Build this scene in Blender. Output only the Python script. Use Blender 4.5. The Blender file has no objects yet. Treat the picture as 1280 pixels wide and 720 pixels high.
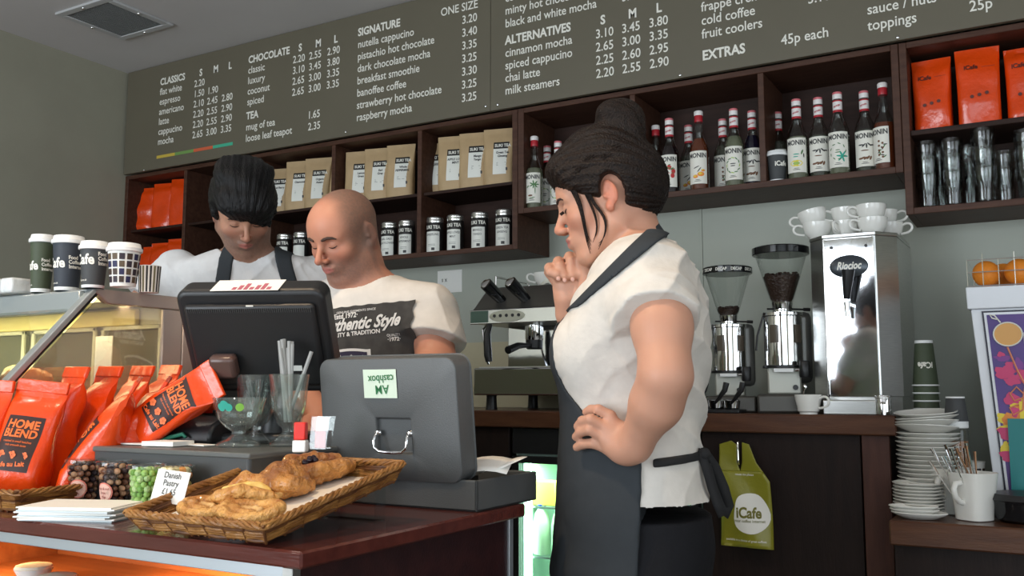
import bpy, math, random
import numpy as np
from mathutils import Matrix, Vector, Euler
random.seed(7); rng = np.random.default_rng(7)
C = bpy.context.scene.collection
PI = math.pi

# ------------------------------------------------------------------ camera, world, lights, exposure
FPX, CAM_H, YAW, PITCH = 1165.0, 1.13, math.radians(29.9), math.radians(6.27)
cd = bpy.data.cameras.new('camera'); cam = bpy.data.objects.new('camera', cd); C.objects.link(cam)
cd.sensor_width = 36; cd.lens = FPX/1280*36; cd.clip_start = .02
cam.location = (0, 0, CAM_H); cam.rotation_euler = (PI/2+PITCH, 0, YAW)
bpy.context.scene.camera = cam
W = bpy.data.worlds.new('world'); bpy.context.scene.world = W; W.use_nodes = True
W.node_tree.nodes['Background'].inputs[0].default_value = (.72, .85, 1, 1)
W.node_tree.nodes['Background'].inputs[1].default_value = .6
vs = bpy.context.scene.view_settings
vs.view_transform = 'Standard'; vs.look = 'None'; vs.gamma = 1; vs.use_curve_mapping = False
vs.exposure = 0.6

def area(name, loc, tgt, sx, sy, power, col):
    l = bpy.data.lights.new(name, 'AREA'); l.shape = 'RECTANGLE'; l.size = sx; l.size_y = sy
    l.energy = power; l.color = col
    o = bpy.data.objects.new(name, l); C.objects.link(o); o.location = loc
    o.rotation_euler = (Vector(tgt)-Vector(loc)).to_track_quat('-Z', 'Y').to_euler(); return o
def spot(name, loc, tgt, power, col, ang=90, r=.04):
    l = bpy.data.lights.new(name, 'SPOT'); l.energy = power; l.color = col; l.spot_size = math.radians(ang)
    l.spot_blend = .7; l.shadow_soft_size = r
    o = bpy.data.objects.new(name, l); C.objects.link(o); o.location = loc
    o.rotation_euler = (Vector(tgt)-Vector(loc)).to_track_quat('-Z', 'Y').to_euler(); return o
# daylight through the shop windows behind and to the right of the camera
area('daylight_front', (1.5, -2.95, 1.5), (-.6, 3, 2.1), 3.6, 2.0, 50, (.86, .93, 1))
area('daylight_front_far', (-2.6, -2.95, 1.5), (-1.8, 3, 2.3), 2.6, 2.0, 105, (.86, .93, 1))
area('daylight_right', (3.35, .6, 1.5), (-1.5, 1.6, 1.9), 2.6, 1.9, 16, (.9, .95, 1))
# warm halogen spots over the counter
spot('ceiling_spot_1', (-1.3, .55, 2.84), (-1.15, 1.08, .9), 50, (1, .74, .48), 75)
spot('ceiling_spot_2', (.1, .9, 2.84), (-.55, 1.5, 1.2), 14, (1, .8, .6), 80)
spot('ceiling_spot_3', (-2.7, .9, 2.84), (-1.9, 1.7, 1.2), 14, (1, .86, .7), 90)

def ray(x, y):
    fw = np.array([-math.sin(YAW)*math.cos(PITCH), math.cos(YAW)*math.cos(PITCH), math.sin(PITCH)])
    rt = np.array([math.cos(YAW), math.sin(YAW), 0]); up = np.cross(rt, fw)
    return fw+rt*(x-640)/FPX+up*(360-y)/FPX
def at(x, y, X=None, Y=None, Z=None, d=None):
    r = ray(x, y)
    t = X/r[0] if X is not None else Y/r[1] if Y is not None else (Z-CAM_H)/r[2] if Z is not None else d
    return r*t+np.array([0, 0, CAM_H])

# ------------------------------------------------------------------ materials
MATS = {}
def mat(name, col, rough=.5, metal=0, var=0, vscale=8, bump=0, bscale=60, stretch=None, trans=0, ior=1.45, coat=0, emit=None, estr=0, sub=0, col2=None, spec=.5, detail=4, alpha=1):
    if name in MATS: return MATS[name]
    m = bpy.data.materials.new(name); m.use_nodes = True; N = m.node_tree.nodes; L = m.node_tree.links
    b = N['Principled BSDF']; I = b.inputs
    c = tuple(col)+(1,)
    I['Base Color'].default_value = c; I['Roughness'].default_value = rough; I['Metallic'].default_value = metal
    I['Transmission Weight'].default_value = trans; I['IOR'].default_value = ior; I['Coat Weight'].default_value = coat
    I['Specular IOR Level'].default_value = spec; I['Alpha'].default_value = alpha
    if sub: I['Subsurface Weight'].default_value = sub; I['Subsurface Radius'].default_value = (1, .35, .2); I['Subsurface Scale'].default_value = .012
    if emit: I['Emission Color'].default_value = tuple(emit)+(1,); I['Emission Strength'].default_value = estr
    if var or bump or col2:
        tc = N.new('ShaderNodeTexCoord'); mp = N.new('ShaderNodeMapping'); L.new(tc.outputs['Object'], mp.inputs[0])
        if stretch: mp.inputs['Scale'].default_value = stretch
    if var or col2:
        n = N.new('ShaderNodeTexNoise'); n.inputs['Scale'].default_value = vscale; n.inputs['Detail'].default_value = detail
        L.new(mp.outputs[0], n.inputs[0])
        r = N.new('ShaderNodeValToRGB'); L.new(n.outputs[0], r.inputs[0]); L.new(r.outputs[0], I['Base Color'])
        lo = tuple(x*(1-var) for x in col); hi = col2 or tuple(min(1, x*(1+var)) for x in col)
        r.color_ramp.elements[0].position = .3; r.color_ramp.elements[0].color = lo+(1,)
        r.color_ramp.elements[1].position = .7; r.color_ramp.elements[1].color = tuple(hi)+(1,)
    if bump:
        n2 = N.new('ShaderNodeTexNoise'); n2.inputs['Scale'].default_value = bscale; n2.inputs['Detail'].default_value = 5
        L.new(mp.outputs[0], n2.inputs[0]); bp = N.new('ShaderNodeBump'); bp.inputs['Strength'].default_value = bump
        bp.inputs['Distance'].default_value = .01; L.new(n2.outputs[0], bp.inputs['Height']); L.new(bp.outputs[0], I['Normal'])
    MATS[name] = m; return m
def thin_glass(name, tint=(1, 1, 1), rough=.02, refl=.04, body=0, bcol=(1, 1, 1)):
    """a thin pane or wall of glass: mostly lets light straight through, with fresnel reflection and a little body"""
    if name in MATS: return MATS[name]
    m = bpy.data.materials.new(name); m.use_nodes = True; N = m.node_tree.nodes; L = m.node_tree.links
    N.remove(N['Principled BSDF']); out = N['Material Output']
    t = N.new('ShaderNodeBsdfTransparent'); t.inputs[0].default_value = tuple(tint)+(1,)
    g = N.new('ShaderNodeBsdfGlossy'); g.inputs['Roughness'].default_value = rough
    lw = N.new('ShaderNodeLayerWeight'); lw.inputs['Blend'].default_value = .35
    mr = N.new('ShaderNodeMapRange'); mr.inputs['To Min'].default_value = refl; mr.inputs['To Max'].default_value = .9
    L.new(lw.outputs['Facing'], mr.inputs[0]); mx = N.new('ShaderNodeMixShader')
    pw = N.new('ShaderNodeMath'); pw.operation = 'POWER'; pw.inputs[1].default_value = 2.2
    L.new(lw.outputs['Facing'], pw.inputs[0]); L.new(pw.outputs[0], mr.inputs[0])
    L.new(mr.outputs[0], mx.inputs[0])
    if body:
        df = N.new('ShaderNodeBsdfDiffuse'); df.inputs[0].default_value = tuple(bcol)+(1,)
        m2 = N.new('ShaderNodeMixShader'); m2.inputs[0].default_value = body
        L.new(t.outputs[0], m2.inputs[1]); L.new(df.outputs[0], m2.inputs[2]); L.new(m2.outputs[0], mx.inputs[1])
    else: L.new(t.outputs[0], mx.inputs[1])
    L.new(g.outputs[0], mx.inputs[2]); L.new(mx.outputs[0], out.inputs[0])
    MATS[name] = m; return m
def wood(name, a, b, scale=6, rough=.45, stretch=(1, 8, 8), coat=0, bump=.08, spec=.3):
    if name in MATS: return MATS[name]
    m = mat(name, a, rough, col2=b, vscale=scale, stretch=stretch, bump=bump, bscale=scale*6, coat=coat, detail=8, spec=spec); return m

m_wall = mat('painted_wall_grey_green', (.34, .325, .25), .8, var=.05, vscale=3, bump=.05, bscale=150)
m_ceil = mat('ceiling_paint', (.62, .59, .58), .9, var=.03, vscale=2, bump=.04, bscale=120)
m_back = mat('wall_panel_pale', (.40, .42, .36), .55, var=.03, vscale=2)
m_beige = mat('splashback_beige', (.5, .45, .30), .5, var=.03, vscale=3)
m_floor = mat('floor_tile_stone', (.30, .27, .24), .45, var=.2, vscale=5)
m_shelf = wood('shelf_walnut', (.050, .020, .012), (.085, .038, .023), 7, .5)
m_shelf_shaded = wood('shelf_walnut_shaded', (.018, .007, .004), (.034, .014, .009), 7, .6)  # same walnut darkened: shade inside the shelves is put into the colour
m_counterw = wood('worktop_walnut', (.065, .024, .012), (.11, .045, .021), 6, .35, coat=.3)
m_panel = wood('cabinet_dark', (.009, .004, .003), (.015, .007, .005), 5, .6, stretch=(8, 8, 1))
m_maroon = wood('counter_mahogany', (.070, .016, .012), (.105, .025, .018), 5, .22, coat=.5)
m_maroond = wood('counter_side_dark', (.020, .007, .008), (.035, .011, .011), 5, .4)
m_steel = mat('brushed_steel', (.62, .62, .60), .28, 1, var=.06, vscale=30, stretch=(1, 1, 12))
m_chrome = mat('chrome', (.82, .82, .82), .06, 1)
m_mirror = mat('polished_steel', (.74, .75, .78), .05, 1, bump=.02, bscale=6)
m_alu = mat('aluminium_trim', (.50, .54, .57), .35, .75)
m_board = mat('menu_board_olive', (.125, .110, .076), .55, var=.04, vscale=2)
m_chalk = mat('menu_lettering', (.80, .78, .70), .6)
m_black = mat('black_plastic', (.012, .012, .013), .35, bump=.03, bscale=200)
m_blackg = mat('black_gloss', (.008, .008, .009), .12)
m_dark = mat('dark_void', (.01, .01, .01), .8)
m_grey = mat('cashbox_grey', (.082, .086, .086), .42, bump=.08, bscale=400)
m_greyd = mat('till_base_grey', (.050, .053, .054), .45, bump=.05, bscale=300)
m_white = mat('white_glazed', (.80, .79, .74), .15, coat=.3)
m_paper = mat('paper_white', (.82, .81, .76), .7)
m_plas = mat('lid_white', (.80, .81, .80), .4)
m_kraft = mat('kraft_paper', (.46, .32, .17), .6, var=.08, vscale=14, bump=.15, bscale=25)
m_lblk = mat('label_black', (.015, .014, .013), .5)
m_lwht = mat('label_white', (.74, .74, .68), .5)
m_glass = thin_glass('glass_clear', (.93, .95, .94), .03, .05)
m_glassd = thin_glass('glass_bottle', (.80, .82, .80), .04, .06)
m_pane = thin_glass('glass_pane', (.93, .96, .95), .02, .04)

# ------------------------------------------------------------------ mesh helpers
class MB:
    def __init__(s): s.v = []; s.f = []; s.m = []
    def add(s, vs, fs, mi=0, M=None):
        o = len(s.v)
        if M is not None: vs = [tuple(M @ Vector(v)) for v in vs]
        s.v += [tuple(map(float, v)) for v in vs]; s.f += [tuple(i+o for i in f) for f in fs]; s.m += [mi]*len(fs); return s
    def box(s, x0, x1, y0, y1, z0, z1, mi=0, M=None, taper=1):
        cx, cy = (x0+x1)/2, (y0+y1)/2
        t = lambda x, c: c+(x-c)*taper
        v = [(x0, y0, z0), (x1, y0, z0), (x1, y1, z0), (x0, y1, z0), (t(x0, cx), t(y0, cy), z1), (t(x1, cx), t(y0, cy), z1), (t(x1, cx), t(y1, cy), z1), (t(x0, cx), t(y1, cy), z1)]
        return s.add(v, [(3, 2, 1, 0), (4, 5, 6, 7), (0, 1, 5, 4), (1, 2, 6, 5), (2, 3, 7, 6), (3, 0, 4, 7)], mi, M)
    def lathe(s, prof, n=24, c=(0, 0, 0), mi=0, M=None, caps=True, ellipse=1, sweep=None):
        """prof: (radius, z) pairs bottom to top (or a closed wall in order)"""
        v = []; f = []; k = len(prof)
        for j in range(n):
            a = 2*PI*j/n
            for r, z in prof: v.append((c[0]+r*math.cos(a), c[1]+r*math.sin(a)*ellipse, c[2]+z))
        for j in range(n):
            j2 = (j+1) % n
            for i in range(k-1): f.append((j*k+i, j2*k+i, j2*k+i+1, j*k+i+1))
        if caps:
            if prof[0][0] > 1e-5: f.append(tuple(j*k for j in reversed(range(n))))
            if prof[-1][0] > 1e-5: f.append(tuple(j*k+k-1 for j in range(n)))
        return s.add(v, f, mi, M)
    def tube(s, pts, r, n=8, mi=0, M=None, closed=False):
        pts = [Vector(p) for p in pts]; rs = r if isinstance(r, (list, tuple)) else [r]*len(pts)
        v = []; f = []; m = len(pts); prev = None
        for i, p in enumerate(pts):
            if closed: d = pts[(i+1) % m]-pts[i-1]
            else: d = pts[min(i+1, m-1)]-pts[max(i-1, 0)]
            d.normalize()
            if prev is None:
                a = Vector((0, 0, 1)) if abs(d.z) < .9 else Vector((1, 0, 0)); u = d.cross(a).normalized()
            else:
                u = (prev-d*prev.dot(d)); u = u.normalized() if u.length > 1e-6 else d.orthogonal().normalized()
            prev = u; w = d.cross(u)
            for j in range(n):
                a = 2*PI*j/n; v.append(p+u*(rs[i]*math.cos(a))+w*(rs[i]*math.sin(a)))
        for i in range(m if closed else m-1):
            i2 = (i+1) % m
            for j in range(n): f.append((i*n+j, i*n+(j+1) % n, i2*n+(j+1) % n, i2*n+j))
        if not closed: f.append(tuple(reversed(range(n)))); f.append(tuple((m-1)*n+j for j in range(n)))
        return s.add(v, f, mi, M)
    def prism(s, poly, t0, t1, axis='z', mi=0, M=None):
        """poly in the plane across the axis; axis x: (y,z), y: (x,z), z: (x,y)"""
        g = {'x': lambda p, t: (t, p[0], p[1]), 'y': lambda p, t: (p[0], t, p[1]), 'z': lambda p, t: (p[0], p[1], t)}[axis]
        n = len(poly); v = [g(p, t0) for p in poly]+[g(p, t1) for p in poly]
        f = [tuple(reversed(range(n))), tuple(range(n, 2*n))]+[(i, (i+1) % n, n+(i+1) % n, n+i) for i in range(n)]
        return s.add(v, f, mi, M)
    def grid(s, nu, nv, fn, mi=0, M=None, wrap=False):
        v = [fn(i/(nu-1), j/(nv-1)) for i in range(nu) for j in range(nv)]
        f = [(i*nv+j, (i+1)*nv+j, (i+1)*nv+j+1, i*nv+j+1) for i in range(nu-1) for j in range(nv-1)]
        return s.add(v, f, mi, M)
    def ball(s, c, r, nu=12, nv=8, mi=0, M=None):
        r = (r, r, r) if not isinstance(r, (tuple, list)) else r
        v = [(c[0], c[1], c[2]-r[2])]; f = []
        for i in range(1, nv):
            t = PI*i/nv-PI/2
            for j in range(nu):
                a = 2*PI*j/nu; v.append((c[0]+r[0]*math.cos(t)*math.cos(a), c[1]+r[1]*math.cos(t)*math.sin(a), c[2]+r[2]*math.sin(t)))
        v.append((c[0], c[1], c[2]+r[2])); T = len(v)-1
        for j in range(nu):
            j2 = (j+1) % nu; f.append((0, 1+j2, 1+j)); f.append((T, T-nu+j, T-nu+j2))
            for i in range(nv-2): f.append((1+i*nu+j, 1+i*nu+j2, 1+(i+1)*nu+j2, 1+(i+1)*nu+j))
        return s.add(v, f, mi, M)
    def mesh(s, name, mats, smooth=True):
        me = bpy.data.meshes.new(name); me.from_pydata(s.v, [], s.f)
        for m in (mats if isinstance(mats, (list, tuple)) else [mats]): me.materials.append(m)
        if any(s.m): me.polygons.foreach_set('material_index', s.m)
        me.validate(); me.update()
        if smooth:
            me.polygons.foreach_set('use_smooth', [True]*len(me.polygons))
            try: me.set_sharp_from_angle(angle=math.radians(38))
            except Exception: pass
        return me
    def build(s, name, mats, parent=None, loc=(0, 0, 0), rot=(0, 0, 0), smooth=True, bevel=0, seg=2):
        return link(name, s.mesh(name, mats, smooth), parent, loc, rot, bevel, seg)
def link(name, me, parent=None, loc=(0, 0, 0), rot=(0, 0, 0), bevel=0, seg=2):
    o = bpy.data.objects.new(name, me); C.objects.link(o); o.location = loc; o.rotation_euler = rot
    if parent is not None: o.parent = parent
    if bevel:
        b = o.modifiers.new('bevel', 'BEVEL'); b.width = bevel; b.segments = seg; b.limit_method = 'ANGLE'; b.angle_limit = math.radians(40)
        b.harden_normals = False
    return o
def tag(o, label, cat, group=None, kind=None):
    if label: o['label'] = label
    if cat: o['category'] = cat
    if group: o['group'] = group
    if kind: o['kind'] = kind
    return o
def thing(name, label, cat, loc=(0, 0, 0), rot=(0, 0, 0), group=None):
    o = bpy.data.objects.new(name, None); C.objects.link(o); o.empty_display_size = .05
    o.location = loc; o.rotation_euler = rot if isinstance(rot, (tuple, list, Euler)) else (0, 0, rot)
    return tag(o, label, cat, group)
def lab(o, label): o['label'] = label; return o
def copy_tree(o, parent=None):
    c = o.copy(); C.objects.link(c)
    if parent is not None: c.parent = parent
    for ch in o.children: copy_tree(ch, c)
    return c
def struct(name, mb, m, loc=(0, 0, 0), bevel=0, smooth=False):
    o = mb.build(name, m, None, loc, smooth=smooth, bevel=bevel); o['kind'] = 'structure'; return o
_tc = {}
def text_data(s, size=1, bold=False, align='LEFT', xs=.88, shear=0):
    key = (s, bold, align, shear)
    if key not in _tc:
        cu = bpy.data.curves.new('t', 'FONT'); cu.body = s; cu.size = 1; cu.align_x = align; cu.resolution_u = 3; cu.shear = shear
        cu.offset = .032 if bold else .010
        ob = bpy.data.objects.new('t', cu); me = ob.to_mesh()
        _tc[key] = ([tuple(v.co) for v in me.vertices], [tuple(p.vertices) for p in me.polygons])
        ob.to_mesh_clear(); bpy.data.objects.remove(ob); bpy.data.curves.remove(cu)
    v, f = _tc[key]
    return [(x*size*xs, y*size, 0) for x, y, z in v], f
def text(mb, s, size, M=None, bold=False, align='LEFT', xs=.88, wrap=None, mi=0, shear=0):
    """flat lettering facing -y, x to the right, z up; wrap=radius bends it round a vertical axis at the origin, facing -y"""
    v, f = text_data(s, size, bold, align, xs, shear)
    if wrap:
        R = wrap(0) if callable(wrap) else wrap
        out = []
        for x, y, z in v:
            Mz = (M @ Vector((x, 0, y))) if M is not None else Vector((x, 0, y))
            r = wrap(Mz.z) if callable(wrap) else wrap
            a = Mz.x/r; out.append((r*math.sin(a), -r*math.cos(a), Mz.z))
        mb.add(out, f, mi)
    else: mb.add([(x, 0, y) for x, y, z in v], f, mi, M)
    return mb
def T(x=0, y=0, z=0): return Matrix.Translation((x, y, z))
def RZ(a): return Matrix.Rotation(a, 4, 'Z')
def RX(a): return Matrix.Rotation(a, 4, 'X')
def RY(a): return Matrix.Rotation(a, 4, 'Y')

# ------------------------------------------------------------------ the setting
F, WB, XL, ZC = 3.30, 3.585, -4.35, 2.88
XR, YF = 3.6, -3.2
struct('floor', MB().box(XL-.1, XR+.1, YF-.1, WB+.1, -.1, 0), m_floor)
struct('ceiling', MB().box(XL-.1, XR+.1, YF-.1, WB+.1, ZC, ZC+.1), m_ceil)
struct('wall_back', MB().box(XL-.1, XR+.1, WB, WB+.1, 0, ZC), m_back)
struct('wall_left', MB().box(XL-.1, XL, YF, WB, 0, ZC), m_wall)
b = MB(); wz0, wz1 = .55, 2.5
b.box(XL, XR, YF-.1, YF, 0, wz0).box(XL, XR, YF-.1, YF, wz1, ZC)
for x0, x1 in ((XL, -4.0), (-1.2, -.4), (3.4, XR)): b.box(x0, x1, YF-.1, YF, wz0, wz1)
struct('wall_front', b, m_wall)
b = MB().box(XR, XR+.1, YF, WB, 0, wz0).box(XR, XR+.1, YF, WB, wz1, ZC).box(XR, XR+.1, YF, -.8, wz0, wz1).box(XR, XR+.1, 2.0, WB, wz0, wz1)
struct('wall_right', b, m_wall)
def window(n, x0, x1):
    b = MB()
    for x in (x0, (x0+x1)/2-.02, x1-.04): b.box(x, x+.04, YF-.08, YF-.02, wz0, wz1)
    b.box(x0, x1, YF-.08, YF-.02, wz0, wz0+.04).box(x0, x1, YF-.08, YF-.02, wz1-.04, wz1)
    o = struct('window_%d' % n, b, m_alu)
    MB().box(x0+.04, x1-.04, YF-.055, YF-.05, wz0+.04, wz1-.04).build('pane', m_pane, o)
window(1, -4.0, -1.2); window(2, -.4, 3.4)
b = MB()
for y in (-.8, .58, 1.96): b.box(XR+.02, XR+.08, y, y+.04, wz0, wz1)
b.box(XR+.02, XR+.08, -.8, 2, wz0, wz0+.04).box(XR+.02, XR+.08, -.8, 2, wz1-.04, wz1)
o = struct('window_3', b, m_alu); MB().box(XR+.05, XR+.055, -.76, 1.96, wz0+.04, wz1-.04).build('pane', m_pane, o)
struct('trim_1', MB().box(XL, -1.22, WB-.012, WB, 1.056, 1.345), m_beige)         # beige splashback behind the coffee machine
seam = at(877, 300, Y=WB)[0]
struct('trim_2', MB().box(seam-.004, seam+.004, WB-.006, WB, 1.056, 1.86), m_back)   # joint strip between wall panels

# ceiling vent
t = thing('air_vent', 'square ceiling air vent with a fine grille and light frame', 'vent', (-3.742, 2.742, ZC))
fr = MB(); h = .185
fr.box(-h, h, -h, -h+.035, -.012, 0).box(-h, h, h-.035, h, -.012, 0).box(-h, -h+.035, -h+.035, h-.035, -.012, 0).box(h-.035, h, -h+.035, h-.035, -.012, 0)
fr.build('frame', mat('vent_white', (.50, .50, .50), .5), t, bevel=.003)
g = MB()
for i in range(26):
    y = -.145+i*.0116; g.box(-.15, .15, y, y+.006, -.008, -.002)
for i in range(26):
    y = -.145+i*.0116; g.box(y, y+.004, -.15, .15, -.0085, -.0035)
o = g.build('grille', mat('vent_grille', (.20, .21, .21), .6), t, smooth=False); o['kind'] = 'stuff'
MB().box(-.15, .15, -.15, .15, -.001, 0).build('backing', m_dark, t)
for x, y in ((-.168, 0), (.168, 0), (0, -.168), (0, .168)):
    MB().ball((x, y, -.012), .008).build('screw', m_chrome, t)

# ------------------------------------------------------------------ menu board
BY = 3.275
t = thing('menu_board', 'long olive grey menu board with white price lettering above the shelves', 'menu board', (XL, BY, 2.303))
brd = []
xs_ = [XL+.015, -1.989, .38, 1.6]
for i in range(3):
    MB().box(xs_[i]-XL+.001, xs_[i+1]-XL-.001, 0, .02, 0, .574).build('board_panel', m_board, t, bevel=.001)
def T3(px, py): p = at(px, py, Y=BY); return p[0]-XL, p[2]-2.303
def line(s, X, Z, size=.047, bold=False, align='LEFT', xs=.88):
    text(MB(), s, size, None, bold, align, xs).build('menu_line', m_chalk, t, (X, -.0012, Z), smooth=False)
SZ = .052
def block(names, p0, p1, n, prices=(), size=SZ):
    """names in rows from pixel p0 (first baseline) to p1 (baseline n rows lower) on the board's plane"""
    x0, z0 = T3(*p0); x1, z1 = T3(*p1); dz = (z1-z0)/n
    for i, s in names: line(s, x0, z0+dz*i, size, s.isupper())
    for i, cols, vals in prices:
        for c, vv in zip(cols, vals):
            if vv: line(vv, T3(c, p0[1])[0], z0+dz*i, size, vv.isalpha())
    return x0, z0, dz
c1 = (242.9, 259.7, 277.8)
block([(0, 'CLASSICS'), (1, 'flat white'), (2, 'espresso'), (3, 'americano'), (4, 'latte'), (5, 'cappucino'), (6, 'mocha')], (200.5, 106.8), (197.5, 181.4), 6,
      [(0, (249, 266.3, 285), ('S', 'M', 'L')), (1, c1, ('2.20',)), (2, c1, ('1.50', '1.90')), (3, c1, ('2.10', '2.45', '2.80')), (4, c1, ('2.20', '2.55', '2.90')), (5, c1, ('2.20', '2.55', '2.90')), (6, c1, ('2.65', '3.00', '3.35'))])
c2 = (366.1, 386.3, 408.8)
x0, z0, dz = block([(0, 'CHOCOLATE'), (1, 'classic'), (2, 'luxury'), (3, 'coconut'), (4, 'spiced')], (310.7, 79.3), (308.4, 132), 4,
      [(0, (373, 394, 417), ('S', 'M', 'L')), (1, c2, ('2.20', '2.55', '2.90')), (2, c2, ('3.10', '3.45', '3.80')), (3, c2, ('2.65', '3.00', '3.35')), (4, c2, ('2.65', '3.00', '3.35'))])
block([(0, 'TEA'), (1, 'mug of tea'), (2, 'loose leaf teapot')], (308, 149.5), (307.4, 177.4), 2, [(1, (384.6,), ('1.65',)), (2, (385.3,), ('2.35',))])
c3 = (577.4,)
block([(0, 'SIGNATURE'), (1, 'nutella cappucino'), (2, 'pistachio hot chocolate'), (3, 'dark chocolate mocha'), (4, 'breakfast smoothie'), (5, 'banoffee coffee'), (6, 'strawberry hot chocolate'), (7, 'raspberry mocha')], (447.7, 45.3), (445.3, 151.8), 7,
      [(0, (550.8,), ('ONE SIZE',))]+[(i+1, c3, (p,)) for i, p in enumerate(('3.20', '3.40', '3.35', '3.25', '3.30', '3.25', '3.25'))])
c4 = (744.6, 777.4, 811.6)
block([(-1, 'coconut hot chocolate'), (0, 'minty hot chocolate'), (1, 'black and white mocha')], (631.6, 18.7), (631.6, 34.7), 1, [(1, (777.4,), ('3.25',))])
x0, z0, dz = block([(0, 'ALTERNATIVES'), (1, 'cinnamon mocha'), (2, 'spiced cappucino'), (3, 'chai latte'), (4, 'milk steamers')], (631.6, 56), (631.6, 118.6), 4,
      [(0, (751, 786, 821), ('S', 'M', 'L')), (1, c4, ('3.10', '3.45', '3.80')), (2, c4, ('2.65', '3.00', '3.35')), (3, c4, ('2.25', '2.60', '2.95')), (4, c4, ('2.20', '2.55', '2.90'))])
block([(0, 'frappe creme'), (1, 'cold coffee'), (2, 'fruit coolers')], (876.4, 14.8), (877, 48.6), 2, [(0, (1010,), ('2.70',)), (1, (1010,), ('3.10',))])
line('EXTRAS', *T3(878, 75.5), SZ, True); line('45p each', *T3(976.5, 56.4), SZ)
line('sauce / nuts', *T3(1084, 18.5), SZ); line('toppings', *T3(1084.7, 38.7), SZ); line('25p', *T3(1211.7, 14.8), SZ)
xa, za = T3(196, 197); xb, zb = T3(291, 181); n = 4
for i, c in enumerate(((.55, .40, .06), (.16, .30, .08), (.62, .12, .05), (.06, .42, .26))):
    MB().box(xa+(xb-xa)*i/4, xa+(xb-xa)*(i+1)/4, -.0015, 0, za-.007, za+.009).build('colour_bar', mat('bar_%d' % i, c, .5), t)
for px_ in ((607, 133), (622, 131), (432, 165), (850, 94), (1122, 47), (180, 213)):
    x, z = T3(*px_); MB().ball((x, -.002, z), (.006, .003, .006)).build('bolt', m_chrome, t)

# ------------------------------------------------------------------ wall shelves
def bx(t, n, x0, x1, y0, y1, z0, z1, m, bev=.0015):
    ox, oy, oz = t.location; return MB().box(x0-ox, x1-ox, y0-oy, y1-oy, z0-oz, z1-oz).build(n, m, t, bevel=bev, seg=1, smooth=False)
DIV = [-3.875, -3.375, -2.868, -2.372]
tA = thing('wall_shelf', 'long dark walnut shelf unit on the left holding tea bags and tins', 'shelf unit', (XL, F, 1.709), group='dark walnut wall shelf units')
bx(tA, 'side_panel', XL, XL+.025, F, WB, 1.709, 2.30, m_shelf); bx(tA, 'side_panel', -1.897, -1.872, F, WB, 1.709, 2.30, m_shelf)
bx(tA, 'bottom_board', XL+.025, -1.897, F, WB, 1.709, 1.730, m_shelf); bx(tA, 'top_board', XL+.025, -1.897, F, WB, 2.279, 2.30, m_shelf)
bx(tA, 'back_panel', XL+.025, -1.897, WB-.008, WB, 1.730, 2.279, m_shelf_shaded)
for d in DIV: bx(tA, 'divider', d-.011, d+.011, F+.002, WB-.008, 1.730, 2.279, m_shelf)
bounds = [XL+.025]+DIV+[-1.897]
m_gshelf = thin_glass('smoked_glass_shelf', (.25, .22, .2), .05, .08)
ZG = 2.0
for i in range(5):
    x0, x1 = bounds[i]+.012, bounds[i+1]-.012
    o = bx(tA, 'inner_shelf', x0, x1, F+.02, WB-.008, ZG-.014, ZG, m_shelf_shaded)
tB = thing('wall_shelf', 'middle walnut shelf unit holding the row of syrup bottles', 'shelf unit', (-1.872, F, 1.855), group='dark walnut wall shelf units')
bx(tB, 'side_panel', -1.870, -1.842, F, WB, 1.855, 2.30, m_shelf); bx(tB, 'side_panel', -.412, -.388, F, WB, 1.855, 2.30, m_shelf)
bx(tB, 'bottom_board', -1.842, -.412, F, WB, 1.855, 1.877, m_shelf); bx(tB, 'top_board', -1.842, -.412, F, WB, 2.279, 2.30, m_shelf)
bx(tB, 'back_panel', -1.842, -.412, WB-.008, WB, 1.877, 2.279, m_shelf_shaded)
for d in (-1.357, -.856): bx(tB, 'divider', d-.011, d+.011, F+.002, WB-.008, 1.877, 2.279, m_shelf)
tC = thing('wall_shelf', 'right walnut shelf unit holding orange coffee bags above stacked tumblers', 'shelf unit', (-.386, F, 1.71), group='dark walnut wall shelf units')
bx(tC, 'side_panel', -.386, -.362, F, WB, 1.71, 2.30, m_shelf); bx(tC, 'side_panel', .60, .625, F, WB, 1.71, 2.30, m_shelf)
bx(tC, 'bottom_board', -.362, .60, F, WB, 1.71, 1.732, m_shelf); bx(tC, 'top_board', -.362, .60, F, WB, 2.279, 2.30, m_shelf)
bx(tC, 'back_panel', -.362, .60, WB-.008, WB, 1.732, 2.279, m_shelf_shaded)
bx(tC, 'divider', .117, .139, F+.002, WB-.008, 1.732, 2.279, m_shelf)
for x0, x1 in ((-.362, .117), (.139, .60)): bx(tC, 'inner_shelf', x0, x1, F+.01, WB-.008, 1.978, 1.996, m_shelf_shaded)

# ------------------------------------------------------------------ back counter and lower counter on the right
CY, CZ = 3.0, 1.055
tk = thing('back_counter', 'high back counter with walnut worktop and dark panels under the coffee machine', 'counter', (-2.5, CY, 0))
bx(tk, 'worktop', XL+.02, -.405, CY, WB-.013, CZ-.06, CZ, m_counterw, .004)
xf0, xf1 = -1.75, -1.02
bx(tk, 'front_panel', XL+.02, xf0-.005, CY+.03, CY+.05, .08, CZ-.06, m_panel)
bx(tk, 'front_panel', -1.015, -.515, CY+.03, CY+.05, .08, CZ-.06, m_panel)
bx(tk, 'corner_post', -.510, -.43, CY+.025, CY+.05, .0, CZ-.06, wood('post_walnut', (.055, .022, .016), (.085, .035, .024), 5, .45, stretch=(8, 8, 1)))
bx(tk, 'side_panel', -.452, -.43, CY+.05, WB-.013, 0, CZ-.06, m_panel)
bx(tk, 'plinth', XL+.02, xf0-.005, CY+.08, CY+.1, 0, .08, m_panel); bx(tk, 'plinth', -1.015, -.51, CY+.08, CY+.1, 0, .08, m_panel)
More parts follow.
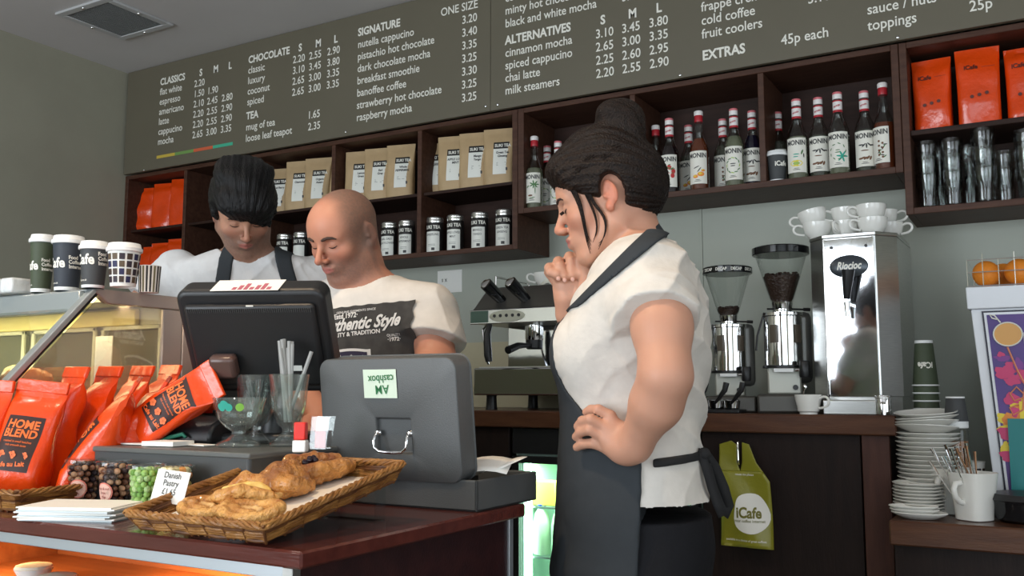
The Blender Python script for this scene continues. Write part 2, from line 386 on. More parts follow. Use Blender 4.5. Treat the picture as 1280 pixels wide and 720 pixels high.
tl = thing('side_counter', 'low walnut side counter on the right carrying plates and mugs', 'counter', (-.40, 2.75, 0))
bx(tl, 'worktop', -.402, 1.6, 2.752, WB-.001, .714, .780, m_counterw, .004)
bx(tl, 'front_panel', -.395, 1.6, 2.785, 2.805, 0, .714, m_panel)

# ------------------------------------------------------------------ pouches and bags
def pouch(w, h, t, crimp=.02, wrinkle=0, seed=0, nu=20, nv=16, topw=1.0, botw=.93, pw=.8):
    """stand-up bag: flat gusseted foot, pinched sealed top. returns the mesh and its front surface y(x, z)"""
    r = np.random.default_rng(seed); ph = r.uniform(0, 6.28, 12); fr = r.uniform(20, 70, 12)
    def half(z):
        v = min(1, max(0, z/h)); vc = 1-crimp/h
        if v > vc: return .0018
        return max(.0018, t/2*(1-(v/vc)**2.2)**pw*(.82+.18*min(1, v*8)))
    def wd(z):
        v = z/h; return w/2*(botw+(topw-botw)*min(1, v*1.2)-.03*math.sin(PI*min(1, v)))
    def wr(x, z, s=1):
        if not wrinkle: return 0
        q = sum(math.sin(fr[i]*(x*math.cos(ph[i])+z*math.sin(ph[i]))+ph[(i+3) % 12]) for i in range(6))
        return wrinkle*q*s*min(1, half(z)/.006)
    def front(x, z):
        a = min(1, abs(x)/wd(z)); return -(half(z)*(1-a**4)**.5 if a < 1 else 0)+wr(x, z)
    b = MB(); n = nu*2; v = []; f = []
    for j in range(nv+1):
        z = h*j/nv
        for i in range(n):
            a = 2*PI*i/n; c, s_ = math.cos(a), math.sin(a)
            x = wd(z)*math.copysign(abs(c)**.55, c); y = half(z)*math.copysign(abs(s_)**.6, s_)
            v.append((x, y+wr(x, z, 1 if s_ < 0 else -1), z))
    for j in range(nv):
        for i in range(n): f.append((j*n+i, j*n+(i+1) % n, (j+1)*n+(i+1) % n, (j+1)*n+i))
    f.append(tuple(reversed(range(n)))); f.append(tuple(nv*n+i for i in range(n)))
    b.add(v, f); return b, front
def patch(front, x0, x1, z0, z1, off=.0007, n=8, mi=0, b=None):
    b = b or MB(); return b.grid(n, n, lambda u, v: (x0+(x1-x0)*u, front(x0+(x1-x0)*u, z0+(z1-z0)*v)-off, z0+(z1-z0)*v), mi)
def stext(front, s, size, x, z, off=.0014, bold=True, align='CENTER', b=None, mi=0, xs=.9, rot=0):
    b = b or MB(); v, f = text_data(s, size, bold, align, xs); c, sn = math.cos(rot), math.sin(rot)
    o = [(x+p[0]*c-p[1]*sn, 0, z+p[0]*sn+p[1]*c) for p in v]
    return b.add([(p[0], front(p[0], p[2])-off, p[2]) for p in o], f, mi)
def squig(front, x0, x1, z, n, b, dz=.006, th=.0013, mi=0, off=.0012):
    for k in range(n):
        zz = z-k*dz; e = x1-(x1-x0)*random.uniform(0, .35)
        b.add([(x, front(x, zq)-off, zq) for x, zq in ((x0, zz), (e, zz), (e, zz+th), (x0, zz+th))], [(0, 1, 2, 3)], mi)
    return b

TEA = ['Red Berry', 'Chamomile', 'Organic\nAssam', 'Rooibos', 'Lemon\nGrass', 'Earl\nGrey', 'Whole\nPEPPERMINT', 'DARJEELING', 'APPLE LOVES\nMINT', 'Mango\nTango', 'Green Tea\nGinseng']
kb, kfront = pouch(.142, .255, .07, .022, .0006, 3)
kmesh = kb.mesh('pouch', m_kraft)
klab = patch(kfront, -.020, .060, .048, .162).mesh('front_label', m_lwht)
ktop = patch(kfront, -.020, .060, .162, .192).mesh('label_band', m_lblk)
kbr = stext(kfront, 'SUKI TEA', .0190, .021, .170, off=.0022).mesh('lettering', m_chalk, False)
m_ink = mat('ink', (.05, .05, .05), .6)
def tea_bag(i, x, y, rot, lbl, h=1):
    t = thing('tea_bag', lbl, 'tea bag', (x, y, ZG), rot, 'brown paper tea bags on the left shelf unit')
    p = link('pouch', kmesh, t); link('front_label', klab, t); link('label_band', ktop, t); link('brand_lettering', kbr, t)
    b = MB(); 
    for k, s in enumerate(TEA[i].split('\n')): stext(kfront, s, .0145, .021, .140-.016*k, b=b)
    squig(kfront, -.004, .05, .098, 3, b); b.box(.03, .045, kfront(.04, .075)-.0012, kfront(.04, .075)-.0010, .063, .076)
    b.build('lettering', m_ink, t, smooth=False)
    p.scale = (1, 1, h); return t
tl_ = ['first', 'second', 'third', 'fourth']
spec = [(3, -3.24, 'kraft tea bag labelled Red Berry beside the dark haired man'), ]
k = 0
def wx(px, Y=3.36, py=200): return float(at(px, py, Y=Y)[0])
lst = [(0, 349, 'left kraft tea bag beside the dark haired man, labelled Red Berry'), (1, 375, 'kraft tea bag labelled Chamomile beside the dark haired man'), (2, 399, 'kraft tea bag against the divider just left of the bald man'),
       (3, 427, 'kraft tea bag hard against the left divider above the bald head'), (4, 450, 'kraft tea bag second from the left divider above the bald head'), (5, 474, 'kraft tea bag third from the left divider above the bald head'), (6, 502, 'kraft tea bag labelled Whole Peppermint'),
       (7, 543, 'kraft tea bag labelled Darjeeling, leftmost above the four tins'), (8, 567, 'kraft tea bag labelled Apple Loves Mint'), (9, 594, 'kraft tea bag labelled Mango Tango'), (10, 625, 'kraft tea bag labelled Green Tea Ginseng near the shelf end')]
for i, px_, l in lst:
    yy = {3: 3.43, 0: 3.43, 7: 3.42}.get(i, 3.385)
    tea_bag(i, wx(px_, yy)-.003, yy, math.radians(14), l, .97 if i in (0, 7) else 1)
tb = tea_bag(0, wx(353, 3.50)+.0, 3.525, .1, 'kraft tea bag standing behind the Red Berry one', 1.03)

# ------------------------------------------------------------------ tea tins
m_tin = mat('tin_black', (.02, .018, .017), .35); m_tinlid = mat('tin_lid', (.70, .69, .66), .22, .9)
TN = MB().lathe([(.036, 0), (.0365, .003), (.0365, .132), (.036, .134)], 28).mesh('tin_body', m_tin)
TLd = MB().lathe([(.0372, 0), (.0378, .004), (.0378, .012), (.0372, .014), (.0378, .016), (.0378, .021), (.036, .024), (.012, .024), (.010, .028), (.0, .028)], 28).mesh('lid', m_tinlid)
def cyl(r, a0, a1, z0, z1, n=14, off=0):
    return MB().grid(n, 2, lambda u, v: ((r+off)*math.sin(a0+(a1-a0)*u), -(r+off)*math.cos(a0+(a1-a0)*u), z0+(z1-z0)*v))
TLb = cyl(.0365, -.95, .95, .004, .094, off=.0006).mesh('front_label', m_lwht)
TBr = text(MB(), 'SUKI TEA', .021, T(0, 0, .106), True, 'CENTER', .9, wrap=.0374).mesh('brand_lettering', m_chalk, False)
tins = [(355, ['', ''], 'tea tin mostly hidden beside the bald head, left one'), (376, ['', ''], 'tea tin just left of the bald head'),
        (486, ['EARL GREY', 'BLUE FLOWER'], 'black tea tin labelled Earl Grey Blue Flower'), (508, ['WHOLE', 'PEPPERMINT'], 'black tea tin labelled Peppermint against the divider'),
        (543, ['DARJEELING', ''], 'black tea tin labelled Darjeeling'), (568.5, ['APPLE LOVES', 'MINT'], 'black tea tin labelled Apple Loves Mint'),
        (599, ['MANGO', 'TANGO'], 'black tea tin labelled Mango Tango'), (629.5, ['GREEN TEA', 'GINSENG'], 'black tea tin labelled Green Tea Ginseng')]
for px_, w_, l in tins:
    t = thing('tea_tin', l, 'tea tin', (wx(px_, 3.355, 290), 3.36, 1.730), math.radians(12), 'black and silver tea tins')
    link('tin_body', TN, t); link('lid', TLd, t, (0, 0, .134)); link('front_label', TLb, t); link('brand_lettering', TBr, t)
    b = MB()
    for k, s in enumerate(w_): text(b, s, .0135, T(0, 0, .076-.018*k), False, 'CENTER', .85, wrap=.0375)
    for k in range(2):
        for z in (.036, .030): 
            b.add(*[(g.v, g.f) for g in [cyl(.0365, -.5, .4-.2*k, z, z+.0012, 6, .0012)]][0])
    b.add(*[(g.v, g.f) for g in [cyl(.0365, -.05, .35, .010, .022, 6, .0012)]][0])
    b.build('lettering', m_ink, t, smooth=False)

# ------------------------------------------------------------------ orange foil coffee bags
m_foil = mat('orange_foil', (.74, .060, .004), .26, var=.10, vscale=12, bump=.75, bscale=14, coat=.2, spec=.6)
m_foild = mat('foil_print_dark', (.10, .02, .012), .5); m_foilp = mat('foil_print_orange', (.85, .16, .03), .5)
def shelf_bag(x, y, z, w, h, rot, lbl, seed, grp, logo=False):
    b, fr_ = pouch(w, h, .075, .02, .0022, seed, topw=1.0, botw=.95, pw=.5)
    t = thing('coffee_bag', lbl, 'coffee bag', (x, y, z), rot, grp)
    b.build('foil_bag', m_foil, t)
    if logo:
        b = MB(); stext(fr_, 'iCafe', .022, -.02, h*.72, b=b, off=.003); b.box(.012, w*.38, fr_(.03, h*.735)-.003, fr_(.03, h*.735)-.0028, h*.735, h*.738)
        for k in range(3): b.lathe([(.0, 0), (.006, 0)], 10, mi=0, M=T(-.02+.022*k, fr_(0, h*.36)-.003, h*.36+.004*k) @ RX(PI/2), caps=False)
        b.build('lettering', m_foild, t, smooth=False)
    return t
g_ = 'orange coffee bags on the right shelf unit'
shelf_bag(-.297, 3.40, 1.996, .125, .262, -.05, 'orange foil coffee bag leftmost on the right shelf unit', 11, g_, True)
shelf_bag(-.155, 3.385, 1.996, .135, .27, .04, 'orange foil coffee bag in the middle of the right shelf, tallest', 12, g_, True)
shelf_bag(-.015, 3.41, 1.996, .125, .255, 0, 'orange foil coffee bag on the right shelf cut by the picture edge', 13, g_, True)
g_ = 'orange coffee bags on the far left shelf'
for i, (px_, l) in enumerate(((181, 'orange foil bag nearest the wall on the upper far left shelf'), (204, 'middle orange foil bag on the upper far left shelf'), (226, 'orange foil bag beside the divider on the upper far left shelf'))):
    shelf_bag(wx(px_, 3.40, 250), 3.41, ZG, .140, .25+.01*i, .25, l, 21+i, g_)
for i, (px_, l) in enumerate(((181, 'orange foil bag nearest the wall on the lower far left shelf'), (203, 'middle orange foil bag on the lower far left shelf'), (224, 'orange foil bag beside the divider on the lower far left shelf'))):
    shelf_bag(wx(px_, 3.42, 310), 3.42, 1.730, .14, .19+.012*i, .2, l, 31+i, g_)

# ------------------------------------------------------------------ syrup bottles
BOT = [(.0, .0), (.033, .0), (.0365, .004), (.0365, .150), (.035, .163), (.029, .182), (.020, .203), (.0150, .222), (.0135, .245), (.0135, .272), (.0, .272)]
bmesh_ = MB().lathe(BOT[1:-1], 24, caps=True).mesh('bottle_glass', m_glassd)
m_cw = mat('cap_white', (.78, .74, .72), .35); m_cr = mat('cap_red', (.42, .02, .03), .35); m_cpk = mat('cap_pink', (.62, .16, .18), .4)
capA = MB().lathe([(.0155, .266), (.0160, .268), (.0160, .290), (.0155, .291)], 18).lathe([(.0165, .291), (.0172, .293), (.0172, .306), (.015, .309), (0, .309)], 18, mi=1).mesh('cap', [m_cr, m_cw])
capB = MB().lathe([(.0158, .272), (.0163, .274), (.0163, .289)], 18, caps=True).lathe([(.0164, .289), (.0164, .296), (.014, .298), (0, .298)], 18, mi=1).mesh('cap', [m_cw, m_cpk])
neckl = MB()
g = cyl(.0155, -1.9, 1.9, .232, .262, 16, .0008); neckl.add(g.v, g.f, 0)
g = cyl(.0155, -1.9, 1.9, .224, .232, 16, .0008); neckl.add(g.v, g.f, 1)
g = cyl(.0155, -1.9, 1.9, .262, .267, 16, .0008); neckl.add(g.v, g.f, 1)
necklm = neckl.mesh('neck_label', [m_cw, m_cr])
neckt = text(MB(), 'MONIN', .009, T(0, 0, .243) @ RY(-.25), True, 'CENTER', .8, wrap=.0168).mesh('neck_lettering', m_cr, False)
flabel = cyl(.0365, -1.02, 1.02, .022, .148, 16, .0007).mesh('front_label', mat('syrup_label', (.76, .74, .66), .5))
flt = text(MB(), 'MONIN', .0245, T(0, 0, .122), True, 'CENTER', .85, wrap=.0378).mesh('brand_lettering', m_ink, False)
cc = {'r': (.50, .03, .03), 'g': (.06, .17, .05), 'y': (.75, .62, .06), 'o': (.78, .26, .04), 'b': (.16, .07, .03), 'k': (.03, .03, .03), 't': (.02, .35, .25), 'l': (.35, .50, .10)}
PM = {k: mat('print_'+k, v, .5) for k, v in cc.items()}; PK = list(cc)
def art(kind, seed):
    r = random.Random(seed); b = MB()
    def disc(x, z, rx, rz, c, rot=0, n=9):
        v = [(x, z)]+[(x+rx*math.cos(2*PI*i/n)*math.cos(rot)-rz*math.sin(2*PI*i/n)*math.sin(rot), z+rx*math.cos(2*PI*i/n)*math.sin(rot)+rz*math.sin(2*PI*i/n)*math.cos(rot)) for i in range(n)]
        lay = .0379+len(b.f)*1e-6
        b.add([(lay*math.sin(p[0]/.0365), -lay*math.cos(p[0]/.0365), p[1]) for p in v], [(0, i+1, (i+1) % n+1) for i in range(n)], PK.index(c))
    def leaf(x, z, l, a, c='g'): disc(x, z, l, l*.28, c, a)
    if kind == 'palm':
        for a in range(7): leaf(.010+.011*math.cos(a*.9), .098+.008*math.sin(a*.9), .010, a*.9)
        disc(.014, .078, .0018, .02, 'g'); disc(-.006, .052, .010, .004, 'b'); leaf(-.018, .09, .008, .6); disc(.0, .042, .015, .002, 'g', .2)
    elif kind == 'straw':
        for x, z in ((-.013, .058), (.018, .066), (.006, .098), (.021, .082)): disc(x, z, .008, .010, 'r', r.uniform(-.5, .5)); leaf(x, z+.010, .006, .3)
        for a in range(5): leaf(-.02+.009*a, .104-.003*a, .008, a)
        disc(.0, .075, .010, .0015, 'r', .2)
    elif kind == 'orange':
        for x, z, q in ((.012, .058, .013), (-.008, .05, .010), (.020, .072, .007)): disc(x, z, q, q*.7, 'o'); disc(x-.002, z+.002, q*.5, q*.35, 'y')
        disc(-.004, .085, .012, .0018, 'k', .4); disc(.006, .075, .012, .0018, 'k', .9)
    elif kind == 'lemon':
        disc(.0, .055, .022, .012, 'y'); disc(.0, .055, .012, .006, 'l'); leaf(.020, .095, .010, 1.2); leaf(.026, .083, .008, 1.6, 'k'); disc(0, .088, .011, .002, 't'); disc(-.002, .079, .009, .0018, 't')
    elif kind == 'mint':
        for a in range(6): leaf(.014+.009*math.cos(a), .060+.010*math.sin(a), .011, a, 't')
        for a in range(9): leaf(.026*math.cos(a*.7), .078+.028*math.sin(a*.7), .006, a*.7+1.3)
        disc(0, .075, .010, .0018, 'g'); disc(0, .083, .008, .0016, 'g')
    elif kind == 'brown':
        for a in range(5): disc(-.014+.008*a, .050+.002*(a % 2), .008, .0035, 'b', .3*a)
        for a in range(5): leaf(-.012+.009*a, .098-.002*(a % 3), .009, a*.8, 'k')
        disc(0, .078, .013, .002, 'b')
    elif kind == 'hazel':
        for a in range(8): leaf(.014+.010*math.cos(a*.8), .085-.006*a, .007, a, 'g' if a % 2 else 'k'); disc(.004+.012*(a % 2), .098-.008*a, .004, .004, 'b')
    else:
        for a in range(12): leaf(.024*math.cos(a*.52), .076+.028*math.sin(a*.52), .007, a*.52+1.3, 'g' if a % 3 else 'l')
        disc(0, .082, .011, .002, 'k'); disc(0, .074, .009, .0018, 'k')
    disc(0, .032, .014, .0012, 'k'); disc(0, .037, .010, .001, 'k')
    return b.mesh('label_print', [PM[k] for k in PK], False)
LQ = {'clear': thin_glass('syrup_clear', (.75, .77, .70), .05, .03, .22, (.30, .32, .25)), 'amber': mat('syrup_amber', (.16, .035, .012), .12, coat=.3),
      'dark': mat('syrup_dark', (.018, .010, .012), .12), 'red': mat('syrup_red', (.10, .012, .010), .12), 'pale': thin_glass('syrup_pale', (.7, .72, .6), .05, .03, .4, (.42, .44, .30)), 'brown': mat('syrup_brown', (.06, .022, .012), .12), 'blue': mat('syrup_violet', (.012, .010, .030), .12)}
lqm = {}
def liquid(c, top):
    if (c, top) not in lqm:
        pr = [(r*.93, z) for r, z in BOT[1:] if z < top-.004]; pr = pr+[(max(.011, np.interp(top, [z for r, z in BOT[2:]], [r for r, z in BOT[2:]])*.93), top)]
        lqm[(c, top)] = MB().lathe(pr, 20).mesh('syrup', LQ[c])
    return lqm[(c, top)]
def syrup(px_, y, kind, c, top, capk, lbl, rot=0, dz=0):
    x = wx(px_, y, 190)
    face = math.atan2(x, y)   # label turned roughly towards the room
    t = thing('syrup_bottle', lbl, 'syrup bottle', (x, y, 1.877), -face*.35+rot, 'flavoured syrup bottles on the middle shelf unit')
    link('bottle_glass', bmesh_, t); link('syrup', liquid(c, top), t)
    fl = link('front_label', flabel, t); link('brand_lettering', flt, fl); link('label_print', art(kind, int(px_)), fl)
    link('cap', capA if capk == 'A' else capB, t)
    if capk == 'B': n_ = link('neck_label', necklm, t); link('neck_lettering', neckt, n_)
    return t
FY, RY_ = 3.350, 3.475
syrup(668, FY, 'palm', 'pale', .17, 'A', 'syrup bottle with palm tree label and red ringed white cap, nearest the tea shelf')
syrup(684, RY_, 'green', 'brown', .2, 'B', 'syrup bottle behind the palm tree one, pink cap')
syrup(697.5, 3.43, 'green', 'clear', .18, 'B', 'syrup bottle half hidden by the front of the woman\'s hair')
syrup(716, RY_, 'green', 'clear', .18, 'B', 'syrup bottle behind the woman\'s hair with only its cap showing')
syrup(820, 3.45, 'lemon', 'dark', .16, 'A', 'syrup bottle with green fruit label directly behind the woman\'s bun')
syrup(837, FY, 'straw', 'dark', .185, 'B', 'dark syrup bottle with strawberries on the label')
syrup(861, RY_, 'orange', 'clear', .17, 'B', 'syrup bottle behind and left of the apricot label bottle')
syrup(874, FY, 'orange', 'amber', .20, 'A', 'amber syrup bottle with orange fruit label and white cap')
syrup(904, 3.46, 'hazel', 'clear', .19, 'B', 'syrup bottle just behind the round leaf wreath bottle')
syrup(918, FY, 'green', 'pale', .19, 'B', 'pale syrup bottle with a leaf wreath label')
syrup(941, 3.41, 'brown', 'blue', .20, 'B', 'very dark syrup bottle against the second divider')
syrup(973, RY_, 'green', 'clear', .18, 'B', 'syrup bottle standing behind the charcoal paper cup')
syrup(997, FY, 'lemon', 'pale', .155, 'B', 'syrup bottle with a yellow lemon label')
syrup(1024.5, 3.37, 'brown', 'clear', .155, 'B', 'syrup bottle with dark leaves and brown pods on the label, right of the lemon one')
syrup(1049, FY-.008, 'mint', 'pale', .13, 'B', 'syrup bottle with a teal mint leaf label')
syrup(1082.5, 3.375, 'brown', 'clear', .155, 'B', 'syrup bottle with brown and green nut label, second from the right end')
syrup(1106.5, FY, 'hazel', 'amber', .165, 'A', 'amber syrup bottle at the right end with white cap and turned label', -.55)

# ------------------------------------------------------------------ paper cups
def cup_prof(r0, r1, h): return [(r0, 0), (r0+.0005, .002), (r1, h), (r1+.0015, h+.001), (r1+.0015, h+.003), (r1-.001, h+.003), (r0-.001, .004)]
def lid_prof(r1, z): return [(r1+.001, z-.004), (r1+.0035, z-.003), (r1+.0035, z+.004), (r1+.001, z+.006), (r1-.001, z+.014), (r1-.006, z+.015), (r1-.008, z+.010), (0, z+.010)]
def paper_cup(nm, lbl, x, y, z, r0, r1, h, m, rot=0, lid=True, words=(), band=None, group=None, base=True, squares=False, tilt=0):
    t = thing(nm, lbl, 'paper cup', (x, y, z), (tilt, 0, rot), group)
    MB().lathe(cup_prof(r0, r1, h), 32, caps=False).lathe([(0, .004), (r0, .004)], 32, caps=False).build('cup_body', m, t)
    if base: g = MB().lathe([(r0+.0002, .0), (r0+.0009, .001), (r0+(r1-r0)*.07+.0009, h*.07)], 32, caps=False).build('base_ring', m_plas, t)
    if lid: MB().lathe(lid_prof(r1, h), 32, caps=False).build('lid', m_plas, t)
    rad = lambda zz: r0+(r1-r0)*zz/h+.0012
    if words:
        b = MB()
        for s, sz, xx, zz, bo in words: text(b, s, sz, T(xx, 0, zz), bo, 'LEFT', .9, wrap=rad)
        b.build('lettering', m_chalk, t, smooth=False)
    if squares:
        cols = [mat('sq_%d' % i, c, .6) for i, c in enumerate(((.03, .02, .03), (.10, .07, .04), (.02, .02, .07), (.05, .03, .02)))]
        b = MB(); N_ = 13
        for j in range(4):
            for i in range(N_):
                a0 = 2*PI*i/N_; a1 = a0+2*PI/N_*.72; z0 = h*(.10+.205*j); z1 = z0+h*.165
                g = MB().grid(4, 2, lambda u, v: (rad(z0+(z1-z0)*v)*math.sin(a0+(a1-a0)*u), -rad(z0+(z1-z0)*v)*math.cos(a0+(a1-a0)*u), z0+(z1-z0)*v)); b.add(g.v, g.f, (i*7+j*3) % 4)
        b.build('square_print', cols, t)
    return t
m_char = mat('cup_charcoal', (.05, .053, .055), .6); m_green = mat('cup_green', (.055, .072, .04), .6); m_navy = mat('cup_navy', (.035, .042, .055), .6)
xx = wx(971, 3.34, 205)
paper_cup('paper_cup', 'charcoal paper cup with white lid and iCafe print among the syrup bottles', xx, 3.345, 1.877, .027, .037, .098, m_char, .35, words=(('iCafe', .024, -.012, .055, True), ('i', .02, -.05, .045, False)))

# ------------------------------------------------------------------ tumblers
def tumbler_mesh(h, r0, r1, flutes):
    v = []; f = []; n = 48; prof = [(r0*.9, 0), (r0, .003), (r0+(r1-r0)*.1, h*.1), (r0+(r1-r0)*.6, h*.6), (r1, h*.66), (r1, h), (r1-.0022, h), (r1-.003, h*.68), (r0-.002+(r1-r0)*.5, h*.5), (r0-.003, .010)]
    for r, z in prof:
        for i in range(n):
            a = 2*PI*i/n; k = .001*math.cos(a*flutes) if .003 < z < h*.62 else 0; v.append(((r+k)*math.cos(a), (r+k)*math.sin(a), z))
    for j in range(len(prof)-1):
        for i in range(n): f.append((j*n+i, j*n+(i+1) % n, (j+1)*n+(i+1) % n, (j+1)*n+i))
    f.append(tuple(reversed(range(n)))); f.append(tuple((len(prof)-1)*n+i for i in range(n)))
    b = MB(); b.add(v, f); return b
tmesh = tumbler_mesh(.122, .026, .036, 12).mesh('glass_tumbler', m_glass)
gi = 0
names_ = {0: 'lowest', 1: 'middle', 2: 'topmost'}
for px_, y, n, w_ in ((1159, 3.36, 3, 'first'), (1191, 3.36, 3, 'second'), (1231, 3.345, 3, 'third and tallest'), (1256, 3.40, 2, 'fourth'), (1285, 3.36, 3, 'fifth'), (1175, 3.47, 3, 'back left'), (1212, 3.47, 3, 'back middle')):
    for j in range(n):
        o = link('glass_tumbler', tmesh, None, (wx(px_, y, 220), y, 1.732+.052*j+(.001*j)), (0, 0, j*.3))
        if n == 3 and px_ == 1231: o.location.z += .010*j
        tag(o, '%s clear tumbler of the %s stack on the right shelf unit' % (names_[j] if n == 3 else ('lower', 'upper')[j], w_), 'glass', 'nested glass tumblers on the right shelf')

# ------------------------------------------------------------------ white cups
def cupmesh(r=.048, h=.058, rb=.026):
    return MB().lathe([(rb*.8, .0), (rb, .0), (rb, .005), (rb+.006, .010), (r*.86, h*.42), (r*.97, h*.75), (r, h-.001), (r-.0012, h), (r-.003, h-.002), (r*.90, h*.6), (r*.72, h*.30), (rb*.6, .011), (0, .009)], 32).mesh('cup_bowl', m_white)
def handle_mesh(r, h, s=1):
    pts = [(r*.93, 0, h*.80), (r+.012*s, 0, h*.92), (r+.027*s, 0, h*.82), (r+.030*s, 0, h*.58), (r+.020*s, 0, h*.36), (r*.86, 0, h*.30)]
    P = []
    for i in range(len(pts)-1):
        for k in range(3): P.append(tuple(np.array(pts[i])*(1-k/3)+np.array(pts[i+1])*k/3))
    P.append(pts[-1]); P = smooth_pts(P)
    return MB().tube(P, .0042, 8).mesh('handle', m_white)
def smooth_pts(P, it=2):
    P = [np.array(p, float) for p in P]
    for _ in range(it): P = [P[0]]+[(P[i-1]+2*P[i]+P[i+1])/4 for i in range(1, len(P)-1)]+[P[-1]]
    return [tuple(p) for p in P]
cm_, hm_ = cupmesh(), handle_mesh(.048, .058)
def white_cup(x, y, z, rot, lbl, grp, tilt=(0, 0)):
    t = thing('coffee_cup', lbl, 'cup', (x, y, z), (tilt[0], tilt[1], rot), grp); link('cup_bowl', cm_, t); link('handle', hm_, t); return t

# ------------------------------------------------------------------ chocolate machine
MX, MY, MTOP = -.545, 3.10, 1.632
t = thing('hot_chocolate_dispenser', 'tall polished steel drink dispenser with a black tap lever', 'dispenser', (MX, MY, CZ))
oct_ = [(-.075, 0), (.088, 0), (.145, .07), (.150, .36), (-.128, .36), (-.128, .06)]
hz = MTOP-CZ
MB().prism([(x*.985, y+.003) for x, y in oct_], .055, hz-.012, 'z').build('casing', m_steel, t, smooth=False, bevel=.002)
MB().prism(oct_, hz-.012, hz, 'z').build('top_plate', m_steel, t, smooth=False, bevel=.002)
MB().prism(oct_, 0, .012, 'z').prism([(x*.95, y+.01) for x, y in oct_], .012, .055, 'z').build('base', m_steel, t, smooth=False)
MB().box(-.070, .083, -.004, .004, .058, hz-.018).build('front_panel', m_mirror, t, bevel=.002)
MB().box(-.070, -.066, -.007, .0, .056, hz-.016).box(.079, .083, -.007, 0, .056, hz-.016).box(-.07, .083, -.007, 0, .056, .062).build('panel_frame', m_chrome, t)
for x in (-.045, .060): MB().lathe([(.0, 0), (.005, 0), (.005, .003), (0, .003)], 12, M=T(x, -.004, hz-.045) @ RX(PI/2)).build('screw', m_black, t)
MB().box(-.080, .088, -.05, 0, .0, .045).build('drip_tray', m_steel, t, bevel=.003)
# raised oval badge with the maker's script
b = MB().lathe([(0, .004), (.054, .003), (.060, .0)], 32, M=T(.006, -.004, hz-.108) @ RX(PI/2) @ Matrix.Diagonal((1, .62, 1, 1)))
bd = b.build('badge', mat('badge_grey', (.06, .07, .08), .25, .5), t)
text(MB(), 'Riocioc', .034, T(.006, -.0082, hz-.117), True, 'CENTER', .72, shear=.3).build('badge_lettering', m_chalk, bd, smooth=False)
lv = MB().tube([(.006, -.060, .36), (.010, -.066, .40), (.016, -.070, .45)], [.010, .015, .020], 12).build('tap_lever', m_black, t)
MB().tube([(.004, 0, .345), (.004, -.055, .345)], .010, 12).tube([(.004, -.050, .35), (.004, -.052, .305)], [.010, .006], 12).build('tap', m_chrome, t)
cups_ = [(1021, 3.20, 0, PI+.2, 'white cup at the lower left on the steel dispenser', (0, 0)), (1056, 3.22, 0, -1.9, 'white cup in the lower middle on the dispenser', (0, 0)), (1090, 3.20, 0, PI+.6, 'white cup at the lower right on the dispenser', (0, 0)), (1110, 3.33, 0, -.2, 'white cup at the back right corner of the dispenser', (0, 0)),
         (1019, 3.20, 1, PI+.1, 'tilted white cup resting on the lower left cup', (0, .22)), (1057, 3.22, 1, PI+.3, 'white cup stacked in the middle on the dispenser', (0, 0)), (1089, 3.20, 1, PI+.5, 'topmost white cup stacked at the right on the dispenser', (0, 0)), (1104, 3.33, 1, -.1, 'white cup stacked at the back right of the dispenser', (0, 0))]
for px_, y, lv_, ro, l, ti in cups_:
    white_cup(wx(px_, y, 270), y, MTOP+.001+lv_*.044, ro, l, 'white cups on the steel dispenser', ti)

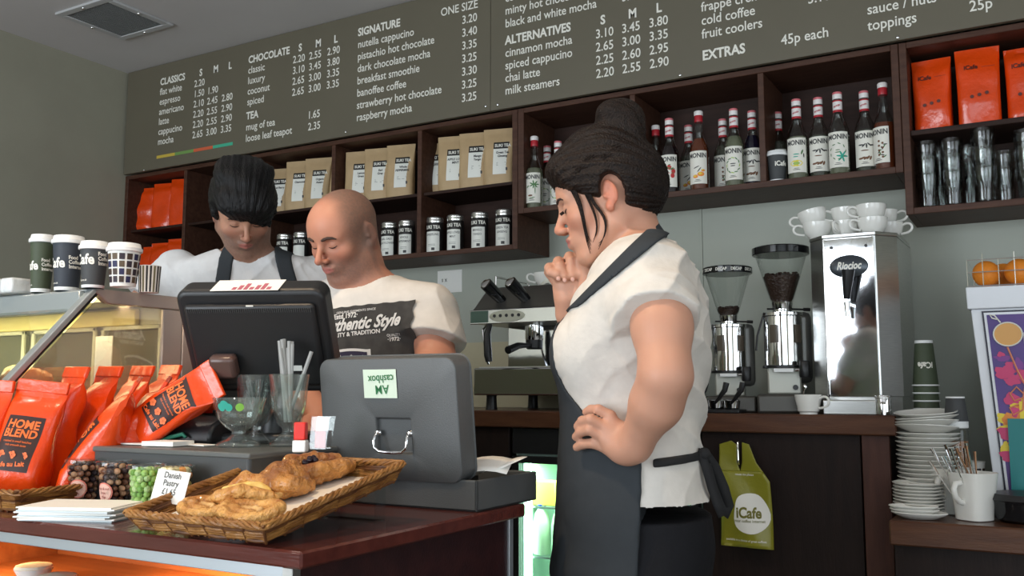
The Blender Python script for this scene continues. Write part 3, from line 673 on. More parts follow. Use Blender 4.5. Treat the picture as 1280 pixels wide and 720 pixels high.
# ------------------------------------------------------------------ grinders
def grinder(lbl, x, y, s, beans, decap):
    t = thing('coffee_grinder', lbl, 'coffee grinder', (x, y, CZ), .25, 'steel coffee grinders'); t.scale = (s, s, s)
    MB().box(-.09, .10, -.11, .16, 0, .062).build('base', m_steel if False else mat('grinder_base', (.09, .085, .075), .4, .4), t, bevel=.008)
    MB().box(-.055, .055, -.03, .15, .062, .16).build('body', mat('grinder_body', (.50, .50, .44), .4, .3), t, bevel=.006)
    MB().box(-.02, .095, .03, .15, .10, .345).build('motor_housing', mat('grinder_grey', (.17, .17, .16), .4, .5), t, bevel=.02)
    MB().lathe([(.060, .155), (.064, .158), (.064, .325), (.068, .328), (.068, .338), (.030, .345)], 32).build('doser', m_chrome, t)
    MB().lathe([(.068, .150), (.070, .150), (.070, .158), (.066, .160)], 32, caps=True).build('doser_ring', m_black, t)
    for a in (-2.3, -1.0):
        w_ = MB(); g = MB().grid(6, 2, lambda u, v: (.0655*math.cos(a+.5*u), .0655*math.sin(a+.5*u), .235+.06*v)); w_.add(g.v, g.f); w_.build('window', mat('grinder_window', (.10, .08, .06), .2), t)
    MB().lathe([(.030, .34), (.032, .345), (.036, .375), (.030, .38)], 20).build('collar', m_chrome, t)
    MB().tube([(-.05, -.02, .352), (.02, .0, .352), (.09, .02, .350)], .0035, 6).tube([(.070, .015, .351), (.092, .020, .350)], .006, 8).build('adjust_lever', m_black, t)
    MB().lathe([(.032, .372), (.040, .385), (.085, .535), (.087, .540)], 32, caps=False).build('hopper', m_glass, t)
    MB().lathe([(.094, .538), (.096, .540), (.096, .562), (.088, .566), (0, .568)], 36).build('hopper_lid', m_blackg, t)
    if beans:
        b = MB(); top = .475 if beans == 1 else .41
        b.lathe([(.029, .376), (.037, .386), (.037+(top-.385)*.30-.002, top-.012), (.03, top-.004), (0, top-.006)], 20)
        rr = random.Random(3)
        R_ = .035+(top-.385)*.30
        for i in range(90):
            a = rr.uniform(0, 6.28); q = R_*math.sqrt(rr.random())*.95; b.ball((q*math.cos(a), q*math.sin(a), top-.006+rr.uniform(-.006, .005)), (.006, .0045, .004), 6, 4)
        o = b.build('coffee_beans', mat('coffee_beans', (.035, .016, .010), .35, bump=.6, bscale=120), t); o['kind'] = 'stuff'
    MB().box(-.035, .03, -.075, -.06, .135, .148).build('fork', m_plas, t, bevel=.002)
    MB().tube([(.035, -.068, .142), (.060, -.07, .142)], .006, 8).build('dose_handle_rod', m_chrome, t)
    MB().lathe([(.016, 0), (.018, .005), (.018, .05), (.015, .055)], 14, M=T(.065, -.07, .118)).build('dose_handle', m_black, t)
    MB().lathe([(0, 0), (.009, 0), (.009, .012), (0, .012)], 12, M=T(.035, -.03, .085) @ RX(PI/2)).build('switch', m_black, t)
    MB().tube([(-.06, -.01, .34), (-.085, -.02, .26), (-.09, -.02, .21)], .004, 6).build('side_rod', m_black, t)
    if decap:
        b = MB()
        for k in range(-3, 4): text(b, 'DECAF' if False else 'DECAP', .016, T(k*.06-.02, 0, .545), True, 'CENTER', .9, wrap=.0968)
        b.build('lid_lettering', m_chalk, t, smooth=False)
    return t
grinder('large steel coffee grinder with a hopper full of dark beans', -.785, 3.225, 1.0, 1, False)
grinder('smaller coffee grinder with DECAP written on its hopper lid', -.975, 3.23, .90, 2, True)
# portafilters and knock-box bits left of the grinder
t = thing('portafilter_rest', 'dark tray of chrome portafilter parts beside the grinders', 'coffee tools', (-1.0, 3.07, CZ))
MB().box(-.09, .11, -.03, .06, 0, .012).build('tray', m_black, t, bevel=.003)
for i, x in enumerate((-.05, .02, .075)):
    MB().lathe([(.020, 0), (.026, .004), (.028, .028), (.026, .030), (.022, .006)], 18, M=T(x, .01, .013)).build('basket', m_chrome, t)
    MB().tube([(x, -.01, .03), (x+.02, -.03, .045), (x+.045, -.035, .075), (x+.05, -.03, .10)], [.005, .006, .009, .010], 8).build('handle', m_black, t)
white = cupmesh(.042, .062, .028); hh = handle_mesh(.042, .062)
t = thing('coffee_cup', 'white cup with a spoon between grinder and steel dispenser', 'cup', (wx(1010, 3.07, 490), 3.07, CZ), -.3); link('cup_bowl', white, t); link('handle', hh, t)
o = MB().tube([(.0, .0, .012), (-.01, -.02, .062), (-.004, -.032, .082)], .0022, 6).ball((-.002, -.034, .086), (.006, .002, .008), 8, 6).build('teaspoon', m_chrome, None, tuple(t.location)); tag(o, 'small chrome teaspoon standing in the white cup beside the grinder', 'spoon')
t = thing('steel_beaker', 'small polished steel beaker at the right end of the high counter', 'beaker', (wx(1104, 3.05, 505), 3.055, CZ))
MB().lathe([(.020, 0), (.0225, .002), (.0235, .058), (.0225, .060), (.0215, .058), (.020, .004), (0, .003)], 28).build('beaker_body', m_chrome, t)
MB().lathe([(.0238, .050), (.0243, .052), (.0238, .054)], 28, caps=False).build('rim', m_steel, t)

# ------------------------------------------------------------------ espresso machine
EX, EY = -1.625, 3.12
t = thing('espresso_machine', 'polished steel two group espresso machine with black steam knobs', 'coffee machine', (EX, EY, CZ)); hw = .345
for x in (-hw+.06, hw-.06):
    for y in (.04, .38): MB().lathe([(.024, 0), (.022, .01), (.020, .05), (.022, .056)], 16, c=(x, y, 0)).build('foot', m_black, t)
MB().box(-hw, hw, 0, .43, .056, .162).build('drip_base', m_mirror, t, bevel=.006)
MB().box(-hw+.02, hw-.02, .01, .20, .162, .167).build('drip_grid', m_steel, t)
MB().box(-hw+.035, hw-.035, .21, .42, .162, .335).build('body', m_mirror, t, bevel=.004)
MB().prism([(-.02, .335), (.42, .335), (.42, .49), (.11, .49), (.0, .395), (-.02, .385)], -hw, hw, 'x').build('hood', mat('hood_steel', (.33, .33, .31), .3, .9), t, smooth=False, bevel=.004)
MB().box(-hw, hw, -.028, -.018, .332, .388).build('control_panel', m_mirror, t, bevel=.003)
cp = MB().lathe([(0, .003), (.075, .0025), (.080, 0)], 32, M=T(-hw+.17, -.028, .360) @ RX(PI/2) @ Matrix.Diagonal((1, .30, 1, 1))).build('button_panel', mat('button_panel', (.50, .50, .40), .4), t)
for i in range(5): MB().lathe([(0, .004), (.006, .004), (.007, 0)], 10, M=T(-hw+.115+.027*i, -.030, .362) @ RX(PI/2)).build('button', m_black, cp)
MB().box(-hw+.005, -hw+.085, -.030, -.027, .338, .384).build('name_plate', mat('name_plate_green', (.05, .10, .07), .4), t)
for i, x in enumerate((-hw+.075, -hw+.185)):
    k = MB().tube([(x+.035, .05, .42), (x+.012, .0, .465), (x, -.03, .490)], [.018, .025, .026], 16).build('steam_knob', m_blackg, t)
    MB().lathe([(0, .003), (.018, .002), (.021, 0)], 20, M=T(x, -.031, .4915) @ Matrix.Rotation(math.radians(55), 4, 'X')).build('knob_cap', m_chrome, k)
for i, x in enumerate((-.12, .14)):
    g = MB().lathe([(.034, .27), (.036, .275), (.036, .335), (.03, .337)], 20, c=(x, .09, 0)).build('group_head', m_chrome, t)
    p = MB().lathe([(.028, .235), (.033, .240), (.034, .272), (0, .272)], 20, c=(x, .09, 0)).tube([(x, .06, .25), (x-.01, -.02, .245), (x-.015, -.09, .225)], [.008, .013, .015], 10).build('portafilter', m_black, g)
for x in (-hw+.06, hw-.05): MB().tube([(x, .02, .34), (x-.005, -.02, .31), (x+.015, -.03, .22), (x+.03, -.035, .175)], .0045, 8).build('steam_wand', m_chrome, t)
MB().tube([(-hw+.095, -.03, .33), (-hw+.09, -.045, .29), (-hw+.095, -.045, .21), (-hw+.10, -.045, .185)], [.01, .014, .016, .013], 12).build('wand_sleeve', m_black, t)
for s in (-1, 1): MB().tube([(s*(hw-.03), .12, .49), (s*(hw-.03), .12, .535), (s*(hw-.03), .40, .535), (s*(hw-.03), .40, .49)], .004, 6).build('cup_rail', m_chrome, t)
# folded cloths and cups on top of the machine
m_cloth = mat('tea_towel', (.74, .73, .62), .9, var=.12, vscale=18, bump=.3, bscale=40)
def towel(lbl, x, y, z, w, d, h, seed):
    r = np.random.default_rng(seed); p = r.uniform(0, 6, 6)
    def fn(u, v):
        X = (u-.5)*w; Y = (v-.5)*d; e = (1-abs(2*u-1)**3)*(1-abs(2*v-1)**3)
        return (X, Y, h*.0+.006+h*e**.5*(.75+.12*math.sin(X*60+p[0])+.13*math.sin(Y*70+X*40+p[1]))+.004*math.sin(X*140+p[2]))
    o = MB().grid(30, 24, fn).build('folded_towel', m_cloth, None, (x, y, z)); so = o.modifiers.new('s', 'SOLIDIFY'); so.thickness = .004; so.offset = 1
    return tag(o, lbl, 'towel')
towel('cream crumpled towel on top of the espresso machine', -1.66, 3.38, CZ+.492, .20, .18, .075, 3)
towel('second pale towel on the machine behind the woman\'s chin', -1.42, 3.40, CZ+.492, .18, .18, .075, 5)
white_cup(-1.76, 3.33, CZ+.492, PI+.8, 'white cup on the espresso machine beside the cream towel', 'cups on the espresso machine')
white_cup(-1.20+.02, 3.36, CZ+.492, 0, 'white cup behind the woman\'s shoulder on the espresso machine', 'cups on the espresso machine') if False else None

# notice and socket on the wall
p0, p1 = at(547, 338, Y=WB), at(578, 366, Y=WB)
t = thing('wall_notice', 'small white notice taped to the wall beside the coffee machine', 'notice', ((p0[0]+p1[0])/2, WB-.001, (p0[2]+p1[2])/2))
MB().box(-.068, .068, -.001, 0, -.052, .052).build('sheet', m_paper, t)
b = MB(); text(b, 's x', .03, T(-.045, -.0016, .0), False); text(b, 'r', .03, T(-.045, -.0016, -.03), False); b.build('lettering', m_ink, t, smooth=False)

# ------------------------------------------------------------------ green carrier bag hanging on the panel
t = thing('carrier_bag', 'lime green plastic carrier bag with white iCafe logo hanging on the counter front', 'carrier bag', (-.857, 2.985, .64))
m_lime = mat('lime_plastic', (.24, .23, .022), .35, var=.12, vscale=10, bump=.5, bscale=14)
def bagf(x, z): return -.012-.008*math.sin(x*38+z*20)*min(1, (.33-z)/.1)-.010*math.cos(x*16)
ol = [(-.082, 0), (.085, -.002), (.080, .205), (.060, .235), (.040, .262), (.018, .32), (-.004, .326), (-.007, .262), (-.014, .235), (-.024, .262), (-.022, .318), (-.04, .330), (-.080, .318)]
def fill(ol, front, th, m, name, par, step=.012):
    """cloth-like sheet with outline ol: row strips clipped to the outline"""
    b = MB(); zs = sorted(set([p[1] for p in ol]+list(np.arange(min(p[1] for p in ol), max(p[1] for p in ol), step))))
    def spans(z):
        xs = []
        for i in range(len(ol)):
            (xa, za), (xb, zb) = ol[i], ol[(i+1) % len(ol)]
            if (za-z)*(zb-z) < 0: xs.append(xa+(xb-xa)*(z-za)/(zb-za))
        xs.sort(); return [(xs[i], xs[i+1]) for i in range(0, len(xs)-1, 2)]
    for za, zb in zip(zs[:-1], zs[1:]):
        if zb-za < 1e-6: continue
        sa, sb = spans(za+1e-7), spans(zb-1e-7)
        if len(sa) != len(sb): continue
        for (a0, a1), (b0, b1) in zip(sa, sb):
            n = 12; v = []
            for i in range(n+1):
                x = a0+(a1-a0)*i/n; v.append((x, front(x, za), za))
            for i in range(n+1):
                x = b0+(b1-b0)*i/n; v.append((x, front(x, zb), zb))
            b.add(v, [(i, i+1, n+2+i, n+1+i) for i in range(n)])
    o = b.build(name, m, par); w = o.modifiers.new('w', 'WELD'); w.merge_threshold = 1e-5
    s = o.modifiers.new('s', 'SOLIDIFY'); s.thickness = th; s.offset = -1; return o
fill(ol, bagf, .003, m_lime, 'bag_sheet', t)
lg = MB(); n = 28; v = [(0.0, 0.105)]+[(.055*math.cos(a)*(1+.10*math.cos(3*a+.7)), .105+.068*math.sin(a)*(1+.08*math.cos(2*a))) for a in [2*PI*i/n for i in range(n)]]
v = [(x+.018, z) for x, z in v]
rings = []
for q in (0, .35, .7, 1): rings.append([(v[0][0]+(x-v[0][0])*q, v[0][1]+(z-v[0][1])*q) for x, z in v[1:]])
vv = [(x, bagf(x, z)-.0012, z) for r_ in rings for x, z in r_]
lg.add(vv, [(k*n+i, k*n+(i+1) % n, (k+1)*n+(i+1) % n, (k+1)*n+i) for k in range(3) for i in range(n)])
lg = lg.build('logo_disc', m_paper, t)
b = MB(); stext(bagf, 'iCafe', .046, .012, .092, off=.002, b=b, xs=.8); stext(bagf, 'your coffee internet', .013, .014, .078, off=.002, b=b, bold=False, xs=.9); b.build('lettering', mat('olive_ink', (.16, .15, .02), .6), lg, smooth=False)
b = MB(); stext(bagf, 'available in a choice of great coffees', .010, 0, .018, off=.0015, b=b, bold=False, xs=.9); stext(bagf, 'reuse me please', .010, .0, .222, off=.0015, b=b, bold=False); b.build('print', m_chalk, t, smooth=False)
hk = MB().tube([(-.015, .03, .33), (-.015, -.028, .325), (-.015, -.032, .315), (-.015, -.03, .262), (-.015, -.024, .258)], .003, 8).build('steel_hook', m_chrome, None, tuple(t.location)); tag(hk, 'thin steel hook the green bag hangs from', 'hook')

# ------------------------------------------------------------------ side counter things
def plate_mesh(r, h=.016): return MB().lathe([(r*.5, 0), (r*.52, 0), (r*.56, .002), (r*.95, h*.85), (r, h), (r, h+.0015), (r*.98, h+.002), (r*.6, .006), (0, .005)], 36).mesh('plate', m_white)
LZ = .780
big, mid = plate_mesh(.088, .020), plate_mesh(.068, .015)
px0, py0 = float(at(1160, 560, Y=3.02)[0]), 3.02
z = LZ
for i in range(21):
    tl2 = 0 if i < 17 else .09
    o = link('plate', big, None, (px0+.002*math.sin(i*2.1), py0+.0015*math.cos(i*1.7), z+.001), (-.0, -tl2, i)); z += .0128 if i < 17 else .014
    if i == 16: z += .006
    tag(o, 'white saucer, number %d up from the counter in the tall saucer stack' % (i+1) if i < 20 else 'tilted white saucer on top of the tall saucer stack', 'saucer', 'tall stack of white saucers')
    o['label'] = ('white saucer in the tall stack beside the green paper cups' if i < 17 else ['tilted white saucer just above the level part of the tall stack', 'second tilted white saucer near the top of the tall stack', 'third tilted white saucer just under the topmost one', 'topmost tilted white saucer of the tall stack'][i-17])
px1 = float(at(1147, 600, Y=2.90)[0]); z = LZ
for i in range(9):
    o = link('plate', mid, None, (px1+.001*math.sin(i*3), 2.905, z+.001), (0, 0, i)); z += .0092
    tag(o, 'small white saucer in the shorter front stack on the side counter' if i < 8 else 'topmost small white saucer of the shorter front stack', 'saucer', 'shorter stack of small white saucers')
ov = MB().lathe([(.04, 0), (.042, 0), (.068, .012), (.073, .016), (.072, .018), (.05, .006), (0, .004)], 36, ellipse=.62).mesh('plate', m_white)
px2 = float(at(1149, 632, Y=2.82)[0])
for i, l in enumerate(('oval white dish at the front edge of the side counter, lowest of three', 'middle oval white dish at the front edge of the side counter', 'topmost oval white dish at the front edge of the side counter')):
    o = link('plate', ov, None, (px2+(.0, -.012, -.014)[i], 2.815, LZ+.001+.0085*i), (0, 0, .1*i)); tag(o, l, 'dish', 'oval white dishes'); o.scale = ((1, 1, 1), (.88, .9, 1), (.88, .9, 1))[i]

def stack_cups(lbl, px_, y, z, n, r0, r1, h, m, off, words=None, rot=0, inv=True, nm='paper_cup', grp=None):
    x = float(at(px_, 500, Y=y)[0])
    for i in range(n):
        L_ = lbl[0] if i < n-1 else lbl[1]
        t = thing(nm, L_, 'paper cup', (x, y, z+off*i+(h if inv else 0)), (PI if inv else 0, 0, rot), grp)
        MB().lathe(cup_prof(r0, r1, h), 28, caps=False).lathe([(0, .004), (r0, .004)], 28, caps=False).build('cup_body', m, t)
        MB().lathe([(r1+.0008, h-.001), (r1+.0028, h), (r1+.0028, h+.003), (r1, h+.004)], 28, caps=False).build('rim', m_plas, t)
        if i == n-1:
            MB().lathe([(r0+.0008, 0), (r0+.0014, .009)], 28, caps=False).build('base_ring', m_plas, t)
            if words:
                b = MB(); rad = lambda zz: r0+(r1-r0)*zz/h+.0012
                text(b, words, .026, T(0, 0, h*.5), True, 'CENTER', .85, wrap=rad); b.build('lettering', m_chalk, t, smooth=False)
stack_cups(('green paper cup nested upside down in the tall stack', 'topmost green paper cup of the tall upside down stack, iCafe printed on it'), 1158, 3.22, LZ, 16, .026, .038, .140, m_green, .0245, 'iCafe', .15+PI, grp='tall stack of upside down green paper cups')
def jar(lbl, px_, y, h, r, mfill, nm='glass_jar'):
    t = thing(nm, lbl, 'jar', (float(at(px_, 520, Y=y)[0]), y, LZ))
    MB().lathe([(r*.9, 0), (r, .004), (r, h-.03), (r*.9, h-.02)], 24).build('jar_glass', m_glass, t)
    MB().lathe([(r*.85, .004), (r*.93, .01), (r*.93, h-.06), (0, h-.06)], 20).build('contents', mfill, t)
    MB().lathe([(r*.97, h-.022), (r*1.02, h-.02), (r*1.02, h-.002), (r*.97, h)], 28).build('jar_lid', m_plas, t); return t
jar('glass jar with white lid between the saucer stack and the green cups', 1149, 3.140, .262, .027, mat('cocoa', (.10, .05, .03), .8))
jar('tall glass jar of cinnamon powder with a white lid under the black cup', 1194, 3.06, .262, .034, mat('cinnamon', (.30, .13, .05), .8))
paper_cup('paper_cup', 'upside down black paper cup standing on the jar lid', float(at(1194, 500, Y=3.06)[0]), 3.06, LZ+.262+.070, .025, .033, .069, m_char, 0, lid=False, tilt=PI, words=())
paper_cup('paper_cup', 'paper cup with brown square print behind the cutlery mug', float(at(1212, 560, Y=3.16)[0]), 3.16, LZ, .032, .040, .135, m_paper, 0, lid=False, squares=True)
o = MB().lathe([(.030, 0), (.034, .004), (.034, .016), (.030, .020), (0, .020)], 24).build('shaker_lid', m_plas, None, (float(at(1151, 520, Y=3.47)[0]), 3.46, z+.27)) if False else None
# white square-ish mugs with cutlery
def mug(lbl, px_, y, rot):
    t = thing('white_mug', lbl, 'mug', (float(at(px_, 600, Y=y)[0]), y, LZ), rot, 'white mugs on the side counter')
    r0, r1, h = .045, .060, .128
    b = MB(); n = 40; prof = [(r0*.9, 0), (r0, .003), (r0*1.04, .03), (r1, h), (r1-.003, h+.001), (r1-.005, h-.002), (r0*.96, .03), (r0*.8, .010)]
    def rr_(r, a): 
        c, s_ = abs(math.cos(a)), abs(math.sin(a)); return r*(c**3.2+s_**3.2)**(-1/3.2)*.93
    v = [(rr_(r, 2*PI*i/n)*math.cos(2*PI*i/n), rr_(r, 2*PI*i/n)*math.sin(2*PI*i/n), zz) for r, zz in prof for i in range(n)]
    f = [(j*n+i, j*n+(i+1) % n, (j+1)*n+(i+1) % n, (j+1)*n+i) for j in range(len(prof)-1) for i in range(n)]+[tuple(reversed(range(n))), tuple((len(prof)-1)*n+i for i in range(n))]
    b.add(v, f).build('mug_body', m_white, t)
    P = smooth_pts([(r1*.86, 0, h*.80), (r1+.015, 0, h*.82), (r1+.022, 0, h*.70), (r1+.016, 0, h*.50), (r1+.0, 0, h*.40), (r0*.95, 0, h*.38)], 1)
    MB().tube(P, [.008]*6, 10).build('handle', m_white, t); return t
mA = mug('white square sided mug full of teaspoons at the front of the side counter', 1216, 2.865, -2.15)
mB = mug('white mug behind the teaspoon mug on the side counter', 1190, 2.985, -2.0)
def spoon(i, base, dx, dy, L_, lbl):
    p = Vector((base[0], base[1], LZ+.02)); d = Vector((dx, dy, 1)).normalized(); e = p+d*L_
    b = MB().tube([tuple(p), tuple(p+d*L_*.7), tuple(e)], [.002, .002, .0045], 8)
    o = b.build('teaspoon', m_chrome if i % 5 else mat('copper_steel', (.55, .30, .18), .25, 1), None); tag(o, lbl, 'spoon', 'teaspoons standing in the mug')
for i in range(14):
    a = i*2.4; q = .012+.014*(i % 3); b0 = (mA.location.x+q*math.cos(a), mA.location.y+q*math.sin(a))
    sp_ = -.02-.62*((i*5) % 7)/7; spoon(i, b0, sp_, sp_*.5+.05*math.sin(i), .165+.035*((i*3) % 4)/4, 'teaspoon standing handle up in the front white mug')
o = thing('black_dish', 'round black lidded dish at the right end of the side counter', 'dish', (float(at(1287, 640, Y=2.90)[0]), 2.90, LZ))
MB().lathe([(.07, 0), (.085, .008), (.092, .05), (.094, .055), (.088, .058)], 36).build('dish_body', m_blackg, o); MB().lathe([(.094, .055), (.098, .060), (.090, .075), (.02, .080), (0, .080)], 36).build('dish_lid', m_black, o)

# ------------------------------------------------------------------ drinks cabinet with poster and oranges
def PX(px_, py_, Y): return at(px_, py_, Y=Y)
JY = 3.06
jx = -.198
t = thing('juice_cabinet', 'white framed cold drinks cabinet with a colourful juice poster', 'drinks cabinet', (jx, JY, LZ))
m_wf = mat('cabinet_white', (.80, .82, .86), .35)
sl = .042                                   # the cabinet narrows towards its foot
Htop = 1.434-LZ; W_ = .52
def sx(z): return sl*(1-z/Htop)
MB().prism([(sx(0)+.004, 0), (W_-sx(0), 0), (W_-.002, Htop-.065), (.004, Htop-.065)], .01, .33, 'y').build('cabinet_body', m_wf, t, smooth=False, bevel=.003)
MB().prism([(-.004, Htop-.065), (W_+.004, Htop-.065), (W_+.004, Htop), (-.006, Htop)], -.004, .335, 'y').build('header', m_wf, t, smooth=False, bevel=.003)
def qp(x0, x1, z0, z1): return [(sx(z0)+x0, z0), (x1, z0), (x1, z1), (sx(z1)+x0, z1)]
MB().prism(qp(.028, .50, .03, Htop-.072), .004, .011, 'y').build('poster_frame', mat('frame_black', (.015, .012, .03), .3), t, smooth=False)
MB().prism(qp(.033, .495, .035, Htop-.077), .002, .006, 'y').build('inner_frame', m_wf, t, smooth=False)
m_post = mat('poster_field', (.065, .040, .20), .4, col2=(.12, .05, .26), vscale=9)
pst = MB().prism(qp(.040, .49, .04, Htop-.084), 0, .004, 'y').build('poster', m_post, t, smooth=False)
cols = {'pk': (.62, .05, .17), 'or': (.80, .26, .04), 'ye': (.85, .66, .05), 'lo': (.72, .42, .16), 'wh': (.75, .72, .62), 'pu': (.22, .05, .28)}
pmm = [mat('poster_'+k, c, .45) for k, c in cols.items()]; pk = list(cols)
rr = random.Random(5); b = MB(); lay = [0]
def blob(x, z, rx, rz, c, wob=.2, n=14, rot=0):
    lay[0] += 1; y = -.0004-lay[0]*.00002; ph = rr.uniform(0, 6)
    v = []
    for i in range(n):
        a = 2*PI*i/n; q = 1+wob*math.sin(3*a+ph)+wob*.5*math.sin(5*a+ph*2); X_, Z_ = rx*q*math.cos(a), rz*q*math.sin(a)
        v.append((x+X_*math.cos(rot)-Z_*math.sin(rot), y, z+X_*math.sin(rot)+Z_*math.cos(rot)))
    b.add(v, [tuple(range(n))], pk.index(c))
for i in range(190):
    x = rr.uniform(.075, .46); z = rr.uniform(.15, .46); hgt = (z-.15)/.31
    c = 'pk' if hgt > .62 else rr.choice(['pk', 'or', 'pk']) if hgt > .42 else rr.choice(['or', 'ye', 'or', 'pk'])
    if hgt > .85 and rr.random() < .5: c = 'pu'
    blob(x, z, rr.uniform(.008, .024), rr.uniform(.007, .020), c)
blob(.47, Htop-.13, .035, .05, 'ye')
blob(.175, .26, .085, .085, 'ye', .03, 4, PI/4)
b.add([(x, -.0022, z) for x, z in ((.105, .22), (.30, .23), (.32, .345), (.09, .325))], [(0, 1, 2, 3)], 2)
b.build('poster_print', pmm, pst, smooth=False)
sp = MB(); P = [(.095, .52), (.118, .45), (.135, .41), (.128, .375), (.105, .365), (.095, .385), (.112, .405), (.130, .385), (.125, .34), (.10, .325), (.092, .345), (.115, .355)]
sp.tube([(x, -.004, z) for x, z in smooth_pts([p+(0,) for p in P], 1) for x, z in [(x, z)]] if False else [(p[0], -.004, p[1]-.045) for p in P], .0028, 6)
sp.build('straw_print', mat('poster_straw', (.72, .25, .14), .4), pst)
lgo = MB(); lgo.lathe([(0, .0), (.036, .0)], 28, M=T(.098, -.0035, .512) @ RX(PI/2), caps=False)
lgo.build('orange_logo', mat('logo_orange', (.70, .36, .10), .4), pst)
lgo = MB(); lgo.tube([(.098+.037*math.cos(2*PI*i/28), -.004, .512+.034*math.sin(2*PI*i/28)) for i in range(28)], .0022, 5, closed=True); lgo.tube([(.072, -.004, .556), (.060, -.004, .560), (.054, -.004, .570), (.066, -.004, .568), (.081, -.004, .546)], .0022, 5)
text(lgo, 'range', .062, T(.136, -.004, .486), True); lgo.build('logo_outline', m_chalk, pst, smooth=False)
lf = thing('leaflet', 'teal leaflet with sideways white lettering in front of the juice poster', 'leaflet', (jx+.085, JY-.02, LZ+.055))
MB().box(0, .30, 0, .003, 0, .215).build('sheet', mat('leaflet_teal', (.012, .20, .20), .45), lf)
b = MB(); text(b, 'Mentor', .052, T(.088, -.001, -.035+.03) @ RY(-PI/2), False); text(b, 'share your success of business success', .017, T(.118, -.001, .01) @ RY(-PI/2), False); b.build('lettering', m_chalk, lf, smooth=False)
MB().box(-.01, .31, .0, .02, -.055, 0).build('stand', m_panel, lf)
# wire basket with oranges
t = thing('wire_basket', 'chrome wire basket of oranges on top of the drinks cabinet', 'basket', (jx, JY, LZ+Htop))
b = MB()
for k, z in enumerate((.004, .045, .082)):
    b.tube([(.0, .01, z), (.50, .01, z), (.50, .30, z), (.0, .30, z)], .0016, 6, closed=True)
b.build('ring_wires', m_chrome, t)
for i in range(13):
    x = i*.50/12; hgt = .082 if i % 2 == 0 else .10
    MB().tube([(x, .01, hgt), (x, .01, .003), (x, .30, .003), (x, .30, hgt)], .0014, 6).build('upright_wire', m_chrome, t)
m_or = mat('orange_peel', (.80, .25, .02), .45, var=.06, vscale=20, bump=.25, bscale=260)
om = MB().ball((0, 0, 0), (.040, .040, .038), 24, 16).mesh('orange_fruit', m_or)
for x, y, z, l in ((.048, .065, .042, 'orange at the left front corner of the wire basket'), (.135, .06, .042, 'orange second along the front of the wire basket'), (.225, .07, .043, 'orange third along the front of the wire basket'), (.09, .16, .043, 'orange in the back row of the basket behind the first two'), (.19, .115+.04, .09, 'orange resting high on the others in the wire basket'), (.32, .08, .043, 'orange at the right part of the wire basket')):
    o = link('orange', om, None, (jx+x, JY+y, LZ+Htop+z+.002), (x*9, y*20, 0)); tag(o, l, 'orange', 'oranges in the wire basket')

# ------------------------------------------------------------------ front counter with lit display niche
TZ, TY0, TY1, TX = .93, .90, 1.475, -.82
t = thing('front_counter', 'dark mahogany service counter with a lit niche under its edge', 'counter', (-1.6, .9, 0))
bx(t, 'worktop', XL+.01, TX, TY0, TY1, TZ-.022, TZ, m_maroon, .003)
bx(t, 'metal_strip', XL+.01, TX-.03, TY0+.012, TY0+.03, TZ-.040, TZ-.0225, m_alu, .001)
bx(t, 'side_panel', TX-.045, TX-.02, TY0+.02, TY1-.03, 0, TZ-.022, m_maroond, .001)
bx(t, 'corner_post', TX-.035, TX-.018, TY0+.004, TY0+.020, 0, TZ-.022, m_steel, .001)
bx(t, 'corner_post', TX-.030, TX-.016, TY1-.030, TY1-.016, 0, TZ-.022, m_alu, .001)
m_niche = wood('niche_cherry', (.26, .075, .025), (.36, .12, .04), 5, .4)
bx(t, 'niche_back', XL+.01, TX-.05, 1.30, 1.315, .40, TZ-.041, m_niche)
bx(t, 'niche_side', TX-.06, TX-.046, TY0+.02, 1.30, .40, TZ-.041, m_niche)
bx(t, 'niche_divider', -1.90, -1.88, TY0+.05, 1.30, .40, TZ-.041, m_niche)
bx(t, 'niche_shelf', XL+.01, TX-.061, TY0+.03, 1.30, .765, .78, m_niche)
bx(t, 'niche_floor', XL+.01, TX-.061, TY0+.03, 1.30, .385, .40, m_niche)
bx(t, 'lower_front', XL+.01, TX-.05, TY0+.04, TY0+.06, 0, .384, m_maroond)
bx(t, 'back_panel', XL+.01, TX-.05, TY1-.06, TY1-.045, 0, TZ-.023, m_maroond)
spot('niche_lamp', (-1.32, 1.12, TZ-.045), (-1.30, 1.30, .66), 9, (1, .55, .18), 150, .02)
spot('niche_lamp_2', (-1.75, 1.08, TZ-.045), (-1.75, 1.30, .6), 1.6, (1, .55, .2), 150, .02)
m_cream = mat('cream_top', (.82, .74, .58), .6, bump=.3, bscale=50)
for px_, yy, l in ((72, 1.06, 'round cream topped cake in a white case under the counter edge, right one'), (42, 1.10, 'round cream topped cake in a white case under the counter edge, left one')):
    p = at(px_, 716, Y=yy); c = thing('cream_cake', l, 'cake', (p[0], yy, .781), 0, 'cream cakes in the lit niche')
    hh_ = max(.03, p[2]-.781)
    b = MB(); n = 40; v = []
    for r, z_ in ((.022, 0), (.033, hh_*.7)): v += [((r+.0012*(i % 2))*math.cos(2*PI*i/n), (r+.0012*(i % 2))*math.sin(2*PI*i/n), z_) for i in range(n)]
    b.add(v, [(i, (i+1) % n, n+(i+1) % n, n+i) for i in range(n)]+[tuple(reversed(range(n)))]).build('paper_case', m_paper, c)
    MB().lathe([(.031, hh_*.6), (.034, hh_*.72), (.031, hh_*.88), (.018, hh_*.97), (0, hh_)], 24).build('cream_top', m_cream, c)

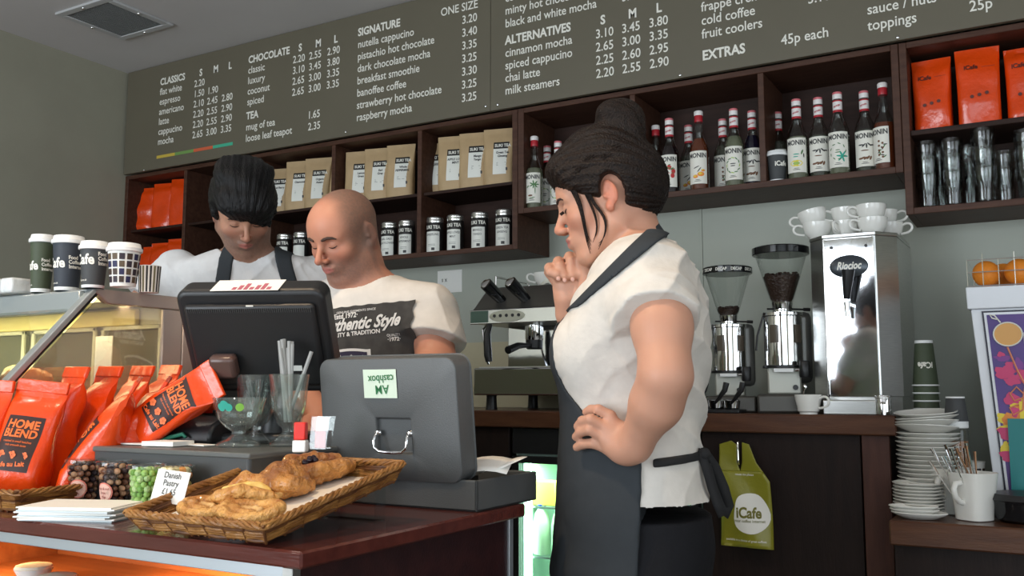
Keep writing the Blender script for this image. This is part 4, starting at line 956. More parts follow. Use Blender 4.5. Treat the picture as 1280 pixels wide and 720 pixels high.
# ------------------------------------------------------------------ glass display case on the left
CX1, CX0, ZT = -1.75, -3.6, 1.346
yf = lambda z: 1.266-(ZT-z)*.905       # sloping front
t = thing('display_case', 'refrigerated glass display case with sloping front on the left of the counter', 'display case', (CX1, 1.2, TZ)); ox, oy, oz = t.location
m_cf = mat('case_frame', (.40, .44, .45), .35, .6); m_ce = mat('case_end_steel', (.42, .36, .33), .4, .55)
def cb(n, x0, x1, y0, y1, z0, z1, m, bev=.002): return MB().box(x0-ox, x1-ox, y0-oy, y1-oy, z0-oz, z1-oz).build(n, m, t, bevel=bev, seg=1)
cb('top_panel', CX0, CX1-.02, 1.266, 1.522, ZT-.014, ZT, m_cf)
MB().prism([(1.262-oy, ZT-oz-.004), (1.275-oy, ZT-oz), (1.535-oy, ZT-oz), (1.535-oy, ZT-.030-oz), (1.30-oy, ZT-.030-oz), (1.285-oy, ZT-.020-oz)], -.02, .0, 'x').build('end_rail', m_ce, t, smooth=False, bevel=.002)
cb('front_rail', CX0, CX1-.022, yf(ZT-.02)-.004, yf(ZT-.02)+.012, ZT-.05, ZT-.006, m_cf)
zb = TZ
MB().prism([(yf(ZT)-oy-.004, ZT-oz-.002), (yf(ZT)-oy+.012, ZT-oz), (yf(zb)-oy+.014, zb-oz), (yf(zb)-oy-.006, zb-oz)], -.022, .0, 'x').build('sloping_bar', m_cf, t, smooth=False, bevel=.002)
MB().prism([(yf(ZT)-oy+.012, ZT-oz-.003), (yf(ZT)-oy+.016, ZT-oz-.006), (yf(zb)-oy+.018, zb-oz), (yf(zb)-oy+.0145, zb-oz)], -.020, -.004, 'x').build('rubber_seal', m_black, t, smooth=False)
m_gend = thin_glass('case_end_glass', (.90, .86, .82), .03, .12, .30, (.26, .20, .18))  # the brownish reflection over this pane is painted in as body colour
MB().prism([(yf(ZT)-oy+.016, ZT-oz-.02), (1.50-oy, ZT-oz-.03), (1.50-oy, zb-oz), (yf(zb)-oy+.02, zb-oz)], -.014, -.009, 'x').build('end_glass', m_gend, t, smooth=False)
MB().add([(CX0-ox, yf(ZT-.05)-oy, ZT-.05-oz), (-.022, yf(ZT-.05)-oy, ZT-.05-oz), (-.022, yf(zb+.02)-oy, zb+.02-oz), (CX0-ox, yf(zb+.02)-oy, zb+.02-oz)], [(0, 1, 2, 3)]).build('front_glass', m_pane, t, smooth=False).modifiers.new('s', 'SOLIDIFY').thickness = .005
cb('corner_post', CX1-.035, CX1, 1.502, 1.537, TZ, ZT-.03, m_ce)
cb('corner_post', CX1-.010, CX1-.0, 1.445, 1.500, TZ+.02, ZT-.031, m_ce)
m_cin = mat('case_inside_cream', (.52, .50, .36), .5)
cb('back_panel', CX0, CX1-.036, 1.502, 1.522, TZ, ZT-.015, m_cin)
for x0, x1 in ((-2.02, -1.80), (-2.30, -2.04), (-2.62, -2.33)):
    cb('back_door', x0, x1, 1.490, 1.500, 1.0, 1.275, thin_glass('door_smoked', (.7, .7, .6), .05, .06, .5, (.22, .21, .14)))
    for a in (x0, x1-.012): cb('door_frame', a, a+.012, 1.482, 1.490, .99, 1.285, m_cin)
    cb('door_frame', x0, x1, 1.482, 1.490, 1.275, 1.285, m_cin)
cb('glass_shelf', CX0, CX1-.03, 1.16, 1.47, 1.128, 1.134, m_pane, 0); cb('case_floor', CX0, CX1-.03, .93, 1.49, TZ, TZ+.02, m_cf, 0)
area('case_lamp', (-2.4, 1.36, ZT-.03), (-2.4, 1.40, 1.0), 1.3, .05, 3.6, (1, .86, .45))
cb('lamp_tube', -3.0, -1.80, 1.30, 1.325, ZT-.022, ZT-.0145, mat('lamp_tube', (.9, .85, .6), .4, emit=(1, .85, .45), estr=3))
cb('price_card', -1.925, -1.865, 1.40, 1.402, 1.135, 1.255, m_paper, 0)
m_pastry = mat('pastry_golden', (.46, .17, .035), .5, col2=(.74, .38, .10), vscale=22, bump=.5, bscale=60, coat=.15)
m_pastryd = mat('pastry_brown', (.26, .08, .018), .45, col2=(.56, .23, .05), vscale=18, bump=.6, bscale=70, coat=.2)
def croissant(x, y, z, rot, s, lbl):
    b = MB(); pts = []; rs = []
    for i in range(17):
        u = i/16*2-1; pts.append((.062*math.sin(u*1.3), -.022*math.cos(u*1.3)+.01, .021)); rs.append(.021*(1-abs(u)**2.2)+.004+.0022*(i % 2))
    b.tube(pts, rs, 14); o = b.build('croissant', m_pastryd, None, (x, y, z), (0, 0, rot)); o.scale = (s, s, s); tag(o, lbl, 'croissant', 'croissants in the display case'); return o
croissant(-2.02, 1.30, 1.135, .4, 1.0, 'golden croissant in the glass case right behind the orange bags, right one')
croissant(-2.10, 1.22, 1.135, -.3, 1.0, 'golden croissant in the glass case just left of the other, lower')
croissant(-2.30, 1.28, 1.135, .8, 1.0, 'golden croissant near the sloping bar of the glass case')
m_roll = mat('bread_roll', (.62, .50, .24), .6, col2=(.50, .42, .18), vscale=20, bump=.3, bscale=50); m_lettuce = mat('lettuce', (.20, .33, .06), .5, bump=.5, bscale=50)
for i, (x, y) in enumerate(((-2.22, 1.40), (-2.36, 1.38), (-2.50, 1.40), (-2.48, 1.25))):
    t2 = thing('filled_roll', ('pale filled bread roll in the glass case nearest the rear door', 'pale filled bread roll second from the right at the back of the glass case', 'pale filled bread roll at the back left of the glass case', 'pale filled bread roll at the front left of the glass case')[i], 'bread roll', (x, y, 1.1345), i*.7, 'filled rolls in the display case')
    MB().lathe([(.035, 0), (.045, .008), (.045, .020), (.040, .022)], 20, ellipse=.7).build('roll_base', m_roll, t2)
    b = MB(); n = 32; b.add([((.050+.004*math.sin(i*5))*math.cos(2*PI*i/n), .7*(.050+.004*math.sin(i*5))*math.sin(2*PI*i/n), .023+.003*math.sin(i*3.1)) for i in range(n)]+[(0, 0, .026)], [(i, (i+1) % n, n) for i in range(n)]).build('lettuce_leaf', m_lettuce, t2)
    MB().lathe([(.044, .025), (.046, .032), (.036, .050), (.015, .058), (0, .059)], 20, ellipse=.7).build('roll_top', m_roll, t2)
# yellow striped inner awning edge / cloth seen at the far left under the case top
o = cb('inner_lining', CX0, -1.90, 1.486, 1.500, 1.286, 1.325, mat('lining_yellow', (.75, .62, .22), .5))

# takeaway cups on the case
wds = lambda s: (('iCafe', .030*s, -.034*s, .050, True), ('Food', .011*s, .030*s, .068, True), ('Coffee', .011*s, .030*s, .058, True), ('Internet', .011*s, .030*s, .048, True), ('www.icafe.co.uk', .006*s, -.03*s, .014, False))
def case_cup(px_, pbase, top, halfw, m, lbl, words, **k):
    p = at(px_, pbase, Z=ZT+.001); d = float(np.dot(p-np.array([0, 0, CAM_H]), ray(640, 360)))
    h = (pbase-top)*d/FPX*1.005; r1 = halfw*d/FPX; s = r1/.034
    c_ = paper_cup('takeaway_cup', lbl, p[0], p[1], ZT+.001, r1*.70, r1*.93, h-.013, m, math.atan2(p[0], p[1])*-.6-.42+k.pop('rot', 0), words=words, group='takeaway cups on the glass case', **k); return c_
case_cup(50.5, 366, 294.5, 15.5, m_green, 'green paper cup with white lid, leftmost on the glass case', wds(.9), rot=-.35)
case_cup(83, 364, 296, 19.5, m_navy, 'dark navy paper cup with white lid second from left on the case', wds(1), rot=-.15)
case_cup(116, 360.5, 303, 18, m_char, 'charcoal grey paper cup with white lid, third on the case', wds(1), rot=0)
case_cup(153.5, 359, 305.5, 21, m_paper, 'white paper cup printed with dark squares on the glass case', (), squares=True, base=False)
p = at(186, 366, Z=ZT+.001)
t = thing('striped_cup', 'stack of paper cups with dark vertical stripes beside the squared cup', 'paper cup', (p[0], p[1], ZT+.001), .2)
MB().lathe([(.021, 0), (.024, .058), (.0245, .060), (.022, .059), (.020, .003)], 28).build('cup_body', m_paper, t)
b = MB()
for i in range(18):
    a0 = 2*PI*i/18; g = MB().grid(3, 2, lambda u, v: ((.0213+.0031*v)*math.sin(a0+u*.19), -(.0213+.0031*v)*math.cos(a0+u*.19), .0005+.058*v)); b.add(g.v, g.f, i % 3 == 0)
b.build('stripes', [mat('stripe_dark', (.03, .028, .03), .6), mat('stripe_olive', (.16, .15, .08), .6)], t)
p = at(12, 368, Z=ZT+.001)
for i, (dx, w_) in enumerate(((-.03, .06), (.030, .045))):
    o = MB().box(-w_/2, w_/2, -.03, .03, 0, .034).build('wrapped_packet', mat('cling_white', (.72, .74, .74), .25, bump=.5, bscale=40, coat=.4), None, (p[0]+dx, p[1], ZT+.001), bevel=.006, seg=3)
    tag(o, ('cling wrapped white packet at the far left on the glass case', 'smaller cling wrapped white packet beside the green cup')[i], 'packet', 'wrapped packets on the glass case')

# ------------------------------------------------------------------ till base, drawer and open lid
t = thing('till_housing', 'low dark grey till housing holding the sundae glasses', 'till', (-1.315, 1.20, TZ))
MB().box(-.192, .195, -.097, .16, 0, .098).build('housing', m_greyd, t, bevel=.006); MB().box(-.194, .197, -.099, .162, .090, .100).build('top_cover', mat('till_top', (.10, .105, .10), .4), t, bevel=.003)
TBZ = TZ+.1005
t = thing('cash_drawer', 'open grey metal cash drawer with notes on the counter end', 'cash drawer', (-.985, 1.43, TZ))
x0, x1, y0, y1 = -.152, .155, -.103, .105
b = MB().box(x0, x1, y0, y1, .0, .006).box(x0, x1, y0, y0+.006, 0, .052).box(x0, x1, y1-.006, y1, 0, .052).box(x0, x0+.006, y0, y1, 0, .052).box(x1-.006, x1, y0, y1, 0, .052)
b.build('drawer_body', m_grey, t, smooth=False, bevel=.0025)
b = MB()
for x in (-.09, -.03, .03, .09): b.box(x-.0015, x+.0015, y0+.006, y1-.006, .006, .040)
b.box(x0+.006, x1-.006, -.01, -.007, .006, .040).build('tray_divider', m_black, t, smooth=False)
l = MB()
def rr_rect(w, h, r, n=6):
    P = []
    for cx, cz, a0 in ((w/2-r, h-r, 0), (-w/2+r, h-r, PI/2), (-w/2+r, r, PI), (w/2-r, r, 1.5*PI)):
        for i in range(n+1): a = a0+PI/2*i/n; P.append((cx+r*math.cos(a), cz+r*math.sin(a)))
    return P
lid = thing('cashbox_lid', 'upright grey cash box lid with chrome bail handle and paper note', 'cash box', (-1.003, 1.322, TZ+.045)); lid.rotation_euler = (math.radians(7), 0, 0)
LH = .212
O = rr_rect(.296, LH, .022); I_ = rr_rect(.075, .062, .003); I_ = [(x+.012, z+.046) for x, z in I_]
b = MB(); n = len(O)
b.add([(x, 0, z) for x, z in O]+[(x, 0, z) for x, z in I_], [(i, (i+1) % n, n+(i+1) % n, n+i) for i in range(n)])
b.add([(x, 0, z) for x, z in I_]+[(x*.94+.0007, .010, z*.96+.003) for x, z in I_], [(i, (i+1) % n, n+(i+1) % n, n+i) for i in range(n)]+[tuple(range(n, 2*n))])
b.add([(x, 0, z) for x, z in O]+[(x*1.0, .045, z) for x, z in O], [(i, n+i, n+(i+1) % n, (i+1) % n) for i in range(n)]+[tuple(range(n, 2*n))])
lo_ = b.build('lid_shell', m_grey, lid); w_ = lo_.modifiers.new('w', 'WELD'); w_.merge_threshold = 1e-5
bm_ = lo_.modifiers.new('b', 'BEVEL'); bm_.width = .004; bm_.segments = 3; bm_.limit_method = 'ANGLE'; bm_.angle_limit = math.radians(40)
MB().tube(smooth_pts([(-.022, .004, .082), (-.022, -.010, .080), (-.024, -.012, .072), (-.024, -.013, .056), (-.018, -.013, .051), (.012, -.013, .050), (.042, -.013, .051), (.048, -.013, .056), (.048, -.012, .072), (.046, -.010, .080), (.046, .004, .082)], 1), .0028, 10).build('bail_handle', m_chrome, lid)
for x in (-.022, .046): MB().lathe([(0, .005), (.004, .004), (.006, 0)], 12, M=T(x, .001, .082) @ RX(PI/2)).build('handle_mount', m_chrome, lid)
nt = MB().grid(6, 4, lambda u, v: (-.046+.072*u, -.0015-.0015*math.sin(u*3), .143+.050*v)).build('paper_note', mat('note_green_white', (.62, .72, .58), .6), lid)
b = MB(); m_gi = mat('green_ink', (.02, .16, .05), .6); Mt = T(.020, -.0036, .187) @ RY(PI)
text(b, 'AM', .021, T(.012, -.0038, .158) @ RY(PI), False, 'LEFT', 1) if False else None
text(b, 'cashbox', .0195, T(.021, -.0038, .184) @ RY(PI-.04), False, 'LEFT', .86); text(b, 'AM', .022, T(.010, -.0038, .166) @ RY(PI-.04), False, 'LEFT', .95)
b.build('note_lettering', m_gi, nt, smooth=False)
tag(MB().grid(6, 4, lambda u, v: (.10*u-.01*v, .07*v, .012*math.sin(u*2.5)+.02*v)).build('bank_note', m_paper, None, (-.905, 1.365, TZ+.052), (0, 0, .2)), 'white receipt lying over the cash drawer edge, nearer the lid', 'receipt', 'receipts in the cash drawer').modifiers.new('s', 'SOLIDIFY').thickness = .0006
o = MB().grid(6, 4, lambda u, v: (.085*u, .055*v, .010*math.sin(u*2)+.018*v)).build('bank_note', m_paper, None, (-.895, 1.43, TZ+.050), (0, -.1, -.5)); o.modifiers.new('s', 'SOLIDIFY').thickness = .0006
tag(o, 'folded receipt with a small black mark in the cash drawer', 'receipt', 'receipts in the cash drawer'); MB().box(.02, .032, .035, .045, .026, .0275).build('black_mark', m_lblk, o)
o = MB().box(-.03, .03, 0, .04, 0, .012).build('coin_roll_bag', mat('violet_plastic', (.10, .06, .18), .4), None, (-.99, 1.40, TZ+.042), bevel=.003); tag(o, 'small violet coin bag behind the cash box lid', 'coin bag')

# ------------------------------------------------------------------ touch screen till seen from behind
m_mon = mat('monitor_black', (.016, .016, .017), .4, bump=.04, bscale=250)
t = thing('till_monitor', 'black touch screen till seen from behind with paper taped on top', 'monitor', (-1.315, 1.345, TBZ), math.radians(23))
mt = MB().prism(rr_rect(.285, .215, .022), 0, .05, 'y').mesh('monitor_shell', m_mon)
Mm = T(0, -.02, .095) @ RX(math.radians(30))
sh = link('monitor_shell', mt, t); sh.matrix_local = Mm; bb = sh.modifiers.new('b', 'BEVEL'); bb.width = .010; bb.segments = 4; bb.limit_method = 'ANGLE'; bb.angle_limit = math.radians(40)
MB().box(-.125, .125, -.012, .004, .02, .19).build('rear_cover', m_mon, sh, bevel=.01, seg=3)
v = MB()
for i in range(60): v.box(-.118+i*.004, -.1165+i*.004, -.0135, -.0125, .176, .184)
o = v.build('vent_slots', mat('vent_dark', (.06, .06, .06), .5), sh, smooth=False); o['kind'] = 'stuff'
MB().box(-.07, .06, -.003, .045, .216, .2165).build('taped_paper', m_paper, sh, (0, 0, .0))
b = MB()
for i in range(7): b.box(-.03+i*.011, -.022+i*.011, .0, .012+.008*(i % 3), .2167, .2169)
b.build('paper_print', mat('print_red_violet', (.45, .12, .16), .6), sh, smooth=False)
MB().box(-.002, .012, -.0131, -.0125, .188, .191).build('maker_mark', m_chalk, sh)
MB().tube([(0, .03, .01), (0, .035, .06), (0, .0, .14), (0, -.03, .17)], [.035, .03, .028, .03], 14).build('stand', m_mon, t); MB().box(-.09, .09, -.05, .09, 0, .018).build('stand_foot', m_mon, t, bevel=.006)
MB().box(.06, .085, -.0135, -.0125, .055, .066).build('sticker', m_lwht, sh)
MB().box(-.085, -.035, -.04, -.012, .05, .095).build('card_reader', mat('reader_brown', (.10, .055, .045), .3), sh, bevel=.008)
# receipt printer
t = thing('receipt_printer', 'low black receipt printer beside the sundae glass', 'printer', (-1.44, 1.285, TBZ), .1)
MB().prism([(-.055, 0), (.05, 0), (.05, .052), (.0, .058), (-.045, .035), (-.055, .02)], -.075, .075, 'x').build('printer_body', m_black, t, bevel=.006); MB().box(-.04, .04, -.01, .0, .056, .062).build('paper_slot', m_chrome, t)
for i, (x, y, w_, d_, r_, l) in enumerate(((-1.46, 1.175, .10, .05, .05, 'loose white slips at the left on the till housing'), (-1.385, 1.165, .07, .055, .15, 'white card stack beside the sundae glass'), (-1.335, 1.195, .06, .03, -.1, 'narrow pale slip behind the card stack'))):
    o = MB().box(-w_/2, w_/2, -d_/2, d_/2, 0, .002+.006*(i == 1)).build('paper_slip', m_paper, None, (x, y, TBZ+.001), (0, 0, r_)); tag(o, l, 'paper', 'papers on the till housing')
o = MB().tube([(0, 0, .003), (.02, .01, .012), (.045, .018, .018), (.052, .02, .012)], [.003, .004, .004, .003], 8).build('green_clip', mat('clip_green', (.02, .16, .10), .4), None, (-1.46, 1.205, TBZ)); tag(o, 'green plastic clip lying by the orange bag on the till housing', 'clip')

# ------------------------------------------------------------------ sundae glasses, straws
m_sg = thin_glass('sundae_glass', (.90, .94, .92), .02, .12, .035, (.75, .80, .78))
def sundae(lbl, x, y, h, r, foot, bowl0, fl=10):
    t = thing('sundae_glass', lbl, 'glass', (x, y, TBZ), 0, 'sundae glasses on the till housing'); n = 60
    prof = [(foot*.96, 0), (foot, .003), (foot*.93, .007), (foot*.55, bowl0*.45), (foot*.28, bowl0*.72), (foot*.30, bowl0*.9), (r*.50, bowl0*1.15), (r*.78, bowl0+(h-bowl0)*.35), (r*.86, bowl0+(h-bowl0)*.7), (r, h), (r-.002, h+.001), (r-.0035, h-.002), (r*.86-.004, bowl0+(h-bowl0)*.7), (r*.74, bowl0+(h-bowl0)*.38), (r*.40, bowl0*1.32), (.002, bowl0*1.2)]
    v = []
    for k, (rr2, z_) in enumerate(prof):
        amp = .045 if .01 < z_ < h*.86 and k < 9 else 0
        for i in range(n): a = 2*PI*i/n; q = rr2*(1+amp*abs(math.cos(a*fl/2))); v.append((q*math.cos(a), q*math.sin(a), z_))
    f = [(j*n+i, j*n+(i+1) % n, (j+1)*n+(i+1) % n, (j+1)*n+i) for j in range(len(prof)-1) for i in range(n)]+[tuple(reversed(range(n)))]+[tuple((len(prof)-1)*n+i for i in range(n))]
    MB().add(v, f).build('glass_bowl', m_sg, t); return t
g1 = sundae('short footed sundae glass with teal and green stickers on the till housing', -1.262, 1.215, .086, .0475, .040, .030)
def tallglass(lbl, px_, y, h, r):
    x = float(at(px_, 500, Y=y)[0]); return sundae(lbl, x, y, h, r, .034, .035, 8)
g2 = tallglass('tall footed glass holding black straws behind the short sundae glass', 322, 1.30, .128, .042)
g3 = tallglass('tall footed glass holding clear straws beside the red topped block', 361, 1.27, .128, .037)
st = [mat('sticker_teal', (.05, .42, .32), .5), mat('sticker_green', (.30, .62, .10), .5)]
for i, (a, m_) in enumerate(((.10, 0), (.40, 0), (.25, 0), (.82, 1))):
    b = MB(); z0 = .070+(.005 if i == 2 else 0); pp = [(0, 0)]+[(.0070*math.cos(2*PI*k/16), .0070*math.sin(2*PI*k/16)) for k in range(16)]
    b.add([((.0400+(z0+z-.058)*.45)*1.03*math.sin(a+x/.045), -(.0400+(z0+z-.058)*.45)*1.03*math.cos(a+x/.045), z0+z) for x, z in pp], [(0, k+1, (k+1) % 16+1) for k in range(16)]); b.build('sticker', st[m_], g1)
m_sb = mat('straw_black', (.012, .012, .012), .3); m_sc = mat('straw_clear', (.42, .43, .42), .3, alpha=.7)
def straws(g, n, L_, m, tilt, lbls, grp, seed, rad=.0028):
    r_ = random.Random(seed)
    for i in range(n):
        a = r_.uniform(0, 6.28); q = .012*math.sqrt(r_.random()); bp = (g.location.x+q*math.cos(a)*.5, g.location.y+q*math.sin(a)*.5, TBZ+.043)
        tx, ty = tilt(i, r_); d = Vector((tx, ty, 1)).normalized()*(L_+r_.uniform(-.012, .012))
        o = MB().tube([(0, 0, 0), tuple(d)], rad, 8).build('straw', m, None, bp); tag(o, lbls(i), 'straw', grp)
straws(g2, 13, .150, m_sb, lambda i, r_: (-.22+.03*i+r_.uniform(-.02, .02)-.05, -.12+.02*i), lambda i: 'black straw standing in the left tall glass', 'black straws in the tall glass', 1)
straws(g3, 10, .145, m_sc, lambda i, r_: (.30, .15) if i == 9 else (-.16+.02*i, -.06+.012*i), lambda i: 'clear straw leaning far to the right out of the tall glass' if i == 9 else 'clear straw standing in the right tall glass', 'clear straws in the tall glass', 2, .0035)
t = thing('paper_clip_block', 'small white block with a bright red top on the till corner', 'stamp', (float(at(376, 540, Y=1.16)[0]), 1.16, TBZ), .5)
MB().box(-.011, .011, -.011, .011, 0, .019).build('block_base', m_plas, t, bevel=.002); MB().box(-.0095, .0095, -.0095, .0095, .0195, .048).build('red_top', mat('red_plastic', (.72, .03, .02), .35), t, bevel=.002)
t = thing('card_holder', 'clear acrylic card holder behind the red topped block', 'card holder', (float(at(398, 540, Y=1.23)[0]), 1.23, TBZ), .3)
MB().prism([(-.016, 0), (.014, 0), (.022, .055), (-.012, .055)], -.002, .0, 'y').build('front_sheet', m_glass, t, smooth=False); MB().prism([(-.016, 0), (.014, 0), (.022, .055), (-.012, .055)], .020, .022, 'y').build('back_sheet', m_glass, t, smooth=False)
MB().box(-.009, .010, .006, .010, .001, .030).build('red_card', mat('card_red', (.5, .05, .05), .5), t)

# ------------------------------------------------------------------ orange bags of beans in a wicker tray
m_wick = mat('wicker', (.17, .06, .013), .45, col2=(.42, .20, .05), vscale=30, bump=.4, bscale=90); m_wickd = mat('wicker_dark', (.07, .022, .007), .5, col2=(.20, .08, .022), vscale=30)
def wicker(lbl, loc, rot, W_, L_, h, nm='wicker_basket', flare=.012, rows=6):
    """W_ along x, L_ along y; woven sides, rolled rim and floor"""
    t = thing(nm, lbl, 'basket', loc); t.rotation_euler = rot
    def rect(z, ins, wob, n=120):
        P = []
        w2, l2 = W_/2+flare*z/h-ins, L_/2+flare*z/h-ins; per = 4*(w2+l2)
        for i in range(n):
            s = per*i/n; 
            if s < 2*w2: p = (-w2+s, -l2)
            elif s < 2*w2+2*l2: p = (w2, -l2+s-2*w2)
            elif s < 4*w2+2*l2: p = (w2-(s-2*w2-2*l2), l2)
            else: p = (-w2, l2-(s-4*w2-2*l2))
            k = wob[0]*math.sin(i*2*PI*wob[2]/n+wob[1]); nx = (p[0]/w2)**9; ny = (p[1]/l2)**9
            P.append((p[0]+k*nx, p[1]+k*ny, z+wob[3]*math.sin(i*.9)))
        return P
    for j in range(rows):
        z = .004+h*.80*j/(rows-1)
        for q in range(2):
            MB().tube(rect(z+.0025*q, 0, (.0022, PI*((j+q) % 2), 15, .0005)), .0024, 6, closed=True).build('weave_strand', m_wick if (j+q) % 3 else m_wickd, t)
    ns = 30; P = rect(0, 0, (0, 0, 1, 0), ns*4)
    for i in range(ns):
        a = P[i*4]; k = 1+2*flare/W_
        MB().tube([(a[0], a[1], 0), (a[0]*k, a[1]*k, h)], .0021, 6).build('stake', m_wickd, t)
    for q in range(4):
        n = 160; R = rect(h-.002, 0, (0, 0, 1, 0), n)
        rp = []
        for i, p in enumerate(R):
            a = i*2*PI*22/n+q*PI/2; c0 = math.cos(a)*.0042; s0 = math.sin(a)*.0036
            onx = abs(abs(p[0])-(W_/2+flare)) < 1e-3
            rp.append((p[0]+(c0 if onx else 0), p[1]+(0 if onx else c0), p[2]+s0))
        MB().tube(rp, .0026, 6, closed=True).build('rim_strand', m_wick, t)
    b = MB()
    for i in range(18): x = -W_/2+W_*(i+.5)/18; b.tube([(x, -L_/2, .002), (x, 0, .003), (x, L_/2, .002)], .0026, 5)
    for i in range(6): y = -L_/2+L_*(i+.5)/6; b.tube([(-W_/2, y, .0045), (W_/2, y, .0045)], .0022, 5)
    o = b.build('woven_floor', m_wickd, t); o['kind'] = 'stuff'
    return t
wicker('wicker tray under the row of orange coffee bags at the left', (-1.66, 1.12, TZ), (0, 0, .1), .30, .36, .034)
m_foilf = m_foil
HB = ['HOME', 'BLEND']
def hb_bag(M4, lbl, seed, mode, w=.120, h=.215, t_=.062):
    b, fr_ = pouch(w, h, t_, .016, .0024, seed, topw=.98, botw=.97, pw=.5)
    # folded-over sealed top
    t = thing('coffee_bag', lbl, 'coffee bag', (0, 0, 0), 0, 'orange bags of coffee beans on the counter'); t.matrix_world = M4
    b.build('foil_bag', m_foilf, t)
    MB().box(-w*.485, w*.485, -.004, .004, h-.003, h+.020).build('folded_seal', m_foilf, t, bevel=.002)
    if mode:
        l = patch(fr_, -.033, .033, .034, .136, .0012, 10).build('dark_label', mat('bag_label', (.035, .014, .012), .5), t)
        b = MB(); stext(fr_, 'HOME', .0215, 0, .113, .0020, b=b); stext(fr_, 'BLEND', .0205, 0, .096, .0020, b=b)
        stext(fr_, 'roasted in small batches', .0055, 0, .086, .002, b=b, bold=False); stext(fr_, 'rich smooth taste', .0055, 0, .079, .002, b=b, bold=False)
        for x in (-.020, 0, .020):
            for q in range(5): b.lathe([(0, 0), (.0035, 0)], 8, M=T(x+.004*math.cos(q*1.26), fr_(x, .068)-.0022, .063+.004*math.sin(q*1.26)) @ RX(PI/2), caps=False)
        stext(fr_, 'Cafe au Lait', .012, 0, .042, .002, b=b, rot=.12); b.build('lettering', m_foilp, l, smooth=False)
    return t
def lean(px_, py_, zz, rz, tilt, side=0):
    p = at(px_, py_, Z=zz); return T(*p) @ RZ(rz) @ RY(side) @ RX(tilt)
bz = .945
rows_ = [(None, -1.630, 1.050, .45, -.20, .10, 1, 'orange coffee bag at the far left front, its HOME BLEND label in full view'),
         (None, -1.735, 1.010, .40, -.16, .05, 1, 'orange coffee bag cut by the left picture edge'),
         (None, -1.575, 1.120, -.75, -.46, .12, 1, 'orange coffee bag leaning just behind the labelled front bag'),
         (None, -1.573, 1.180, -.78, -.48, .12, 1, 'orange coffee bag third along the leaning row'),
         (None, -1.571, 1.240, -.80, -.50, .12, 1, 'orange coffee bag fourth along the leaning row'),
         (None, -1.569, 1.300, -.80, -.50, .14, 1, 'orange coffee bag last of the leaning row, against the till housing'),
         (None, -1.690, 1.110, -.2, -.30, .02, 0, 'orange coffee bag in the back row behind the labelled front bag'),
         (None, -1.690, 1.185, -.2, -.30, .02, 0, 'orange coffee bag in the back row, second'),
         (None, -1.690, 1.262, -.25, -.30, .02, 0, 'orange coffee bag in the back row with only its seal showing, third'),
         (None, -1.690, 1.338, -.3, -.28, .02, 0, 'orange coffee bag at the right end of the back row')]
for i, (_, x_, y_, rz, ti, sd, md, l) in enumerate(rows_): hb_bag(T(x_-(.02 if i == 0 else 0), y_, bz) @ RZ(rz) @ RY(sd) @ RX(ti), l, 50+i, md, w=.104, h=(.188, .188, .212, .215, .215, .215, .222, .225, .228, .230)[i], t_=.078)
# the bag lying against the till housing
p = at(176, 548, Y=1.19); hb_bag(T(p[0]-.004, 1.19, TBZ+.026) @ RZ(.1) @ RY(math.radians(58)) @ RX(-.15), 'orange coffee bag toppled over, lying slanted across the till housing', 77, 1, .080, .168, .050)

